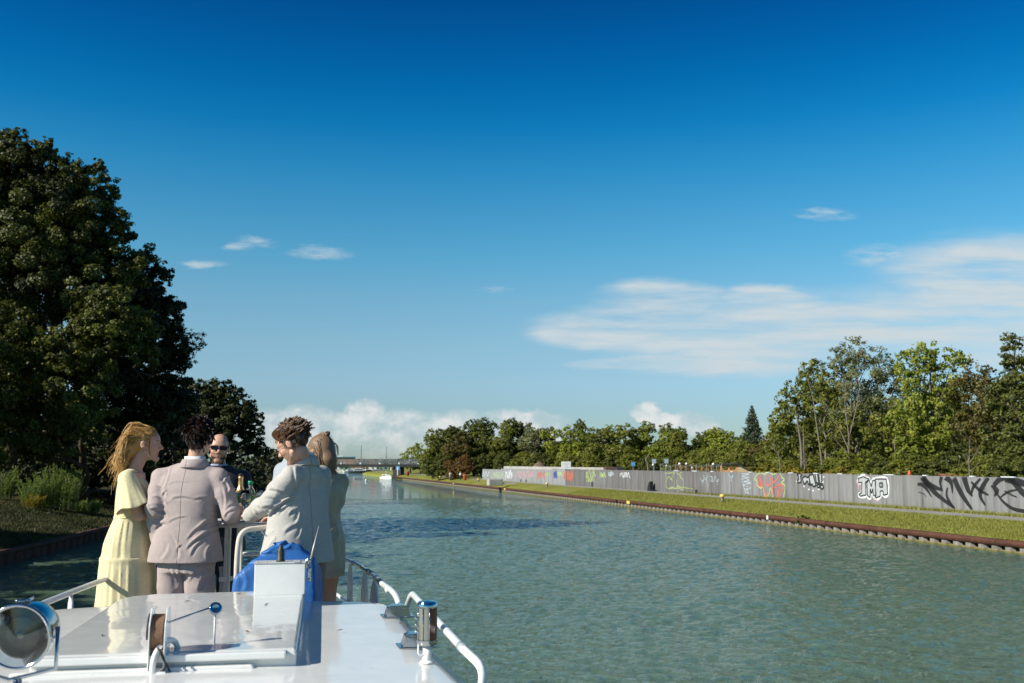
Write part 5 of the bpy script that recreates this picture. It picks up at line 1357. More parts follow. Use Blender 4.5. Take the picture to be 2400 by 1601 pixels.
# bow rail
RZ = .72
right = [(.955, 1.25, .30), (.94, 1.55, .60), (.93, 1.87, RZ), (.885, 2.5, RZ), (.845, 3.05, RZ), (.785, 3.6, RZ), (.711, 4.02, RZ), (.645, 4.42, RZ), (.56, 4.62, RZ), (.40, 4.68, RZ), (-.40, 4.68, RZ), (-.56, 4.62, RZ), (-.645, 4.4, RZ), (-.74, 3.8, RZ), (-.83, 2.94, RZ), (-.885, 2.2, RZ), (-.905, 1.7, RZ), (-.93, 1.2, RZ - .03), (-.97, .9, .45), (-.98, .8, .2)]
m_ = MB(); m_.tube(smooth_path(right, 5), .017, 10); m_.build('bow_rail', M['tube'], boat, True)
for p, q in [((.885, 2.5), (.865, 2.78)), ((.85, 3.0), (.80, 3.5))]:
    m_ = MB(); m_.tube([(p[0], p[1], RZ), (q[0], q[1], RZ)], .0185, 10); m_.build('rail_joint', M['chrome'], boat, True)
for (s_, t_) in [(.905, 2.2), (.865, 2.8), (.815, 3.4), (.75, 3.8), (.66, 4.32), (-.66, 4.32)]:
    m_ = MB(); m_.tube([(s_ + .001, t_ - .01, RZ), (s_, t_ + .01, RZ)], .021, 10); m_.build('rail_collar', M['tube'], boat, True)
low = [(.74, 3.75, .05), (.735, 3.8, .36), (.67, 4.12, .43), (.60, 4.42, .43), (.45, 4.52, .43), (-.45, 4.52, .43), (-.62, 4.3, .43)]
m_ = MB(); m_.tube(smooth_path(low, 5), .014, 8); m_.build('lower_rail', M['tube'], boat, True)
def fin(s_, t_, h, w_, rot):
    pr = [(-w_ / 2, 0), (w_ / 2, 0), (w_ / 2, h * .80), (w_ * .36, h * .93), (w_ * .12, h), (-w_ * .12, h), (-w_ * .36, h * .93), (-w_ / 2, h * .8)]
    m_ = MB(); m_.prism(pr, .012, Matrix.Translation((s_, t_, 0)) @ Matrix.Rotation(rot, 4, 'Z') @ Matrix.Rotation(R(90), 4, 'X')); m_.build('stanchion', M['tube'], boat, bevel=.003)
for px_, t_, s_, w_ in ((831, 3.95, .735, .10), (860, 3.35, .82, .12), (887, 2.85, .862, .14)): fin(s_ - .01, t_, .70, w_, R(90) + .16 * 0 + R(18))
fin(-.862, 2.38, .71, .10, R(-62))
fin(-.74, 3.8, .70, .10, R(-70))
m_ = MB(); m_.box((.50, 4.40, .36), (.10, .03, .72), bevel=.008); m_.box((.50, 4.38, .52), (.12, .02, .18), bevel=.006); m_.build('bow_post', M['tube'], boat)
m_ = MB(); m_.tube(rounded([(.34, 4.2, .02), (.36, 4.25, .95), (.36, 4.3, .97)], .05), .012, 8); m_.build('jack_staff', M['tube'], boat, True)
# roof hand rail, starboard
hr = rounded([(.945, 1.45, .70), (.95, 1.12, .835), (.985, .0, .835), (1.0, -.42, .835), (1.045, -.52, .80), (1.035, -.46, .69)], .09, 5)
m_ = MB(); m_.tube(hr, .0142, 12); m_.build('hand_rail', M['tube'], boat, True)
m_ = MB(); m_.tube([(.996, -.30, .835), (.9985, -.37, .835)], .0162, 12); m_.build('rail_sleeve', simple('grey_sleeve', (.35, .39, .42), .4), boat, True)
hr = rounded([(-.945, 1.0, .70), (-.95, .8, .835), (-1.0, -.6, .835), (-1.02, -.9, .69)], .09, 5)
m_ = MB(); m_.tube(hr, .0175, 12); m_.build('hand_rail', M['tube'], boat, True)

# starboard navigation lamp
lx0, ly0 = .915, .02
m_ = MB(); m_.tube([(lx0, ly0, .715), (lx0, ly0, .785)], .018, 14); m_.lathe([(.030, 0), (.026, .006), (.018, .01)], (lx0, ly0, .722), 14); m_.tube(rounded([(lx0 - .032, ly0 - .01, .83), (lx0 - .034, ly0 - .01, .752), (lx0 - .010, ly0 - .01, .75)], .012), .0035, 6)
lamp = m_.build('navigation_lamp', M['tube'], boat, True)
m_ = MB(); m_.lathe([(.036, -.003), (.0395, 0), (.0395, .010), (.034, .020), (.002, .024)], (lx0, ly0, .922), 28); m_.build('chrome_cap', M['chrome'], lamp, True, auto=40)
m_ = MB(); m_.lathe([(.026, .0), (.036, .004), (.039, .012), (.039, .022), (.036, .024)], (lx0, ly0, .783), 28); m_.build('base_ring', M['chrome'], lamp, True, auto=40)
glassm = mat('smoked_lamp_glass', lambda b: princ(b, (.30, .30, .24), .12, .55, .6)); redg = mat('dark_red_lamp_glass', lambda b: princ(b, (.075, .022, .018), .18, 0, .6, coat=.6))
def wedge(a0, a1, r_, z0, z1):
    m_ = MB(); n_ = 12; V = []
    for k in range(n_ + 1):
        a = R(a0 + (a1 - a0) * k / n_); V += [(lx0 + r_ * math.cos(a), ly0 + r_ * math.sin(a), z0), (lx0 + r_ * math.cos(a), ly0 + r_ * math.sin(a), z1)]
    m_.add(V, [(2 * k, 2 * k + 2, 2 * k + 3, 2 * k + 1) for k in range(n_)]); return m_
wedge(200, 276, .0355, .806, .922).build('clear_glass', glassm, lamp, True); wedge(276, 420, .0365, .806, .922).build('red_glass', redg, lamp, True); wedge(60, 200, .036, .806, .922).build('back_shield', M['chrome'], lamp, True)
m_ = MB(); 
for a in (200, 238, 276): m_.tube([(lx0 + .037 * math.cos(R(a)), ly0 + .037 * math.sin(R(a)), .800), (lx0 + .037 * math.cos(R(a)), ly0 + .037 * math.sin(R(a)), .924)], .0022, 5)
for z in (.84, .86, .885): m_.tube([(lx0 - .046, ly0 - .014, z), (lx0 - .036, ly0 - .012, z)], .005, 8)
m_.build('glass_clamp', M['chrome'], lamp, True)
# chrome vents
def vent(s_, t_):
    prof_ = [(-.062, 0), (-.050, .048), (-.030, .056), (.030, .056), (.050, .048), (.058, 0)]; m_ = MB(); V = []; L0 = .10
    for f_, k in ((0, 1.0), (.12, 1.0), (.75, .92), (1, .65)):
        for x, z in prof_: V.append((x * (1 if z == 0 else k), -L0 / 2 + L0 * f_, z * (1 if f_ < .8 else .75)))
    n_ = len(prof_); Fc = [(r_ * n_ + i, r_ * n_ + i + 1, (r_ + 1) * n_ + i + 1, (r_ + 1) * n_ + i) for r_ in range(3) for i in range(n_ - 1)] + [tuple(range(n_))[::-1], tuple(3 * n_ + i for i in range(n_))]
    m_.add(V, Fc); m_.box((0, 0, .003), (.15, .115, .006), bevel=.002); o = m_.build('roof_vent', M['chrome'], boat, False, bevel=.004); o.location = (s_, t_, .722); o.rotation_euler = (0, 0, R(4))
    m2 = MB(); m2.box((0, -.052, .026), (.084, .004, .036), bevel=.001); m2.build('louvre', M['chrome'], o)
vent(.885, 1.16); vent(.905, .36)
# equipment box on the hatch end
m_ = MB(); m_.box((.318, 1.56, .868), (.250, .12, .155), bevel=.004); bx_ = m_.build('equipment_box', M['gel'], boat)
m_ = MB(); m_.box((.318, 1.56, .949), (.256, .126, .006), bevel=.002)
for s_ in (.205, .25, .39, .42): m_.lathe([(.004, 0), (.004, .004), (0.001, .006)], (s_, 1.51, .952), 8)
m_.box((.40, 1.50, .956), (.03, .012, .008)); m_.build('lid', simple('grey_lid', (.5, .52, .52), .4), bx_)
m_ = MB(); m_.lathe([(.022, 0), (.022, .008), (.018, .012), (.019, .05), (.017, .055), (.0165, .062), (.011, .066), (.011, .074), (.008, .082), (.001, .085)], (.318, 1.55, .952), 18); m_.build('aerial_base', simple('olive_black_bakelite', (.035, .033, .028), .5), bx_, True)
m_ = MB(); a0 = Vector((.455, 1.55, .90)); a1 = Vector((.505, 1.60, 1.125))
m_.tube([a0, a0.lerp(a1, .5), a1], [.006, .005, .002], 8); m_.build('whip_aerial', simple('grey_aerial', (.36, .36, .33), .4, .3), bx_, True)
m_ = MB(); m_.box((.452, 1.55, .935), (.022, .03, .04), bevel=.004); m_.box((.462, 1.545, .885), (.02, .02, .07), bevel=.004); m_.tube([(.440, 1.54, .955), (.470, 1.54, .955)], .009, 8); m_.tube([(.455, 1.52, .97), (.458, 1.53, .93)], .006, 8); m_.tube([(.462, 1.52, .915), (.462, 1.55, .915)], .008, 8); m_.tube([(.458, 1.52, .86), (.466, 1.55, .86)], .007, 8); m_.build('aerial_bracket', M['chrome'], bx_, True)
# rope reel with bracket, chrome horn, arch handle
rc = Vector((-.035, .02, .86))
m_ = MB(); m_.tube([rc + Vector((-.014, 0, 0)), rc + Vector((.026, 0, 0))], .062, 26)
reel = m_.build('rope_reel', simple('worn_leather_belt', (.19, .105, .06), .7, 0, .25, 30, .002), boat, True, auto=40)
m_ = MB()
for x in (-.020, .032):
    m_.prism([(-.07, -.14), (.03, -.14), (.066, -.02), (.066, .03), (.03, .085), (-.03, .085), (-.066, .03), (-.07, -.05)], .004, Matrix.Translation((rc.x + x, rc.y, rc.z)) @ Matrix.Rotation(R(90), 4, 'Z') @ Matrix.Rotation(R(90), 4, 'X'))
m_.box((rc.x + .006, rc.y - .02, .735), (.075, .13, .012)); m_.build('reel_bracket', M['tube'], reel)
m_ = MB(); m_.tube([rc + Vector((-.026, .055 * math.cos(a) + .0, .055 * math.sin(a) + .008)) for a in np.linspace(-.3, 3.6, 16)], .004, 6)
rp = smooth_path([rc + Vector((.02, -.06, -.05)), rc + Vector((.045, -.09, -.10)), rc + Vector((.02, -.07, -.128)), rc + Vector((.055, -.06, -.13)), rc + Vector((.035, -.10, -.07)), rc + Vector((.015, -.08, -.04))], 5)
m_.tube(rp, .0035, 6); m_.build('rope', M['black'], reel, True)
hb_ = bl(505, 1427, 3.75)
m_ = MB(); m_.tube([rc + Vector((.03, .0, .03)), hb_ + Vector((-.02, .0, .004))], .0035, 8); m_.lathe([(.002, -.022), (.014, -.018), (.022, -.006), (.024, .006), (.020, .012), (.012, .008), (.002, .006)], hb_, 20, Matrix.Rotation(R(70), 4, 'X') @ Matrix.Rotation(R(15), 4, 'Y')); m_.build('horn', M['chrome'], boat, True)
m_ = MB(); m_.tube([hb_ + Vector((0, .0, -.02)), (hb_.x, hb_.y, .79)], .004, 8); m_.build('horn_foot', M['tube'], boat, True)
A0 = BMI @ ground(357, 1578, 3.65 + .735); A1 = BMI @ ground(418, 1556, 3.65 + .735)
m_ = MB(); m_.tube(smooth_path([A0, A0 + Vector((.004, .0, .05)), A0.lerp(A1, .35) + Vector((0, 0, .092)), A0.lerp(A1, .75) + Vector((0, 0, .088)), A1 + Vector((-.004, 0, .055)), A1], 5), .0105, 12); m_.build('grab_handle', M['tube'], boat, True)
# searchlight
sc_ = bl(42, 1492, 2.72); ax = (BMI.to_3x3() @ Vector((.06, -1, -.10))).normalized()
rotm = ax.to_track_quat('Z', 'Y').to_matrix().to_4x4()
m_ = MB(); m_.lathe([(.001, -.125), (.045, -.12), (.072, -.10), (.081, -.07), (.083, -.015), (.083, .0)], sc_, 36, rotm)
sl_o = m_.build('searchlight', M['chrome'], boat, True, auto=50)
m_ = MB(); m_.lathe([(.083, -.006), (.087, -.004), (.088, .003), (.086, .008), (.081, .008), (.080, .004)], sc_, 40, rotm); m_.build('rim', M['chrome'], sl_o, True)
m_ = MB(); m_.lathe([(.079, .004), (.070, -.022), (.050, -.045), (.028, -.056), (.010, -.060), (.010, -.03), (.001, -.028)], sc_, 36, rotm); m_.build('reflector', mat('mirror_reflector', lambda b: princ(b, (.30, .30, .27), .10, 1.0)), sl_o, True)
m_ = MB(); m_.lathe([(.001, .0095), (.04, .0085), (.079, .005)], sc_, 36, rotm); m_.build('lens', mat('clear_lens', lambda b: princ(b, (.9, .92, .9), .02, 0, .3, trans=1.0, ior=1.2)), sl_o, True)
m_ = MB(); m_.tube([sc_ + Vector((-.094, .02, .02)), sc_ + Vector((-.094, .02, -.09)), sc_ + Vector((-.02, .02, -.115)), sc_ + Vector((.094, .02, -.09)), sc_ + Vector((.094, .02, .02))], .006, 8); m_.tube([sc_ + Vector((0, .02, -.11)), (sc_.x, sc_.y + .02, .72)], .011, 14); m_.lathe([(.05, 0), (.048, .012), (.03, .03), (.014, .04)], (sc_.x, sc_.y + .02, .722), 24); m_.build('yoke', M['chrome'], sl_o, True)
m_ = MB(); m_.box(sc_ + Vector((.0, .06, .088)), (.016, .09, .008), bevel=.002)
m_.lathe([(.006, 0), (.006, .006), (.001, .008)], sc_ + Vector((-.014, .03, .086)), 10); m_.lathe([(.006, 0), (.006, .006), (.001, .008)], sc_ + Vector((.014, .03, .086)), 10); m_.build('top_strap', M['chrome'], sl_o, True)

# railing frame round the wheel and the deck post
fr = rounded([bl(553, 1395, 6.15) + Vector((0, 0, -.35)), bl(556, 1300, 6.15), bl(563, 1243, 6.15), bl(640, 1234, 6.3), bl(660, 1236, 6.5)], .07, 6)
m_ = MB(); m_.tube(fr, .0165, 12); m_.build('helm_rail', simple('cream_tube', (.66, .60, .50), .35), boat, True)
c_ = bl(640, 1238, 6.28); m_ = MB(); m_.tube([c_ + Vector((-.03, 0, -.005)), c_ + Vector((.03, 0, .0))], .026, 10); m_.box(c_ + Vector((.01, -.01, -.03)), (.04, .03, .03), bevel=.005); m_.build('rail_clamp', simple('beige_clamp', (.5, .42, .33), .6), boat, True)

# leaf litter on the roof
lit = simple('dry_leaf', (.09, .06, .04), .8)
for i, (px_, py_) in enumerate([(560, 1393), (378, 1471), (624, 1417), (580, 1481), (797, 1478), (939, 1462), (953, 1466), (1063, 1516), (530, 1548), (604, 1540), (240, 1490), (438, 1410)]):
    z_ = 3.65 + (.7935 if 95 < px_ < 700 and py_ < 1525 else .737)
    g0 = ground(px_, py_, z_); m_ = MB(); a = rng.random() * 3; L_ = .012 + .010 * rng.random()
    m_.add([(-L_, 0, .001), (0, -L_ * .3, .002), (L_, 0, .004), (0, L_ * .3, .001), (0, 0, .006)], [(0, 1, 4), (1, 2, 4), (2, 3, 4), (3, 0, 4), (3, 2, 1, 0)])
    o = m_.build('fallen_leaf', lit, None); o.location = g0; o.rotation_euler = (0, 0, a)
    tag(o, 'tiny dry leaf scrap lying on the glossy white cabin roof', 'leaf', 'leaf scraps on the cabin roof')
# ================================================================== implicit surfaces for bodies and cloth
class Field:
    def __init__(s, lo, hi, h, zf=None):
        s.xs = np.arange(lo[0], hi[0] + h, h); s.ys = np.arange(lo[1], hi[1] + h, h)
        if zf:
            z0, hf = zf; s.zs = np.concatenate([np.arange(lo[2], z0, h), np.arange(z0, hi[2] + hf, hf)])
        else: s.zs = np.arange(lo[2], hi[2] + h, h)
        s.F = np.full((len(s.xs), len(s.ys), len(s.zs)), .3, dtype=np.float32)
    def box(s, lo, hi, pad):
        i = [slice(max(0, int(np.searchsorted(a, l - pad)) - 1), int(np.searchsorted(a, h + pad)) + 1) for a, l, h in zip((s.xs, s.ys, s.zs), lo, hi)]
        return tuple(i), (s.xs[i[0]][:, None, None], s.ys[i[1]][None, :, None], s.zs[i[2]][None, None, :])
    def put(s, sl, d, k, op='add'):
        a = s.F[sl]; d = d.astype(np.float32) if hasattr(d, 'astype') else d
        if op == 'sub': a, d = -a, d
        if k > 0:
            h = np.clip(.5 + .5 * (d - a) / k, 0, 1); r_ = d * (1 - h) + a * h - k * h * (1 - h)
        else: r_ = np.minimum(a, d)
        s.F[sl] = -r_ if op == 'sub' else r_
    def cone(s, a, b, ra, rb_, k=.02, op='add', pad=None):
        a = np.array(a, float); b = np.array(b, float); r_ = max(ra, rb_); pad = (pad or (k + .03)) + r_
        sl, (X, Y, Z) = s.box(np.minimum(a, b), np.maximum(a, b), pad); d = b - a; L2 = (d ** 2).sum() + 1e-12
        t = np.clip(((X - a[0]) * d[0] + (Y - a[1]) * d[1] + (Z - a[2]) * d[2]) / L2, 0, 1)
        q = np.sqrt((X - a[0] - t * d[0]) ** 2 + (Y - a[1] - t * d[1]) ** 2 + (Z - a[2] - t * d[2]) ** 2) - (ra + (rb_ - ra) * t)
        s.put(sl, q, k, op)
    def chain(s, pts, rs, k=.02):
        for i in range(len(pts) - 1): s.cone(pts[i], pts[i + 1], rs[i], rs[i + 1], k)
    def ell(s, c, r_, k=.02, M3=None, op='add', p=2.0):
        c = np.array(c, float); r_ = np.array(r_, float); m = r_.max()
        sl, (X, Y, Z) = s.box(c, c, m * 1.1 + k + .03); X = X - c[0]; Y = Y - c[1]; Z = Z - c[2]
        if M3 is not None:
            A = np.array(M3).T
            X, Y, Z = A[0, 0] * X + A[0, 1] * Y + A[0, 2] * Z, A[1, 0] * X + A[1, 1] * Y + A[1, 2] * Z, A[2, 0] * X + A[2, 1] * Y + A[2, 2] * Z
        k0 = np.sqrt((X / r_[0]) ** 2 + (Y / r_[1]) ** 2 + (Z / r_[2]) ** 2) + 1e-6
        k1 = np.sqrt((X / r_[0] ** 2) ** 2 + (Y / r_[1] ** 2) ** 2 + (Z / r_[2] ** 2) ** 2) + 1e-6
        s.put(sl, k0 * (k0 - 1) / k1, k, op)
    def loft(s, st, k=.02, p=2.3, op='add', fn=None):
        st = sorted(st); zz = [q[0] for q in st]; cx, cy, rs, rf = [np.array([q[i] for q in st]) for i in (1, 2, 3, 4)]
        def sm(zq, a):
            return np.interp(zq, zz, a)
        m = max(rs.max(), rf.max()) * 1.15
        sl, (X, Y, Z) = s.box((cx.min(), cy.min(), zz[0]), (cx.max(), cy.max(), zz[-1]), m)
        z1 = Z.ravel(); n_ = len(z1)
        def ev(a):                                  # smoothed interpolation
            w_ = .018; return (np.interp(z1 - w_, zz, a) + np.interp(z1, zz, a) + np.interp(z1 + w_, zz, a))[None, None, :] / 3
        U = (X - ev(cx)); V_ = (Y - ev(cy)); A = ev(rs); B = ev(rf)
        if fn is not None:
            g_ = fn(U, V_, Z); A = A + g_; B = B + g_
        d = ((np.abs(U / A) ** p + np.abs(V_ / B) ** p) ** (1 / p) - 1) * np.minimum(A, B)
        d = np.maximum(d, np.maximum(zz[0] - Z, Z - zz[-1]))
        s.put(sl, d, k, op)
    def disp(s, fn):
        X, Y, Z = s.xs[:, None, None], s.ys[None, :, None], s.zs[None, None, :]
        m = np.abs(s.F) < .04; i = np.nonzero(m)
        s.F[m] += fn(s.xs[i[0]], s.ys[i[1]], s.zs[i[2]]).astype(np.float32)
    def mesh(s):
        F_ = s.F; ins = F_ < 0
        c = np.zeros(tuple(n - 1 for n in F_.shape), np.int8)
        for dx in (0, 1):
            for dy in (0, 1):
                for dz in (0, 1): c += ins[dx:F_.shape[0] - 1 + dx, dy:F_.shape[1] - 1 + dy, dz:F_.shape[2] - 1 + dz]
        act = (c > 0) & (c < 8); I, J, K = np.nonzero(act); N = len(I)
        idx = np.full(c.shape, -1, np.int32); idx[I, J, K] = np.arange(N)
        acc = np.zeros((N, 3)); cnt = np.zeros(N); ax = (s.xs, s.ys, s.zs)
        for e in range(3):
            o1, o2 = [q for q in range(3) if q != e]
            for a in (0, 1):
                for b in (0, 1):
                    p0 = [I.copy(), J.copy(), K.copy()]; p0[o1] = p0[o1] + a; p0[o2] = p0[o2] + b; p1 = [q.copy() for q in p0]; p1[e] = p1[e] + 1
                    f0 = F_[p0[0], p0[1], p0[2]]; f1 = F_[p1[0], p1[1], p1[2]]; m = (f0 < 0) != (f1 < 0)
                    t = np.where(m, f0 / np.where(f0 - f1 == 0, 1, f0 - f1), 0)
                    P = np.stack([ax[q][p0[q]] for q in range(3)], 1); P[:, e] += t * (ax[e][p1[e]] - ax[e][p0[e]])
                    acc[m] += P[m]; cnt[m] += 1
        V = acc / np.maximum(cnt, 1)[:, None]; Q = []
        for e in range(3):
            o1, o2 = (e + 1) % 3, (e + 2) % 3
            sl0 = [slice(None)] * 3; sl1 = [slice(None)] * 3; sl0[e] = slice(0, -1); sl1[e] = slice(1, None)
            cr = ins[tuple(sl0)] != ins[tuple(sl1)]
            P = np.nonzero(cr); ok = (P[o1] > 0) & (P[o2] > 0) & (P[o1] < F_.shape[o1] - 1) & (P[o2] < F_.shape[o2] - 1)
            P = [q[ok] for q in P]
            def g(a, b):
                q = [x.copy() for x in P]; q[o1] = q[o1] - a; q[o2] = q[o2] - b; return idx[q[0], q[1], q[2]]
            quad = np.stack([g(1, 1), g(0, 1), g(0, 0), g(1, 0)], 1); fl = ~ins[tuple(P)]
            quad[fl] = quad[fl][:, ::-1]; Q.append(quad)
        Q = np.concatenate(Q); Q = Q[(Q >= 0).all(1)]
        return V, Q
def relax(V, Q, n_=2, lam=.5):
    E = np.concatenate([Q[:, [0, 1]], Q[:, [1, 2]], Q[:, [2, 3]], Q[:, [3, 0]]])
    for _ in range(n_):
        A = np.zeros_like(V); c = np.zeros(len(V))
        for a, b in ((0, 1), (1, 0)):
            for q in range(3): A[:, q] += np.bincount(E[:, a], V[E[:, b], q], len(V))
            c += np.bincount(E[:, a], minlength=len(V))
        V = V + lam * (A / np.maximum(c, 1)[:, None] - V)
    return V
def waven(seed, freq, n_=7, aniso=(1, 1, 1)):
    g_ = np.random.default_rng(seed); K_ = g_.normal(size=(n_, 3)) * freq * np.array(aniso); ph = g_.random(n_) * 6.28
    return lambda x, y, z: sum(np.sin(K_[i, 0] * x + K_[i, 1] * y + K_[i, 2] * z + ph[i]) for i in range(n_)) / n_ ** .5
def crease(seed, freq, amp, aniso=(1, 1, 1)):
    a = waven(seed, freq, 5, aniso); m = waven(seed + 1, freq * .35, 4)
    return lambda x, y, z: amp * (np.clip(1 - np.abs(a(x, y, z)) * 1.6, 0, 1) ** 2) * np.clip(.4 + .7 * m(x, y, z), 0, 1) * -1
def strands(name, P, rad, matl, parent, taper=.25, tint=None):
    """P (N,K,3) paths -> one mesh of thin three sided tubes"""
    N, K_, _ = P.shape; T = np.gradient(P, axis=1); T /= np.linalg.norm(T, axis=2)[:, :, None] + 1e-9
    a = np.cross(T, np.array([.3, .5, .8])); a /= np.linalg.norm(a, axis=2)[:, :, None] + 1e-9; b = np.cross(T, a)
    r_ = (np.asarray(rad) * np.ones(N))[:, None] * np.linspace(1, taper, K_)[None, :]
    R3 = [P + (a * math.cos(q) + b * math.sin(q)) * r_[:, :, None] for q in (0, 2.094, 4.189)]
    V = np.stack(R3, 2).reshape(-1, 3); ix = np.arange(N * K_ * 3).reshape(N, K_, 3); Q = []
    for q in range(3):
        q2 = (q + 1) % 3; Q.append(np.stack([ix[:, :-1, q], ix[:, :-1, q2], ix[:, 1:, q2], ix[:, 1:, q]], -1).reshape(-1, 4))
    tt = np.repeat(rng.random(N) if tint is None else tint, K_ * 3)
    return link(name, npmesh(name, V, np.concatenate(Q), {'tint': tt}), matl, parent, True)

def zt(x, y): return (200 + x / 3.1359, 940 + y / 3.136)     # photo pixel of a point in the enlarged group view
def folds(F_, M_inv, segs, Y, w=.010, A=.006):
    """cloth folds: each a ridge beside a groove along a line seen on the near side (world -Y)"""
    M_inv = Matrix(M_inv); g = np.array(M_inv.to_3x3() @ Vector((0, 1, 0))); L_ = lambda q: np.array(M_inv @ at(q[0], q[1], Y))
    m = np.abs(F_.F) < .05; i = np.nonzero(m); P = np.stack([F_.xs[i[0]], F_.ys[i[1]], F_.zs[i[2]]], 1)
    near = (P @ g) < (L_(segs[0][0]) @ g) + .16; acc = np.zeros(len(P))
    flat_ = lambda q: q - np.outer(q @ g, g) if q.ndim == 2 else q - g * (q @ g)
    Pf = flat_(P)
    for sg in segs:
        a, b = flat_(L_(sg[0])), flat_(L_(sg[1])); aw = sg[2] if len(sg) > 2 else 1.0; ww = w * (sg[3] if len(sg) > 3 else 1.0)
        d = b - a; L2 = d @ d; t = ((Pf - a) @ d) / L2; n_ = np.cross(g, d / L2 ** .5)
        sd_ = (Pf - a) @ n_ + .012 * np.sin(t * 3.0); e = np.clip(np.minimum(t, 1 - t) * 4 + .3, 0, 1) * (t > -.05) * (t < 1.05)
        acc += A * aw * e * (sd_ / ww) * np.exp(-(sd_ / ww) ** 2) * 1.6
    F_.F[m] += (acc * near).astype(np.float32)
def lockify(P, m, w, seed):
    """each guide path becomes a lock of m strands"""
    g_ = np.random.default_rng(seed); N, K_, _ = P.shape; O = g_.normal(size=(N, m, 1, 3)) * w; f_ = np.sin(np.linspace(.25, 1, K_) * math.pi * .93)[None, None, :, None]
    return (P[:, None] + O * f_ + g_.normal(size=(N, m, K_, 3)) * w * .06).reshape(-1, K_, 3)

def skin_build(base, lip=True):
    def f(b):
        P = coords(b); n1 = b.noise(P, 22, 4, .6); a = b.n('ShaderNodeAttribute', attribute_name='tint').outputs['Fac']
        c = b.mix(b.map(n1, .3, .7), [q * .92 for q in base], [min(1, q * 1.08) for q in base])
        c = b.mix(b.map(a, .05, .5), c, (base[0] * .80, base[1] * .42, base[2] * .40))
        c = b.mix(b.map(a, -.05, -.9), c, (.16, .085, .05))
        p = b.n('ShaderNodeBsdfPrincipled'); b.set(p.inputs['Base Color'], c); p.inputs['Roughness'].default_value = .5
        p.inputs['Subsurface Weight'].default_value = .12; p.inputs['Subsurface Radius'].default_value = (1, .3, .15); p.inputs['Subsurface Scale'].default_value = .008
        b.set(p.inputs['Normal'], bump(b, b.noise(P, 300, 2), .0006)); return p.outputs[0]
    return f
M['skin'] = mat('fair_skin', skin_build((.56, .33, .235))); M['skin2'] = mat('tanned_skin', skin_build((.46, .25, .16)))
def cloth(name, col, weave=420, bumpd=.0008, sheen=.15, rough=.85, fold=.004, trans=0.0, col2=None, seam=None):
    def f(b):
        P = coords(b); n1 = b.noise(P, 7, 4, .6); w1 = b.noise(b.scale(P, (weave, weave, weave * .12)), 1, 2); w2 = b.noise(b.scale(P, (weave * .15, weave * .15, weave)), 1, 2)
        k = b.m('ADD', b.m('MULTIPLY', w1, .5), b.m('MULTIPLY', w2, .5))
        c = b.mix(b.map(k, .35, .65), [q * .86 for q in col], [min(1, q * 1.10) for q in col]); c = b.mix(b.map(n1, .35, .7, 0, .3), c, [q * .86 for q in (col2 or col)])
        cr = b.noise(b.scale(P, (.7, .7, 1.4), rot=(0, .35, 0)), 9, 2, .5, .5)
        hgt = b.m('MULTIPLY', cr, b.map(b.noise(P, 4.5, 2), .40, .62))
        if seam is not None:
            sp = b.n('ShaderNodeSeparateXYZ'); b.nt.links.new(P, sp.inputs[0])
            back = b.m('LESS_THAN', sp.outputs[1], -.03)
            ln = b.m('MULTIPLY', b.map(b.m('ABSOLUTE', b.m('SUBTRACT', sp.outputs[0], seam)), .0008, .0035, 1, 0), back)
            c = b.mix(b.m('MULTIPLY', ln, .45), c, [q * .35 for q in col]); hgt = b.m('SUBTRACT', hgt, b.m('MULTIPLY', ln, .6))
        nm = bump(b, k, bumpd, 1.0, bump(b, hgt, fold, .9))
        p = princ(b, c, rough, 0, .2, nm, sheen=sheen)
        if not trans: return p
        t = b.n('ShaderNodeBsdfTranslucent'); b.set(t.inputs[0], c); m = b.n('ShaderNodeMixShader'); m.inputs[0].default_value = trans
        b.nt.links.new(p, m.inputs[1]); b.nt.links.new(t.outputs[0], m.inputs[2]); return m.outputs[0]
    return mat(name, f)
def hairm(name, dark, light, rough=.38):
    def f(b):
        a = b.n('ShaderNodeAttribute', attribute_name='tint').outputs['Fac']
        return princ(b, b.mix(a, dark, light), rough, 0, .5)
    return mat(name, f)

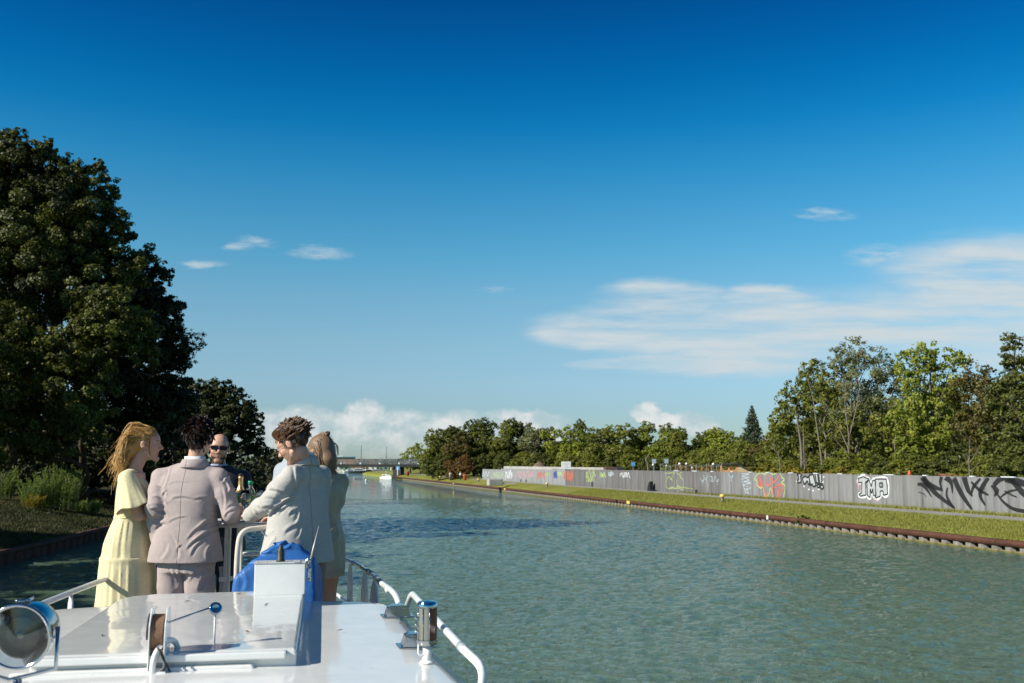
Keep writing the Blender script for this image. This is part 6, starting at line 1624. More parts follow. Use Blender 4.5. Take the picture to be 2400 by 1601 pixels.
class Person:
    """local frame: x = own right, y = forward, z up, feet at 0"""
    def __init__(s, label, px, Y, facing, skin='skin'):
        p = at(px, 1085, Y); s.o = Vector((p.x, Y, 3.65)); s.th = math.atan2(-facing[0], facing[1])
        s.root = thing('person', label, 'person', s.o, s.th, 'people standing round the table on the foredeck')
        s.MI = (Matrix.Translation(s.o) @ Matrix.Rotation(s.th, 4, 'Z')).inverted(); s.skin = M[skin]; s.tints = []
    def L(s, px, py, Y): return np.array(s.MI @ at(px, py, Y))
    def body(s, sh, hipw, legs, arms, head, hrot, neck0, lo=(-.5, -.5, -.02), hi=(.5, .6, 1.95), h=.0075, nose=1.0, jaw=1.0, ear=True, hs=1.0, chest=(.15, .09), fem=False, beard=0.0, mouth=.0):
        """arms: list of (shoulder, elbow, wrist, handdir, palm normal, curl); legs: list of (hip, knee, ankle)"""
        F_ = Field(lo, hi, h, (head[2] - .17, .0036))
        Hm = Matrix.Translation(Vector(head)) @ Matrix.Rotation(R(hrot[2]), 4, 'Z') @ Matrix.Rotation(R(hrot[0]), 4, 'X') @ Matrix.Rotation(R(hrot[1]), 4, 'Y'); s.Hm = Hm; s.hs = hs
        H = lambda x, y, z: np.array(Hm @ Vector((x * hs, y * hs, z * hs))); M3 = np.array(Hm.to_3x3())
        F_.loft([(.90, 0, 0, hipw, .10), (1.0, 0, 0, hipw * .98, .10), (1.12, 0, .0, chest[0] * .86, .085), (1.27, 0, .0, chest[0], chest[1]), (1.38, 0, (neck0[1]) * .7, chest[0] * .9, .075), (neck0[2] - .03, neck0[0], neck0[1], .06, .055)], .03)
        for a in arms:
            S, E, W_ = [np.array(q) for q in a[:3]]
            F_.cone((neck0[0], neck0[1], neck0[2] - .07), S, .05, .048, .05)
            F_.chain([S, S * .5 + E * .5, E, E * .6 + W_ * .4, W_], [.047, .041, .034, .035, .022], .015)
            if len(a) > 3:
                d = np.array(a[3], float); d /= np.linalg.norm(d); n_ = np.array(a[4], float); n_ -= d * (n_ @ d); n_ /= np.linalg.norm(n_); sd_ = np.cross(d, n_) * a[5]; cu = a[6]
                pc = W_ + d * .045; F_.cone(W_, W_ + d * .03, .022, .024, .012)
                for u_ in (-.022, -.008, .008, .022): F_.cone(W_ + d * .02 + sd_ * u_ * .6, W_ + d * .082 + sd_ * u_, .013, .0105, .012)
                for u_, L0 in ((-.027, .062), (-.009, .075), (.009, .082), (.026, .072)):
                    b0 = W_ + d * .082 + sd_ * u_; a1 = cu * .5; a2 = cu * 1.3; d1 = d * math.cos(a1) + n_ * math.sin(a1); d2 = d * math.cos(a2) + n_ * math.sin(a2)
                    m1 = b0 + d1 * L0 * .5; F_.cone(b0, m1, .0092, .0082, .003); F_.cone(m1, m1 + d2 * L0 * .5, .0082, .0065, .003)
                t0 = W_ + d * .025 + sd_ * .022; dt = d * .6 + sd_ * .65 + n_ * .45; dt /= np.linalg.norm(dt); F_.cone(t0, t0 + dt * .035, .013, .0105, .008); F_.cone(t0 + dt * .035, t0 + dt * .035 + (dt * .6 + d * .5) * .032, .0105, .008, .003)
        for hp_, kn, an in legs:
            hp_, kn, an = map(np.array, (hp_, kn, an)); F_.chain([hp_, kn * .5 + hp_ * .5, kn, kn * .62 + an * .38, an], [.068, .060, .050, .050, .036], .03)
            F_.cone(an + [0, -.02, -.05], an + [0, .14, -.055], .036, .030, .02)
        nk = H(0, -.022, -.06); F_.cone(nk, neck0, .048 if not fem else .042, .053 if not fem else .046, .022)
        F_.ell(H(0, -.014, .034), np.array((.074, .093, .084)) * hs, .01, M3)
        F_.ell(H(0, .030, -.036), np.array((.056 * jaw, .058, .074)) * hs, .025, M3)
        F_.ell(H(0, .050, .030), np.array((.060, .040, .050)) * hs, .02, M3)
        for e in (-1, 1):
            F_.cone(H(e * .054 * jaw, .0, -.052), H(e * .012, .066, -.104), .014 * hs, .015 * hs, .014)
            F_.ell(H(e * .038, .058, -.022), np.array((.022, .022, .020)) * hs, .018, M3)
        F_.cone(H(-.009, .072, -.102), H(.009, .072, -.102), .017 * hs, .017 * hs, .012)
        F_.cone(H(-.034, .077, .020), H(.034, .077, .020), .011 * hs, .011 * hs, .012)
        for e in (-1, 1): F_.ell(H(e * .031, .094, .003), np.array((.017, .013, .011)) * hs, .010, M3, 'sub'); F_.ell(H(e * .030, .074, .002), np.array((.0135, .0135, .012)) * hs, .002, M3)
        F_.cone(H(0, .082, .012), H(0, .104 + .004 * nose, -.026), .0075 * hs, .0105 * hs, .007); F_.cone(H(-.012, .092, -.034), H(.012, .092, -.034), .0075 * hs, .0075 * hs, .006)
        F_.cone(H(0, .098, -.030), H(0, .106 + .004 * nose, -.028), .010 * hs, .0095 * hs, .004)
        F_.cone(H(-.016, .078, -.058), H(.016, .078, -.058), .0045 * hs, .0045 * hs, .005); F_.cone(H(-.013, .077, -.067), H(.013, .077, -.067), .0055 * hs, .0055 * hs, .004)
        F_.cone(H(-.019, .095, -.0625), H(.019, .095, -.0625), .0016 + mouth, .0016 + mouth, .002, 'sub')
        if ear:
            for e in (-1, 1):
                F_.ell(H(e * .078, -.008, .0), np.array((.010, .019, .032)) * hs, .004, M3); F_.cone(H(e * .088, .002, .004), H(e * .088, -.006, -.010), .005, .006, .006, 'sub')
        V, Q = F_.mesh(); V = relax(V, Q, 1, .35)
        Hi = np.array(Hm.inverted()); q = (V @ Hi[:3, :3].T + Hi[:3, 3]) / hs
        lipm = np.exp(-((q[:, 0] / .020) ** 4)) * np.exp(-(((q[:, 2] + .0625) / .0095) ** 4)) * (q[:, 1] > .072)
        brow = np.exp(-(((np.abs(q[:, 0]) - .032) / .020) ** 4)) * np.exp(-(((q[:, 2] - .021) / .005) ** 4)) * (q[:, 1] > .055)
        st = beard * (q[:, 2] < -.038) * (q[:, 2] > -.135) * (q[:, 1] > -.012 + .0) * (np.abs(q[:, 0]) < .08) * (np.hypot(q[:, 0], (q[:, 2] + .0625) * 1.4) > .016) * (q[:, 1] > .02 - (q[:, 2] < -.1) * .1)
        eye = np.exp(-(((np.abs(q[:, 0]) - .030) / .010) ** 4)) * np.exp(-(((q[:, 2] - .001) / .0045) ** 4)) * (q[:, 1] > .07)
        tint = .9 * lipm * (1 if fem else .5) - np.maximum(np.maximum(st * .55, brow * .8), eye * .9)
        s.bodyo = link('body', npmesh('body', V, Q, {'tint': tint}), s.skin, s.root, True); return s
    def part(s, name, F_, matl, rel=1, tint=None, parent=None):
        V, Q = F_.mesh(); V = relax(V, Q, rel, .45); return link(name, npmesh(name, V, Q, {'tint': np.full(len(V), .35 if tint is None else tint)}), matl, parent or s.root, True)
    def hp(s, x, y, z): return np.array(s.Hm @ Vector((x * s.hs, y * s.hs, z * s.hs)))
    def scalp(s, N, seed, cut, lift=1.03):
        """random points on the cranium kept by cut(q) in head coordinates; returns positions and outward normals (head frame)"""
        g_ = np.random.default_rng(seed); d = g_.normal(size=(N * 4, 3)); d /= np.linalg.norm(d, axis=1)[:, None]
        q = np.array([0, -.014, .034]) + d * np.array([.074, .093, .084]) * lift; m = cut(q); q = q[m][:N]; d = d[m][:N]; return q, d
    def tohead(s, P): 
        A = np.array(s.Hm); return (P * s.hs) @ A[:3, :3].T + A[:3, 3]
    def grow(s, q, d, K_, L0, flow, seed, curl=.0, cf=9, jit=.25, keep=1.04, grav=0.0):
        g_ = np.random.default_rng(seed); N = len(q); P = [q.copy()]; dr = d.copy(); ph = g_.random(N) * 6.28; L1 = L0 * g_.uniform(.65, 1.2, N) / (K_ - 1)
        J = g_.normal(size=(N, 3)) * jit; A1 = np.cross(d, g_.normal(size=(N, 3))); A1 /= np.linalg.norm(A1, axis=1)[:, None] + 1e-9; B1 = np.cross(d, A1)
        C0 = np.array([0, -.014, .034]); R_ = np.array([.074, .093, .084]) * keep
        for k in range(1, K_):
            f_ = flow(P[-1], d) + J; dr = dr * .45 + f_ * .55 + np.array([0, 0, -grav * k / K_]); dr /= np.linalg.norm(dr, axis=1)[:, None] + 1e-9
            st = dr + curl * (A1 * np.sin(cf * k / K_ * 6.28 + ph)[:, None] + B1 * np.cos(cf * k / K_ * 6.28 + ph)[:, None])
            p = P[-1] + st * L1[:, None]; e = (p - C0) / R_; r_ = np.linalg.norm(e, axis=1); m = r_ < 1; p[m] = C0 + e[m] / r_[m][:, None] * R_; P.append(p)
        return s.tohead(np.stack(P, 1))
# ================================================================== the people
def shoe(s, an, yaw, colr):
    m_ = MB(); T = Matrix.Translation(Vector((an[0], an[1], 0))) @ Matrix.Rotation(yaw, 4, 'Z'); V = []; n_ = 14
    prof_ = [(-.075, .028, .075), (-.05, .036, .085), (0, .040, .085), (.06, .042, .06), (.12, .046, .045), (.17, .042, .038), (.20, .026, .030), (.212, .006, .02)]
    for y, w_, h_ in prof_:
        for k in range(n_):
            a = k / n_ * 6.283; V.append(T @ Vector((math.cos(a) * w_, y, max(.0, h_ * .5 + math.sin(a) * h_ * .5))))
    Fc = [(i * n_ + k, i * n_ + (k + 1) % n_, (i + 1) * n_ + (k + 1) % n_, (i + 1) * n_ + k) for i in range(len(prof_) - 1) for k in range(n_)] + [tuple(range(n_))[::-1], tuple((len(prof_) - 1) * n_ + k for k in range(n_))]
    m_.add(V, Fc); return m_.build('shoe', colr, s.root, True)
def trousers(s, legs, top, hipw, rf, matl, seed, r0=.097, hemr=.085, hipz=.92, lo=(-.4, -.35, .02), hi=(.4, .35, 1.15), cx=0.0, cy=0.0):
    F_ = Field(lo, hi, .008)
    F_.loft([(hipz - .16, cx, cy, hipw * .98, rf), (hipz, cx, cy, hipw, rf * 1.02), (top, cx, cy, hipw * .88, rf * .85)], .01, 2.6)
    for hp_, kn, an in legs:
        hp_, kn, an = map(np.array, (hp_, kn, an)); F_.chain([hp_, hp_ * .5 + kn * .5, kn, kn * .5 + an * .5, an], [r0, r0 * .95, r0 * .90, hemr * .95, hemr], .012)
    F_.cone((cx, cy - .12, hipz - .22), (cx, cy - .03, .15), .012, .02, .02, 'sub'); F_.cone((cx, cy + .12, hipz - .2), (cx, cy + .03, .15), .012, .02, .02, 'sub')
    c1 = crease(seed, 12, .004, (1, 1, 1.7)); c2 = waven(seed + 5, 16, 6, (1, 1, .3)); F_.disp(lambda x, y, z: c1(x, y, z) - .003 * c2(x, y, z))
    if seed == 21: folds(F_, s.MI, TROUF, 6.38)
    return s.part('trousers', F_, matl)
def collar(s, c, r_, z, h_, matl, tilt=0.0, name='shirt_collar', flare=1.05):
    m_ = MB(); n_ = 28; V = []
    for k in range(n_):
        a = k / n_ * 6.283; ca, sa = math.cos(a), math.sin(a)
        for rr, zz in ((1.0, 0), (flare, h_), (flare - .06, h_), (.94, 0)): V.append((c[0] + ca * r_[0] * rr, c[1] + sa * r_[1] * rr, z + zz - max(0, sa) * h_ * .9 - sa * tilt))
    Fc = []
    for k in range(n_):
        k2 = (k + 1) % n_
        for j in range(3): Fc.append((k * 4 + j, k2 * 4 + j, k2 * 4 + j + 1, k * 4 + j + 1))
    m_.add(V, Fc); return m_.build(name, matl, s.root, True)
def line_on(s, name, pts, r_, matl, parent=None):
    m_ = MB(); m_.tube(smooth_path(pts, 4), r_, 5); return m_.build(name, matl, parent or s.root, True)

PINKF = [(zt(600, 612), zt(760, 604), 0.5), (zt(640, 716), zt(800, 722), 0.8), (zt(800, 722), zt(960, 728), 0.9), (zt(850, 735), zt(930, 745), 0.5), (zt(760, 1015), zt(905, 885), 1.2), (zt(800, 1040), zt(965, 932), 1.4), (zt(760, 1085), zt(880, 985), 1.3), (zt(790, 1135), zt(870, 1025), 1.2), (zt(690, 1110), zt(725, 1055), 1), (zt(830, 960), zt(915, 868), 1), (zt(600, 900), zt(760, 850), 0.7), (zt(640, 980), zt(700, 1120), 0.8), (zt(860, 830), zt(990, 880), 0.6), (zt(905, 1170), zt(925, 1060), 1.4), (zt(1000, 640), zt(1010, 800), 1), (zt(985, 560), zt(1050, 690), 1.2), (zt(1040, 700), zt(1090, 640), 1), (zt(1015, 860), zt(1090, 800), 1.1), (zt(1030, 800), zt(1100, 760), 0.8), (zt(490, 700), zt(590, 755), 1.6, 1.4), (zt(480, 790), zt(600, 835), 1.5, 1.4), (zt(475, 870), zt(590, 850), 1.3, 1.3), (zt(500, 940), zt(590, 900), 1.3, 1.2), (zt(520, 620), zt(590, 700), 1.4, 1.3), (zt(575, 480), zt(560, 640), 1.2), (zt(1030, 470), zt(985, 600), 1.2), (zt(560, 700), zt(600, 660), 1), (zt(620, 1050), zt(560, 1160), 0.8, 1.6), (zt(700, 1080), zt(680, 1170), 0.7, 1.6), (zt(960, 1000), zt(985, 1160), 1.2, 1.5)]
TROUF = [(zt(610, 1210), zt(640, 1400), 1, 1.3), (zt(655, 1180), zt(650, 1400), 0.9), (zt(700, 1190), zt(720, 1400), 0.7, 1.4), (zt(800, 1230), zt(860, 1200), 1.2), (zt(780, 1260), zt(930, 1230), 1), (zt(820, 1400), zt(900, 1270), 1.3, 1.5), (zt(860, 1180), zt(850, 1400), 0.9), (zt(940, 1250), zt(930, 1400), 0.8, 1.4), (zt(760, 1330), zt(850, 1240), 1)]
GREYF = [(zt(1535, 470), zt(1545, 640), 1.3), (zt(1545, 640), zt(1520, 700), 1.3), (zt(1340, 650), zt(1500, 690), 1.2, 1.2), (zt(1320, 700), zt(1480, 760), 1, 1.2), (zt(1300, 780), zt(1450, 800), 1.2, 1.2), (zt(1220, 800), zt(1290, 900), 1.5), (zt(1190, 820), zt(1230, 910), 1.4), (zt(1260, 770), zt(1340, 870), 1.4), (zt(1330, 860), zt(1540, 705), 1.8), (zt(1440, 760), zt(1560, 715), 1.6), (zt(1420, 830), zt(1570, 730), 1), (zt(1470, 970), zt(1600, 900), 1.2, 1.5), (zt(1500, 840), zt(1570, 800), 1.3), (zt(1560, 790), zt(1540, 900), 1), (zt(1580, 890), zt(1560, 1010), 1), (zt(1600, 900), zt(1590, 1010), 0.7), (zt(1580, 480), zt(1640, 430), 0.8), (zt(1640, 500), zt(1650, 700), 0.5, 1.6), (zt(1700, 780), zt(1790, 760), 0.8), (zt(1690, 900), zt(1800, 910), 0.8), (zt(1640, 1050), zt(1680, 950), 0.8, 1.5), (zt(1760, 950), zt(1780, 1120), 1, 1.5), (zt(1400, 500), zt(1350, 640), 0.8)]
TARPF = [(zt(1195, 1118), zt(1440, 1062), 1.8, 1.2), (zt(1445, 1005), zt(1290, 1100), 1.6), (zt(1480, 1005), zt(1435, 1085), 1.4), (zt(1500, 1052), zt(1570, 1062), 1), (zt(1620, 1020), zt(1745, 1165), 1.5, 1.4), (zt(1615, 1165), zt(1740, 1172), 1.6), (zt(1150, 1165), zt(1400, 1132), 1.5, 1.3), (zt(1170, 1215), zt(1250, 1195), 1), (zt(1560, 1060), zt(1700, 1100), 1, 1.5), (zt(1640, 1120), zt(1735, 1230), 1.2, 1.3), (zt(1130, 1250), zt(1160, 1390), 0.8, 1.6), (zt(1690, 1200), zt(1700, 1400), 1, 1.6), (zt(1330, 1050), zt(1300, 1110), 1), (zt(1400, 1100), zt(1640, 1130), 1, 1.5)]
# ---- P1 woman in pale yellow dress
w1 = Person('woman with long wavy blond hair and pale yellow dress standing side on at the left', 311, 6.6, (.97, .24))
M['blond'] = hairm('golden_wavy_hair', (.20, .095, .026), (.74, .46, .16), .42)
M['dress'] = cloth('pale_yellow_crepe', (.80, .72, .44), 260, .0006, .2, .85, .004, .12)
HD = w1.L(342, 1041, 6.6); HD[0] = 0.0
a_r = [(.150, -.01, 1.345), w1.L(327, 1208, 6.45), w1.L(366, 1196, 6.56), (-.55, .8, .1), (0, .2, -1), 1, .5]
a_l = [(-.150, .0, 1.345), (-.21, .05, 1.09), (-.12, .26, 1.12), (.5, .7, .1), (0, .2, -1), -1, .5]
w1.body(.150, .13, [((.08, 0, .88), (.085, .01, .48), (.085, -.02, .09)), ((-.08, 0, .88), (-.085, .02, .48), (-.085, -.02, .09))], [a_r, a_l], HD, (0, 0, -4), (0, .012, 1.405), fem=True, jaw=.94, hs=.95, chest=(.125, .080))
F_ = Field((-.32, -.32, .07), (.32, .34, 1.45), .006)
def pleat(U, V_, Z):
    th = np.arctan2(V_, U); tz = np.where(Z > .845, (1.10 - Z) / .25, (.85 - Z) / .55)
    amp = np.clip(tz * 6, 0, 1) * np.clip(1.15 - tz * .45, .4, 1) * (Z < 1.10)
    p1 = np.sin(th * 21 + 2.2 * np.sin(th * 3 + 1) + np.where(Z > .845, 0, 1.7)) * .0026 + np.sin(th * 9 + 1.4 * np.sin(2 * th)) * .0048 * np.clip(tz, 0, 1) + np.sin(th * 39 + 3 * np.sin(th * 5)) * .0018 * np.clip(1 - tz, 0, 1)
    return amp * p1 + .006 * np.exp(-((Z - .838) / .018) ** 2) * (Z < .846)
F_.loft([(.10, 0, .0, .235, .225), (.35, 0, .0, .215, .205), (.60, 0, .0, .195, .186), (.78, 0, -.004, .180, .172), (.843, 0, -.006, .172, .165), (.852, 0, -.006, .166, .159), (.93, 0, -.008, .160, .148), (1.02, 0, -.004, .143, .122), (1.085, 0, .0, .125, .100), (1.11, 0, .0, .120, .094),
         (1.17, 0, .010, .130, .104), (1.24, 0, .022, .140, .114), (1.31, 0, .010, .138, .098), (1.36, 0, -.004, .128, .072), (1.395, 0, -.010, .095, .052)], .01, 2.1, fn=pleat)
for e in (-1, 1): F_.cone((e * .075, -.004, 1.375), (e * .140, -.01, 1.352), .036, .045, .03)
F_.cone((0, .085, 1.46), (0, .165, 1.25), .075, .012, .004, 'sub')
F_.cone((0, .01, 1.405), (0, .02, 1.50), .056, .075, .004, 'sub')
c1 = crease(3, 26, .004, (1, 1, .6)); F_.disp(lambda x, y, z: c1(x, y, z) * (z > 1.1))
dr = w1.part('dress', F_, M['dress'], 1)
m_ = MB(); m_.tube([(math.cos(a) * .1235, math.sin(a) * .0975, 1.10 + .003 * math.sin(2 * a)) for a in np.linspace(0, 6.283, 33)[:-1]], .005, 8, closed=True); m_.build('belt_seam', M['dress'], dr, True)
for e, ar in ((1, a_r), (-1, a_l)):                              # flutter sleeves as thin flared cloth
    S = np.array(ar[0], float); E = np.array(ar[1], float); D_ = (E - S) / np.linalg.norm(E - S); D_ = D_ + np.array((e * .10, -.08, 0)); D_ /= np.linalg.norm(D_)
    a_ = np.cross(D_, (0, 1, 0)); a_ /= np.linalg.norm(a_); b_ = np.cross(D_, a_); V = []; n_ = 60; prof_ = [(-.055, .018), (-.05, .038), (-.03, .053), (.0, .060), (.05, .068), (.10, .080), (.145, .094), (.18, .106), (.205, .113)]
    for q_, (t_, r_) in enumerate(prof_):
        for k in range(n_):
            a = k / n_ * 6.283; f_ = max(0, t_) / .205; rr_ = r_ * (1 + f_ * (.055 * math.sin(a * 7 + 1) + .03 * math.sin(a * 12)) + .010 * math.sin(a * 23) * (.4 + f_))
            V.append(S + D_ * (t_ + f_ * .010 * math.sin(a * 4 + 2)) + (a_ * math.cos(a) + b_ * math.sin(a)) * rr_)
    Q_ = [(i * n_ + k, i * n_ + (k + 1) % n_, (i + 1) * n_ + (k + 1) % n_, (i + 1) * n_ + k) for i in range(len(prof_) - 1) for k in range(n_)]
    so_ = link('flutter_sleeve', npmesh('flutter_sleeve', V, Q_), M['dress'], w1.root, True); md = so_.modifiers.new('thick', 'SOLIDIFY'); md.thickness = .003; md = so_.modifiers.new('sub', 'SUBSURF'); md.levels = md.render_levels = 1
for e in (-1, 1): shoe(w1, (e * .085, -.02), 0, M['cream'])
F_ = Field((-.16, -.42, 1.16), (.16, .20, 1.74), .006)
A3 = np.array(w1.Hm.to_3x3()); H = w1.hp
F_.ell(H(0, -.020, .040), (.075, .096, .080), .01, A3)
F_.chain([H(0, -.05, .03), H(0, -.105, -.015), H(0, -.140, -.075), H(.0, -.160, -.135), H(0, -.160, -.185)], [.060, .064, .056, .042, .022], .03)
F_.ell(H(0, .085, -.045), (.07, .066, .088), .010, A3, 'sub'); F_.ell(H(0, .078, -.005), (.060, .050, .055), .010, A3, 'sub')
wv_ = waven(9, 42, 6, (1, 1, 1.4)); F_.disp(lambda x, y, z: .006 * wv_(x, y, z))
hair1 = w1.part('hair', F_, M['blond'], 1, .35)
q, d = w1.scalp(420, 5, lambda q: (q[:, 2] > .040 - (q[:, 1] + .01) * .2) & (q[:, 1] < .070) & (q[:, 2] > -.01 + .9 * np.clip(q[:, 1], 0, 1)))
def fl(p, d_):
    bk = np.clip((-p[:, 1] - .05) / .08, 0, 1)
    return np.stack([-3.0 * p[:, 0] * bk, -1.1 + .86 * bk, .04 - 1.5 * bk - 6 * np.clip(p[:, 2] - .115, 0, 1)], 1)
P = lockify(w1.grow(q, d * .2, 26, .315, fl, 6, curl=.38, cf=2.6, jit=.17, keep=1.04), 7, .0042, 7)
strands('hair_strands', P, .0017, M['blond'], hair1, .3)
q, d = w1.scalp(160, 15, lambda q: (q[:, 2] > .0) & (q[:, 1] < .0) & (np.abs(q[:, 0]) > .02))
P = w1.grow(q, d * .2, 22, .33, fl, 16, curl=.55, cf=2.8, jit=.28, keep=1.07)
strands('loose_curls', P, .0016, M['blond'], hair1, .3, np.full(len(P), .9))
m_ = MB(); m_.tube([H(.072, .035, .02), H(.080, .030, -.01), H(.078, .034, -.05), H(.070, .045, -.08)], [.006, .007, .005, .002], 6); m_.build('side_lock', M['blond'], hair1, True)
m_ = MB(); m_.tube([np.array((.050 * math.sin(a), .015 + .050 * math.cos(a), 1.385 - .035 * (.5 + .5 * math.cos(a)))) for a in np.linspace(-2.2, 2.2, 20)], .0014, 5); m_.build('necklace', simple('gold', (.7, .45, .2), .3, .9), w1.root, True)

# ---- P2 man in dusty pink suit, seen from behind
M['pink'] = cloth('dusty_pink_linen', (.40, .340, .325), 330, .0007, .1, .88, .006, 0, (.36, .29, .28), seam=.008)
M['shirt'] = cloth('white_shirt', (.78, .80, .82), 500, .0004, .1, .8, .002)
M['darkhair'] = hairm('dark_brown_hair', (.010, .006, .004), (.045, .020, .010), .33)
m2 = Person('man in dusty pink suit with dark hair seen from behind', 446, 6.5, (.10, 1))
HD = m2.L(469, 1022, 6.5)
aR = [(.192, 0, 1.352), m2.L(543, 1203, 6.45), m2.L(538, 1212, 6.72), (-.3, 1, 0), (0, 0, -1), 1, .3]
aL = [(-.192, 0, 1.352), m2.L(364, 1188, 6.42), m2.L(372, 1258, 6.52), (.25, .3, -1), (1, 0, 0), -1, .5]
legs = [((.088, 0, .86), (.098, .02, .48), (.11, -.01, .09)), ((-.088, 0, .86), (-.098, .03, .48), (-.12, 0, .09))]
m2.body(.19, .155, legs, [aR, aL], HD, (4, 3, -6), (.030, .0, 1.435), 'skin' and lo if False else (-.5, -.4, -.02), (.5, .5, 1.86))
trousers(m2, legs, 1.0, .165, .112, M['pink'], 21, .098, .092)
F_ = Field((-.42, -.3, .80), (.44, .42, 1.50), .0055)
F_.loft([(.825, .0, -.01, .238, .150), (.90, .0, -.01, .226, .146), (.98, 0, -.008, .204, .136), (1.07, 0, -.006, .186, .126), (1.17, 0, -.006, .192, .128), (1.27, .0, -.008, .204, .126), (1.335, .0, -.006, .202, .108), (1.375, .008, -.004, .172, .090), (1.41, .02, -.002, .122, .074), (1.445, .028, 0, .080, .066), (1.462, .030, 0, .072, .064)], .012, 2.5)
def sleeve(F_, a, r0=.064, r1=.056, r2=.052, k=.022, nk=None):
    S, E, W_ = [np.array(q, float) for q in a[:3]]; nk = np.array((0, 0, 1.44)) if nk is None else np.array(nk)
    N0 = nk + (S - nk) * np.array((.40, .6, .35)); F_.cone(N0, S + np.array((0, 0, .006)), .040, .052, .03)
    F_.chain([S, S * .55 + E * .45, E], [r0 * .97, r0 * .98, r1 * 1.04], k); F_.chain([E, E * .5 + W_ * .5, W_], [r1 * 1.04, r1 * .98, r2], k)
    d = (W_ - E) / np.linalg.norm(W_ - E); F_.cone(W_ + d * .01, W_ + d * .05, r2 * .75, r2 * .95, .004, 'sub')
sleeve(F_, aR); sleeve(F_, aL)
F_.cone((.030, .004, 1.458), (.034, .01, 1.56), .054, .075, .004, 'sub')
F_.cone((-.115, -.165, .76), (-.112, -.150, .93), .007, .004, .006, 'sub'); F_.cone((.135, -.165, .76), (.13, -.150, .93), .007, .004, .006, 'sub')
c1 = crease(31, 13, .005, (.8, 1, 1.6)); c2 = waven(36, 18, 7, (1, 1, .5)); c4 = crease(44, 20, .006, (1.2, 1, 1.2))
F_.disp(lambda x, y, z: c1(x, y, z) * (z < 1.25) - .0022 * c2(x, y, z) + c4(x, y, z) * (np.abs(x) > .21))
folds(F_, m2.MI, PINKF, 6.38)
j2 = m2.part('jacket', F_, M['pink'], 0)
M['seam'] = simple('dark_seam_thread', (.16, .13, .14), .9)  # dark thread colour for the pocket welt
m_ = MB(); n_ = 26; V = []
for k in range(n_):
    a = R(-200 + 220 * k / (n_ - 1)); ca, sa = math.cos(a), math.sin(a)
    for rr, zz in ((.074, 1.474), (.080, 1.472), (.100, 1.425), (.094, 1.418)): V.append((.031 + ca * rr, .0 + sa * rr * .94, zz - .012 * max(0, sa)))
m_.add(V, [(k * 4 + j, (k + 1) * 4 + j, (k + 1) * 4 + (j + 1) % 4, k * 4 + (j + 1) % 4) for k in range(n_ - 1) for j in range(4)]); m_.build('collar', M['pink'], j2, True)
collar(m2, (.032, .0), (.064, .062), 1.440, .052, M['shirt'])
for an in legs: shoe(m2, an[2], 0, simple('brown_leather', (.10, .05, .03), .4))
F_ = Field((HD[0] - .14, HD[1] - .16, HD[2] - .14), (HD[0] + .14, HD[1] + .16, HD[2] + .17), .0055); A3 = np.array(m2.Hm.to_3x3()); H = m2.hp
F_.ell(H(0, -.018, .042), (.080, .097, .086), .01, A3); F_.ell(H(0, -.055, -.03), (.064, .048, .058), .03, A3); F_.ell(H(0, .10, -.03), (.075, .065, .08), .01, A3, 'sub')
for e in (-1, 1): F_.ell(H(e * .088, .0, -.02), (.022, .035, .045), .008, A3, 'sub')
c1 = waven(5, 55, 6); F_.disp(lambda x, y, z: .004 * c1(x, y, z))
h2 = m2.part('hair', F_, M['darkhair'], 1, .2)
q, d = m2.scalp(230, 25, lambda q: (q[:, 1] < .06) & (q[:, 2] > -.06 + (q[:, 1] > -.02) * .05), 1.09)
P = lockify(m2.grow(q, d * .2, 9, .050, lambda p, d_: np.stack([.5 * p[:, 0] * 5 + .3, -.5 + 0 * p[:, 0], -.1 - .7 * (p[:, 2] < .03)], 1) + d_ * .05, 26, curl=.18, cf=.9, jit=.16, keep=1.06), 12, .004, 28)
strands('hair_strands', P, .0022, M['darkhair'], h2, .3)

# ---- P3 bald man in sunglasses facing us
M['navy'] = cloth('navy_suit_wool', (.018, .021, .034), 500, .0006, .15, .8, .003)
m3 = Person('bearded balding man in black sunglasses and navy suit facing the camera', 514, 7.9, (.30, -1))
HD = m3.L(513, 1052, 7.86)
aR = [(.185, 0, 1.33), (.24, .02, 1.09), (.14, .26, 1.07), (-.4, 1, 0), (0, 0, -1), 1, .4]; aL = [(-.185, 0, 1.33), (-.24, .0, 1.09), (-.16, .25, 1.07), (.3, 1, 0), (0, 0, -1), -1, .4]
legs = [((.09, 0, .86), (.10, .02, .47), (.11, -.02, .09)), ((-.09, 0, .86), (-.10, .02, .47), (-.11, -.02, .09))]
m3.body(.19, .155, legs, [aR, aL], HD, (2, -3, 0), (.0, .005, 1.43), (-.5, -.4, -.02), (.5, .5, 1.78), beard=1.0, mouth=.0025, hs=.98)
trousers(m3, legs, 1.0, .165, .125, M['navy'], 61)
F_ = Field((-.4, -.3, .74), (.4, .42, 1.5), .0075)
F_.loft([(.772, .0, 0, .22, .15), (1.0, 0, 0, .198, .145), (1.10, 0, 0, .190, .140), (1.28, .0, -.0, .205, .135), (1.345, .0, 0, .198, .112), (1.39, 0, .0, .14, .085), (1.43, .0, .005, .080, .066)], .012, 2.5)
sleeve(F_, aR, nk=(0, 0, 1.41)); sleeve(F_, aL, nk=(0, 0, 1.41)); F_.cone((0, .12, 1.46), (0, .17, 1.15), .055, .008, .004, 'sub'); F_.cone((0, 0, 1.43), (0, .01, 1.5), .060, .072, .006, 'sub')
c1 = crease(71, 18, .008); F_.disp(c1); j3 = m3.part('jacket', F_, M['navy'], 1)
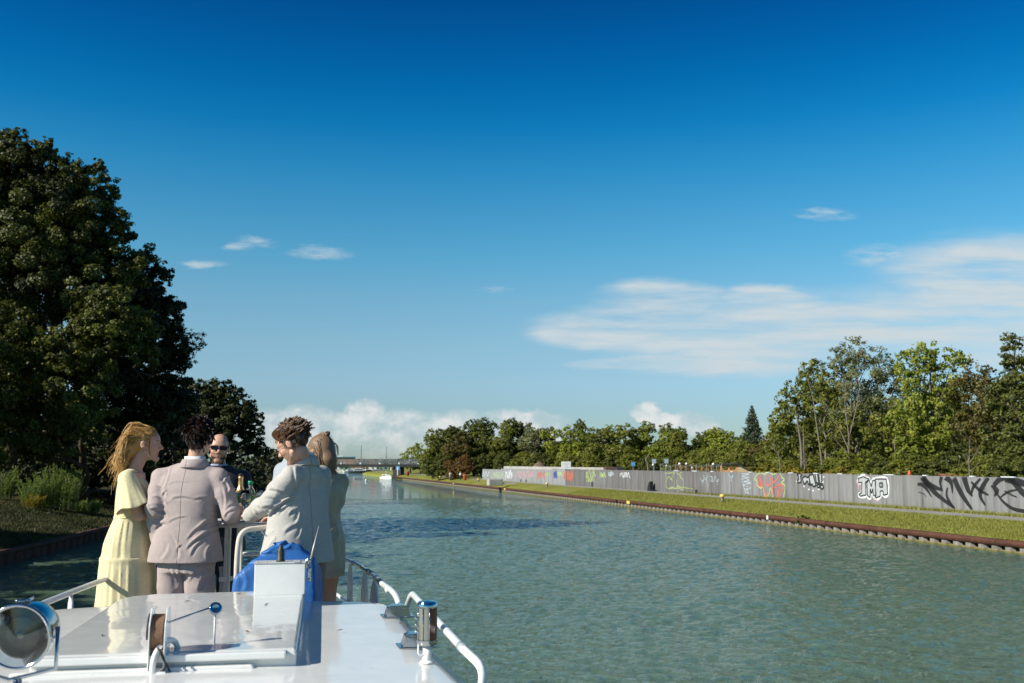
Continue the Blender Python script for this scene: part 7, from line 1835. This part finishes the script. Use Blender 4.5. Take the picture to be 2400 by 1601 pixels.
F_ = Field((-.16, -.1, 1.05), (.16, .2, 1.48), .007); F_.loft([(1.1, 0, .015, .14, .115), (1.28, 0, .01, .12, .115), (1.37, 0, .01, .09, .088), (1.42, 0, .01, .068, .062), (1.445, 0, .008, .062, .060)], .01); F_.cone((0, .008, 1.43), (0, .01, 1.5), .052, .06, .004, 'sub'); m3.part('shirt', F_, simple('pale_blue_shirt', (.30, .36, .50), .8), 1)
M['patch'] = simple('pocket_square', (.25, .30, .45), .8)
m_ = MB(); m_.box((-.10, .128, 1.245), (.05, .012, .022), bevel=.003); m_.build('pocket_square', M['patch'], j3)
for an in legs: shoe(m3, an[2], 0, M['black'])
H = m3.hp; lensm = mat('black_sunglass_lens', lambda b: princ(b, (.006, .006, .007), .12, 0, .25))
T = m3.Hm; m_ = MB()
for e in (-1, 1):
    V = []; pr = [(-.029, .014), (.027, .014), (.029, .002), (.022, -.017), (-.018, -.018), (-.029, -.004)]
    for z_ in (0, .003):
        for x, z in pr: xx = e * (x + .033); V.append(T @ Vector((xx, .102 - 2.2 * xx * xx * 1.5 + z_, z + .002)))
    n_ = 6; m_.add(V, [tuple(range(n_)), tuple(range(n_, 2 * n_))[::-1]] + [(i, (i + 1) % n_, n_ + (i + 1) % n_, n_ + i) for i in range(n_)])
sg = m_.build('sunglasses', lensm, m3.root)
m_ = MB(); m_.tube([H(x, .1035 - 3.3 * x * x, .0165) for x in np.linspace(-.064, .064, 13)], .0028, 6)
for e in (-1, 1): m_.tube([H(e * .064, .088, .014), H(e * .080, .02, .012), H(e * .080, -.015, .004)], .0024, 6)
m_.build('frame', M['black'], sg, True)
q, d = m3.scalp(900, 33, lambda q: (q[:, 1] < .035) & (q[:, 2] < .100) & (q[:, 2] > -.03), 1.0)
h3 = strands('hair', m3.grow(q, d, 3, .008, lambda p, d_: d_ * .4 + np.array([0, 0, -.5]), 34), .0018, hairm('short_brown_hair', (.05, .03, .018), (.12, .07, .04)), m3.root)
g_ = np.random.default_rng(3); ang = g_.uniform(-1.25, 1.25, 900); hh = g_.uniform(-.118, -.045, 900); rr = .053 - .32 * np.clip(-.07 - hh, 0, 1)
q = np.stack([np.sin(ang) * rr * 1.05, .022 + np.cos(ang) * (rr + .004), hh], 1); d = np.stack([np.sin(ang), np.cos(ang), 0 * ang], 1); ok = np.hypot(q[:, 0], (hh + .0625) * 1.4) > .022; q, d = q[ok], d[ok]
A = m3.tohead(np.stack([q, q + d * .001 + np.array([0, 0, -.004]), q + d * .002 + np.array([0, 0, -.008])], 1)); strands('beard', A, .0013, hairm('brown_beard', (.04, .022, .012), (.10, .055, .03)), m3.root)

# ---- P4 man in pale grey linen jacket, head bowed
M['grey'] = cloth('pale_grey_linen', (.47, .452, .415), 300, .0007, .1, .88, .006, 0, (.40, .40, .39), seam=.0)
M['brownhair'] = hairm('wavy_brown_hair', (.040, .018, .008), (.17, .080, .030), .40)
m4 = Person('man in pale grey linen jacket with wavy brown hair bowing over the table', 702, 6.3, (-.72, .69), 'skin')
HD = m4.L(686, 1040, 6.20)
SHL = m4.L(684, 1116, 6.15); SHR = m4.L(754, 1114, 6.46)
aL = [SHL, m4.L(636, 1172, 6.16), m4.L(588, 1207, 6.42), (-.3, 1, -.15), (0, 0, -1), -1, .5]
aR = [SHR, m4.L(745, 1190, 6.65), m4.L(660, 1212, 6.85), (-.4, 1, 0), (0, 0, -1), 1, .5]
legs = [((.09, -.02, .88), (.10, .01, .48), (.11, -.03, .09)), ((-.09, -.02, .88), (-.10, .03, .48), (-.11, 0, .09))]
NK = m4.L(713, 1078, 6.28); 
m4.body(.2, .155, legs, [aR, aL], HD, (-28, -4, 32), (NK[0], NK[1], NK[2] - .005), (-.55, -.4, -.02), (.5, .75, 1.80), beard=.8)
trousers(m4, legs, 1.0, .165, .125, cloth('warm_grey_trousers', (.25, .20, .17), 400), 81)
F_ = Field((-.48, -.36, .82), (.44, .62, 1.56), .006)
F_.loft([(.845, .0, .0, .235, .185), (.95, .0, -.005, .218, .168), (1.05, 0, -.008, .198, .150), (1.13, 0, -.004, .190, .140), (1.23, 0, .008, .200, .138), (1.31, .0, .022, .200, .124), (1.36, NK[0] * .4, NK[1] * .6, .168, .104), (1.40, NK[0] * .7, NK[1] * .85, .118, .084), (1.435, NK[0], NK[1], .082, .072), (1.455, NK[0], NK[1], .073, .066)], .014, 2.4)
sleeve(F_, aL, .066, .058, .052, nk=(NK[0], NK[1], 1.42)); sleeve(F_, aR, .066, .058, .052, nk=(NK[0], NK[1], 1.42))
F_.cone((NK[0], NK[1] + .004, 1.452), (NK[0], NK[1] + .02, 1.56), .055, .075, .004, 'sub')
F_.cone((.0, -.20, .80), (.0, -.175, .97), .008, .003, .006, 'sub')
c1 = crease(131, 14, .004, (1, 1, 1.6)); c2 = waven(136, 18, 7, (1, 1, .5)); c4 = crease(144, 22, .006, (1.2, 1.2, 1.2))
ea = np.array(aL[0]); eb = np.array(aL[2])
F_.disp(lambda x, y, z: c1(x, y, z) * (z < 1.25) - .0016 * c2(x, y, z) + c4(x, y, z) * (x < -.20))
folds(F_, m4.MI, GREYF, 6.14)
j4 = m4.part('jacket', F_, M['grey'], 0)
m_ = MB(); V = []
for k in range(n_ := 26):
    a = R(-205 + 230 * k / (n_ - 1)); ca, sa = math.cos(a), math.sin(a)
    for rr, zz in ((.072, 1.478), (.079, 1.476), (.102, 1.422), (.095, 1.414)): V.append((NK[0] + ca * rr, NK[1] + .002 + sa * rr * .96, zz - .022 * sa))
m_.add(V, [(k * 4 + j, (k + 1) * 4 + j, (k + 1) * 4 + (j + 1) % 4, k * 4 + (j + 1) % 4) for k in range(n_ - 1) for j in range(4)]); m_.build('collar', M['grey'], j4, True)
collar(m4, (NK[0], NK[1] + .006), (.063, .061), 1.442, .050, M['shirt'], .025)
pk = [np.array(m4.L(x, y, 6.26)) for x, y in ((632, 1223), (655, 1231), (668, 1232))]
line_on(m4, 'pocket_welt', [(-.225, .02, 1.015), (-.205, .085, 1.035), (-.165, .14, 1.05)], .0035, M['seam'], j4)
for an in legs: shoe(m4, an[2], 0, simple('tan_leather', (.20, .10, .05), .4))
F_ = Field((HD[0] - .16, HD[1] - .18, HD[2] - .12), (HD[0] + .16, HD[1] + .18, HD[2] + .2), .0055); A3 = np.array(m4.Hm.to_3x3()); H = m4.hp
F_.ell(H(0, -.012, .060), (.078, .094, .074), .01, A3); F_.ell(H(0, .040, .105), (.052, .050, .030), .03, A3); F_.ell(H(0, -.060, .01), (.066, .044, .062), .02, A3); F_.ell(H(0, -.02, .03), (.0785, .088, .062), .01, A3)
for e in (-1, 1): F_.ell(H(e * .092, .045, -.02), (.022, .050, .046), .008, A3, 'sub')
F_.ell(H(0, .112, -.005), (.075, .045, .060), .01, A3, 'sub')
c1 = waven(5, 60, 6); F_.disp(lambda x, y, z: .005 * c1(x, y, z))
h4 = m4.part('hair', F_, M['brownhair'], 1, .15)
q, d = m4.scalp(260, 45, lambda q: (q[:, 1] < .080) & (q[:, 2] > .030), 1.04)
P = lockify(m4.grow(q, d * .4, 12, .055, lambda p, d_: np.stack([.3 * p[:, 0], -.80 + 0 * p[:, 1], .12 + 0 * p[:, 0]], 1) + d_ * .32, 46, curl=.22, cf=1.0, jit=.16, keep=1.05), 13, .0045, 49)
strands('hair_strands', P, .0019, M['brownhair'], h4, .3)
q, d = m4.scalp(900, 47, lambda q: (q[:, 1] < .035) & (q[:, 2] <= .05) & (q[:, 2] > -.05), 1.03)
strands('clipped_sides', m4.grow(q, d, 3, .012, lambda p, d_: d_ * .3 + np.array([0, 0, -.6]), 48), .0015, M['brownhair'], h4, .5, np.full(len(q), .35))
m_ = MB()
for e in (-1, 1):
    m_.tube([H(e * .033 + .019 * math.cos(a), .101, .0 + .017 * math.sin(a)) for a in np.linspace(0, 6.283, 20)[:-1]], .0012, 5, closed=True)
    m_.tube([H(e * .052, .098, .006), H(e * .079, .02, .012), H(e * .083, -.012, .006)], .0012, 5)
m_.tube([H(-.014, .103, .004), H(0, .106, .007), H(.014, .103, .004)], .0012, 5); gl = m_.build('spectacles', simple('thin_gold_wire', (.30, .20, .10), .3, .8), m4.root, True)
m_ = MB()
for e in (-1, 1): m_.lathe([(.001, 0), (.018, .001)], (0, 0, 0), 16, m4.Hm @ Matrix.Translation((e * .033, .101, 0)) @ Matrix.Rotation(R(-90), 4, 'X'))
m_.build('lenses', lensm, gl)
m_ = MB(); m_.tube(smooth_path([H(-.083, -.012, .0), H(-.088, .02, -.06), H(-.07, .06, -.11), H(-.05, .05, -.16)], 4), .0012, 5); m_.build('cord', M['black'], gl, True)

# ---- P5 curly man behind in blue grey
M['bluegrey'] = cloth('blue_grey_suit', (.33, .38, .42), 400, .0008, .1, .85, .004)
M['curly'] = hairm('curly_sandy_hair', (.12, .055, .018), (.46, .25, .09), .45)
m5 = Person('tall man with curly sandy hair in blue grey jacket half hidden behind the grey one', 692, 7.35, (-.72, -.62))
HD = m5.L(685, 1027, 7.30)
aR = [(.19, 0, 1.39), (.25, -.0, 1.14), (.18, .24, 1.10), (-.3, 1, 0), (0, 0, -1), 1, .4]; aL = [(-.19, 0, 1.39), (-.25, .0, 1.14), (-.18, .24, 1.1), (.3, 1, 0), (0, 0, -1), -1, .4]
legs = [((.09, 0, .9), (.10, .02, .49), (.11, -.02, .09)), ((-.09, 0, .9), (-.10, .02, .49), (-.11, -.02, .09))]
m5.body(.2, .155, legs, [aR, aL], HD, (-6, 0, 0), (0, .01, 1.485), (-.5, -.4, -.02), (.5, .5, 1.90))
trousers(m5, legs, 1.0, .165, .125, M['bluegrey'], 91)
F_ = Field((-.4, -.3, .78), (.4, .42, 1.56), .0075)
F_.loft([(.80, .0, 0, .225, .15), (1.04, 0, 0, .198, .138), (1.14, 0, 0, .192, .134), (1.32, .0, -.0, .212, .130), (1.40, .0, 0, .205, .108), (1.445, 0, .0, .14, .08), (1.485, .0, .005, .08, .066)], .012, 2.5)
sleeve(F_, aR, nk=(0, 0, 1.47)); sleeve(F_, aL, nk=(0, 0, 1.47)); F_.cone((0, 0, 1.48), (0, .01, 1.56), .060, .072, .006, 'sub'); F_.cone((0, .12, 1.52), (0, .17, 1.22), .055, .008, .004, 'sub')
F_.disp(crease(171, 18, .008)); m5.part('jacket', F_, M['bluegrey'], 1); collar(m5, (0, .008), (.066, .062), 1.475, .045, M['shirt'])
for an in legs: shoe(m5, an[2], 0, M['black'])
F_ = Field((HD[0] - .16, HD[1] - .18, HD[2] - .12), (HD[0] + .16, HD[1] + .18, HD[2] + .22), .006); A3 = np.array(m5.Hm.to_3x3()); H = m5.hp
F_.ell(H(0, -.01, .064), (.078, .094, .076), .01, A3); F_.ell(H(0, .112, -.005), (.075, .055, .065), .01, A3, 'sub')
for e in (-1, 1): F_.ell(H(e * .088, .02, -.02), (.022, .05, .05), .012, A3, 'sub')
h5 = m5.part('hair', F_, M['curly'], 1, .2)
q, d = m5.scalp(260, 55, lambda q: (q[:, 1] < .075) & (q[:, 2] > .0), 1.08)
P = lockify(m5.grow(q, d, 16, .038, lambda p, d_: d_ * .55 + np.array([-.25, -.1, .2]), 56, curl=1.1, cf=1.8, jit=.3, keep=1.06), 9, .0035, 57); strands('curls', P, .0017, M['curly'], h5, .4)

# ---- P6 woman in olive satin
M['satin'] = cloth('olive_beige_satin', (.44, .365, .255), 200, .0003, .3, .38, .006)
M['ashblond'] = hairm('ash_blond_hair', (.12, .072, .040), (.55, .38, .24), .5)
w6 = Person('woman with tied ash blond hair in olive beige satin dress behind the grey jacket', 757, 7.12, (-.66, .75), 'skin2')
HD = w6.L(750, 1060, 7.08)
aR = [(.145, -.01, 1.31), w6.L(784, 1172, 7.18), w6.L(735, 1212, 7.25), (-.6, 1, 0), (0, 0, -1), 1, .5]; aL = [(-.145, .0, 1.31), (-.20, .02, 1.06), (-.10, .22, 1.08), (.5, 1, 0), (0, 0, -1), -1, .5]
legs = [((.075, 0, .84), (.075, .01, .45), (.075, -.02, .09)), ((-.075, 0, .84), (-.075, .02, .45), (-.075, 0, .09))]
w6.body(.16, .145, legs, [aR, aL], HD, (-8, 0, 12), (0, .01, 1.385), (-.45, -.4, -.02), (.45, .5, 1.72), fem=True, jaw=.94, hs=.94, chest=(.14, .09))
F_ = Field((-.42, -.36, .62), (.42, .42, 1.46), .007)
F_.loft([(.66, .0, -.005, .17, .135), (.80, .0, -.005, .176, .142), (.92, 0, -.005, .170, .138), (1.04, 0, 0, .135, .108), (1.10, 0, 0, .130, .104), (1.25, .0, .005, .158, .125), (1.31, .0, 0, .155, .10), (1.35, 0, .0, .11, .07), (1.385, .0, .005, .065, .055)], .012, 2.2)
sleeve(F_, aR, .056, .068, .045, nk=(0, 0, 1.37)); sleeve(F_, aL, .056, .068, .045, nk=(0, 0, 1.37)); F_.cone((0, .0, 1.385), (0, .02, 1.46), .052, .07, .006, 'sub')
c1 = crease(181, 20, .014); c2 = waven(186, 34, 7, (1, 1, .4)); F_.disp(lambda x, y, z: c1(x, y, z) - .003 * c2(x, y, z)); w6.part('dress', F_, M['satin'], 1)
for an in legs: shoe(w6, an[2], 0, M['cream'])
F_ = Field((HD[0] - .14, HD[1] - .20, HD[2] - .22), (HD[0] + .14, HD[1] + .16, HD[2] + .2), .006); A3 = np.array(w6.Hm.to_3x3()); H = w6.hp
F_.ell(H(0, -.018, .045), (.082, .098, .084), .01, A3); F_.chain([H(.0, -.06, .0), H(0, -.08, -.07), H(0, -.075, -.125)], [.068, .058, .040], .03)
F_.ell(H(0, .115, -.025), (.06, .05, .080), .01, A3, 'sub')
h6 = w6.part('hair', F_, M['ashblond'], 1, .15)
q, d = w6.scalp(170, 65, lambda q: (q[:, 1] < .09) & (q[:, 2] > -.02), 1.06)
P = w6.grow(q, d * .2, 14, .17, lambda p, d_: np.stack([-1.5 * p[:, 0] * (p[:, 1] < -.06), -.5 + .45 * (p[:, 1] < -.07), -.25 - .8 * (p[:, 2] < .06) - 1.6 * (p[:, 1] < -.06)], 1), 66, curl=.08, cf=1, jit=.10, keep=1.05); P = lockify(P, 13, .006, 67); strands('hair_strands', P, .0018, M['ashblond'], h6, .35)
bn = H(.012, -.075, .118); m_ = MB()
for k in range(5):
    a0 = k * 1.25; m_.tube([bn + np.array([.016 * math.cos(a0 + t) * (1 - .3 * t / 6), .016 * math.sin(a0 + t), .010 * math.sin(2 * t + k) + k * .003]) for t in np.linspace(0, 5.5, 12)], [.004 + .006 * math.sin(math.pi * i / 11) for i in range(12)], 7)
m_.tube([bn, bn + np.array([.01, -.02, .03])], [.008, .002], 6); m_.build('hair_bun', M['ashblond'], h6, True)

# ================================================================== blue tarpaulin over the wheel stand
def tarp_build(b):
    P = coords(b); n1 = b.noise(P, 5, 4, .6); n2 = b.noise(b.scale(P, (1, 1, .6)), 8, 3, .5, .6)
    c = b.mix(b.map(n1, .35, .7), (.016, .095, .31), (.026, .130, .38)); c = b.mix(b.map(b.noise(P, 30, 4, .7), .66, .8, 0, .5), c, (.20, .30, .46))
    return princ(b, c, .48, 0, .4, bump(b, n2, .012, .7))
M['tarp'] = mat('blue_pvc_tarpaulin', tarp_build)
c0 = at(655, 1320, 5.95); cov = Vector((c0.x, c0.y, 3.65))
LT = lambda px, py, Y: np.array(at(px, py, Y) - cov)
F_ = Field((-.33, -.26, -.01), (.33, .26, 1.12), .006)
hull_pts = []
for px_, py_, dd in [(578, 1328, .10), (600, 1315, .12), (640, 1268, .02), (655, 1262, .02), (698, 1270, .02), (735, 1302, .06), (752, 1332, .08)]:
    for sgn in (-1, 1): p_ = LT(px_, py_, 5.95); p_[1] = sgn * dd; hull_pts.append(p_)
for x_, y_, z_ in [(-.25, .13, .80), (.25, .12, .78), (-.265, .15, .55), (.26, .15, .5), (-.28, .17, .02), (.27, .17, .02), (-.05, .19, .5), (.0, .19, .02)]:
    for sgn in (-1, 1): hull_pts.append(np.array((x_, sgn * y_, z_)))
bm_ = bmesh.new()
for p_ in hull_pts: bm_.verts.new(p_)
bmesh.ops.convex_hull(bm_, input=bm_.verts); bm_.normal_update()
PL = [(np.array(f.normal), float(f.normal.dot(f.verts[0].co))) for f in bm_.faces if f.calc_area() > 1e-6]; bm_.free()
XX_, YY_, ZZ_ = F_.xs[:, None, None], F_.ys[None, :, None], F_.zs[None, None, :]; kk = 110.0; acc_ = 0
for n_p, c_p in PL: acc_ = acc_ + np.exp(np.clip(kk * (n_p[0] * XX_ + n_p[1] * YY_ + n_p[2] * ZZ_ - c_p), -60, 40))
F_.F[:] = np.log(acc_ + 1e-30) / kk
c1 = crease(201, 9, .005, (1, 1, 1.2)); F_.disp(c1); folds(F_, Matrix.Translation(-cov), TARPF, 5.8, .012, .0065)
V, Q = F_.mesh(); V = relax(V, Q, 1, .3)
o = link('covered_wheel', npmesh('covered_wheel', V, Q), M['tarp'], None, True); o.location = cov; tag(o, 'steering stand wrapped in a crumpled bright blue tarpaulin', 'tarpaulin')

# ================================================================== the table and what stands on it
tp = at(597, 1219, 7.12); TZ = tp.z
tab = thing('bar_table', 'tall round white bar table between the guests', 'table', (tp.x, tp.y, 3.65))
hz = TZ - 3.65
m_ = MB(); m_.lathe([(.001, hz - .03), (.37, hz - .03), (.38, hz - .022), (.38, hz - .006), (.372, hz), (.001, hz)], (0, 0, 0), 48); m_.build('tabletop', simple('pale_table_top', (.68, .66, .64), .35), tab, True, auto=30)
lp = at(531, 1340, 6.98); m_ = MB(); ox, oy = lp.x - tp.x, lp.y - tp.y
for k in (-.014, .0, .014): m_.box((ox + k, oy + abs(k) * .5, hz / 2 - .015), (.0125, .03, hz - .03), bevel=.003)
m_.build('leg', M['tube'], tab)
for a in (2.2, 4.4 + 1.2): m_ = MB(); m_.box((.27 * math.cos(a), .27 * math.sin(a), hz / 2 - .015), (.04, .03, hz - .03), bevel=.004); m_.build('leg', M['tube'], tab)
m_ = MB(); m_.box((ox * .5, oy * .5, .66), (.30, .025, .03), math.atan2(oy, ox)); m_.build('stretcher', M['tube'], tab)
clearm = mat('clear_glass', lambda b: princ(b, (.95, .98, .98), .01, 0, .5, trans=1.0, ior=1.42))
def on_table(px, Y): p = at(px, 1200, Y); return Vector((p.x, Y, TZ))
def bottle_champ(px, Y):
    t = thing('champagne_bottle', 'dark green champagne bottle with gold foil neck', 'bottle', on_table(px, Y))
    m_ = MB(); m_.lathe([(.001, .0), (.040, .0), (.044, .01), (.044, .15), (.040, .18), (.024, .215), (.017, .235)], (0, 0, 0), 26); m_.build('glass', mat('dark_green_glass', lambda b: princ(b, (.012, .035, .012), .06, 0, .6, coat=.5)), t, True)
    m_ = MB(); m_.lathe([(.0375, .19), (.0265, .213), (.0175, .236), (.016, .285), (.018, .29), (.018, .305)], (0, 0, 0), 26); m_.build('foil', simple('gold_foil', (.62, .42, .18), .35, .7, .2, 30), t, True)
    m_ = MB(); m_.lathe([(.018, .305), (.019, .312), (.015, .322), (.001, .325)], (0, 0, 0), 20); m_.build('cap', M['black'], t, True)
    m_ = MB(); m_.lathe([(.0446, .045), (.0446, .115)], (0, 0, 0), 26); m_.build('label', simple('cream_red_label', (.50, .22, .15), .5, 0, .5, 20), t, True)
bottle_champ(562, 7.22)
t = thing('water_bottle', 'clear water bottle with green cap and green label', 'bottle', on_table(585, 7.05))
m_ = MB(); m_.lathe([(.001, 0), (.034, 0), (.037, .008), (.037, .175), (.034, .20), (.018, .232), (.014, .24), (.014, .252)], (0, 0, 0), 24); m_.build('body', clearm, t, True)
m_ = MB(); m_.lathe([(.016, .248), (.0165, .272), (.014, .275), (.001, .275)], (0, 0, 0), 20); m_.build('cap', simple('green_cap', (.02, .32, .16), .35), t, True)
m_ = MB(); m_.lathe([(.0375, .085), (.0375, .172)], (0, 0, 0), 24); lb_ = m_.build('label', simple('green_label', (.22, .46, .16), .45, 0, .2, 30), t, True)
m_ = MB(); m_.lathe([(.001, 0), (.014, .0006)], (-.024, -.0295, .145), 16, Matrix.Rotation(R(-39), 4, 'Z') @ Matrix.Rotation(R(90), 4, 'X')); m_.build('emblem', simple('white_blue_emblem', (.55, .65, .85), .5), lb_)
def wineglass(px, Y, label, s=1.0, fill=None):
    t = thing('wine_glass', label, 'glass', on_table(px, Y), 0, 'stemmed glasses on the bar table')
    m_ = MB(); m_.lathe([(.034, .0), (.030, .004), (.006, .010), (.004, .04), (.005, .085), (.018, .098), (.033, .125), (.036, .155), (.031, .215), (.0295, .215), (.0345, .155), (.0315, .127), (.017, .101), (.001, .094)], (0, 0, 0), 24); o = m_.build('bowl', clearm, t, True)
    t.scale = (s, s, s)
    if fill: m_ = MB(); m_.lathe([(.001, .096), (.016, .103), (.030, .127), (.0335, .148), (.001, .148)], (0, 0, 0), 22); m_.build('wine', fill, t, True)
wine = mat('white_wine', lambda b: princ(b, (.85, .80, .55), .02, 0, .5, trans=.9, ior=1.33))
wineglass(574, 6.93, 'stemmed glass in front of the water bottle', 1.0, wine)
wineglass(611, 7.10, 'tall empty glass right of the water bottle', 1.05)
wineglass(551, 7.30, 'glass beside the champagne bottle, half behind the pink sleeve', 1.0)
t = thing('tumbler', 'low tumbler with a cloudy drink in front of the bottles', 'glass', on_table(598, 6.90)); m_ = MB(); m_.lathe([(.001, 0), (.028, 0), (.033, .085), (.0315, .085), (.027, .006), (.001, .006)], (0, 0, 0), 22); m_.build('glass', clearm, t, True)
m_ = MB(); m_.lathe([(.001, .007), (.0268, .007), (.030, .055), (.001, .055)], (0, 0, 0), 20); m_.build('drink', simple('pale_drink', (.55, .30, .26), .2), t, True)
t = thing('snack_jar', 'small white jar with a red printed band on the table', 'jar', on_table(553, 6.98)); m_ = MB(); m_.lathe([(.001, 0), (.028, 0), (.030, .01), (.030, .06), (.027, .066), (.001, .066)], (0, 0, 0), 22); m_.build('jar', M['white_paint'], t, True)
m_ = MB(); m_.lathe([(.0305, .04), (.0305, .05)], (0, 0, 0), 22); m_.build('band', simple('red_band', (.5, .12, .08), .5), t, True)
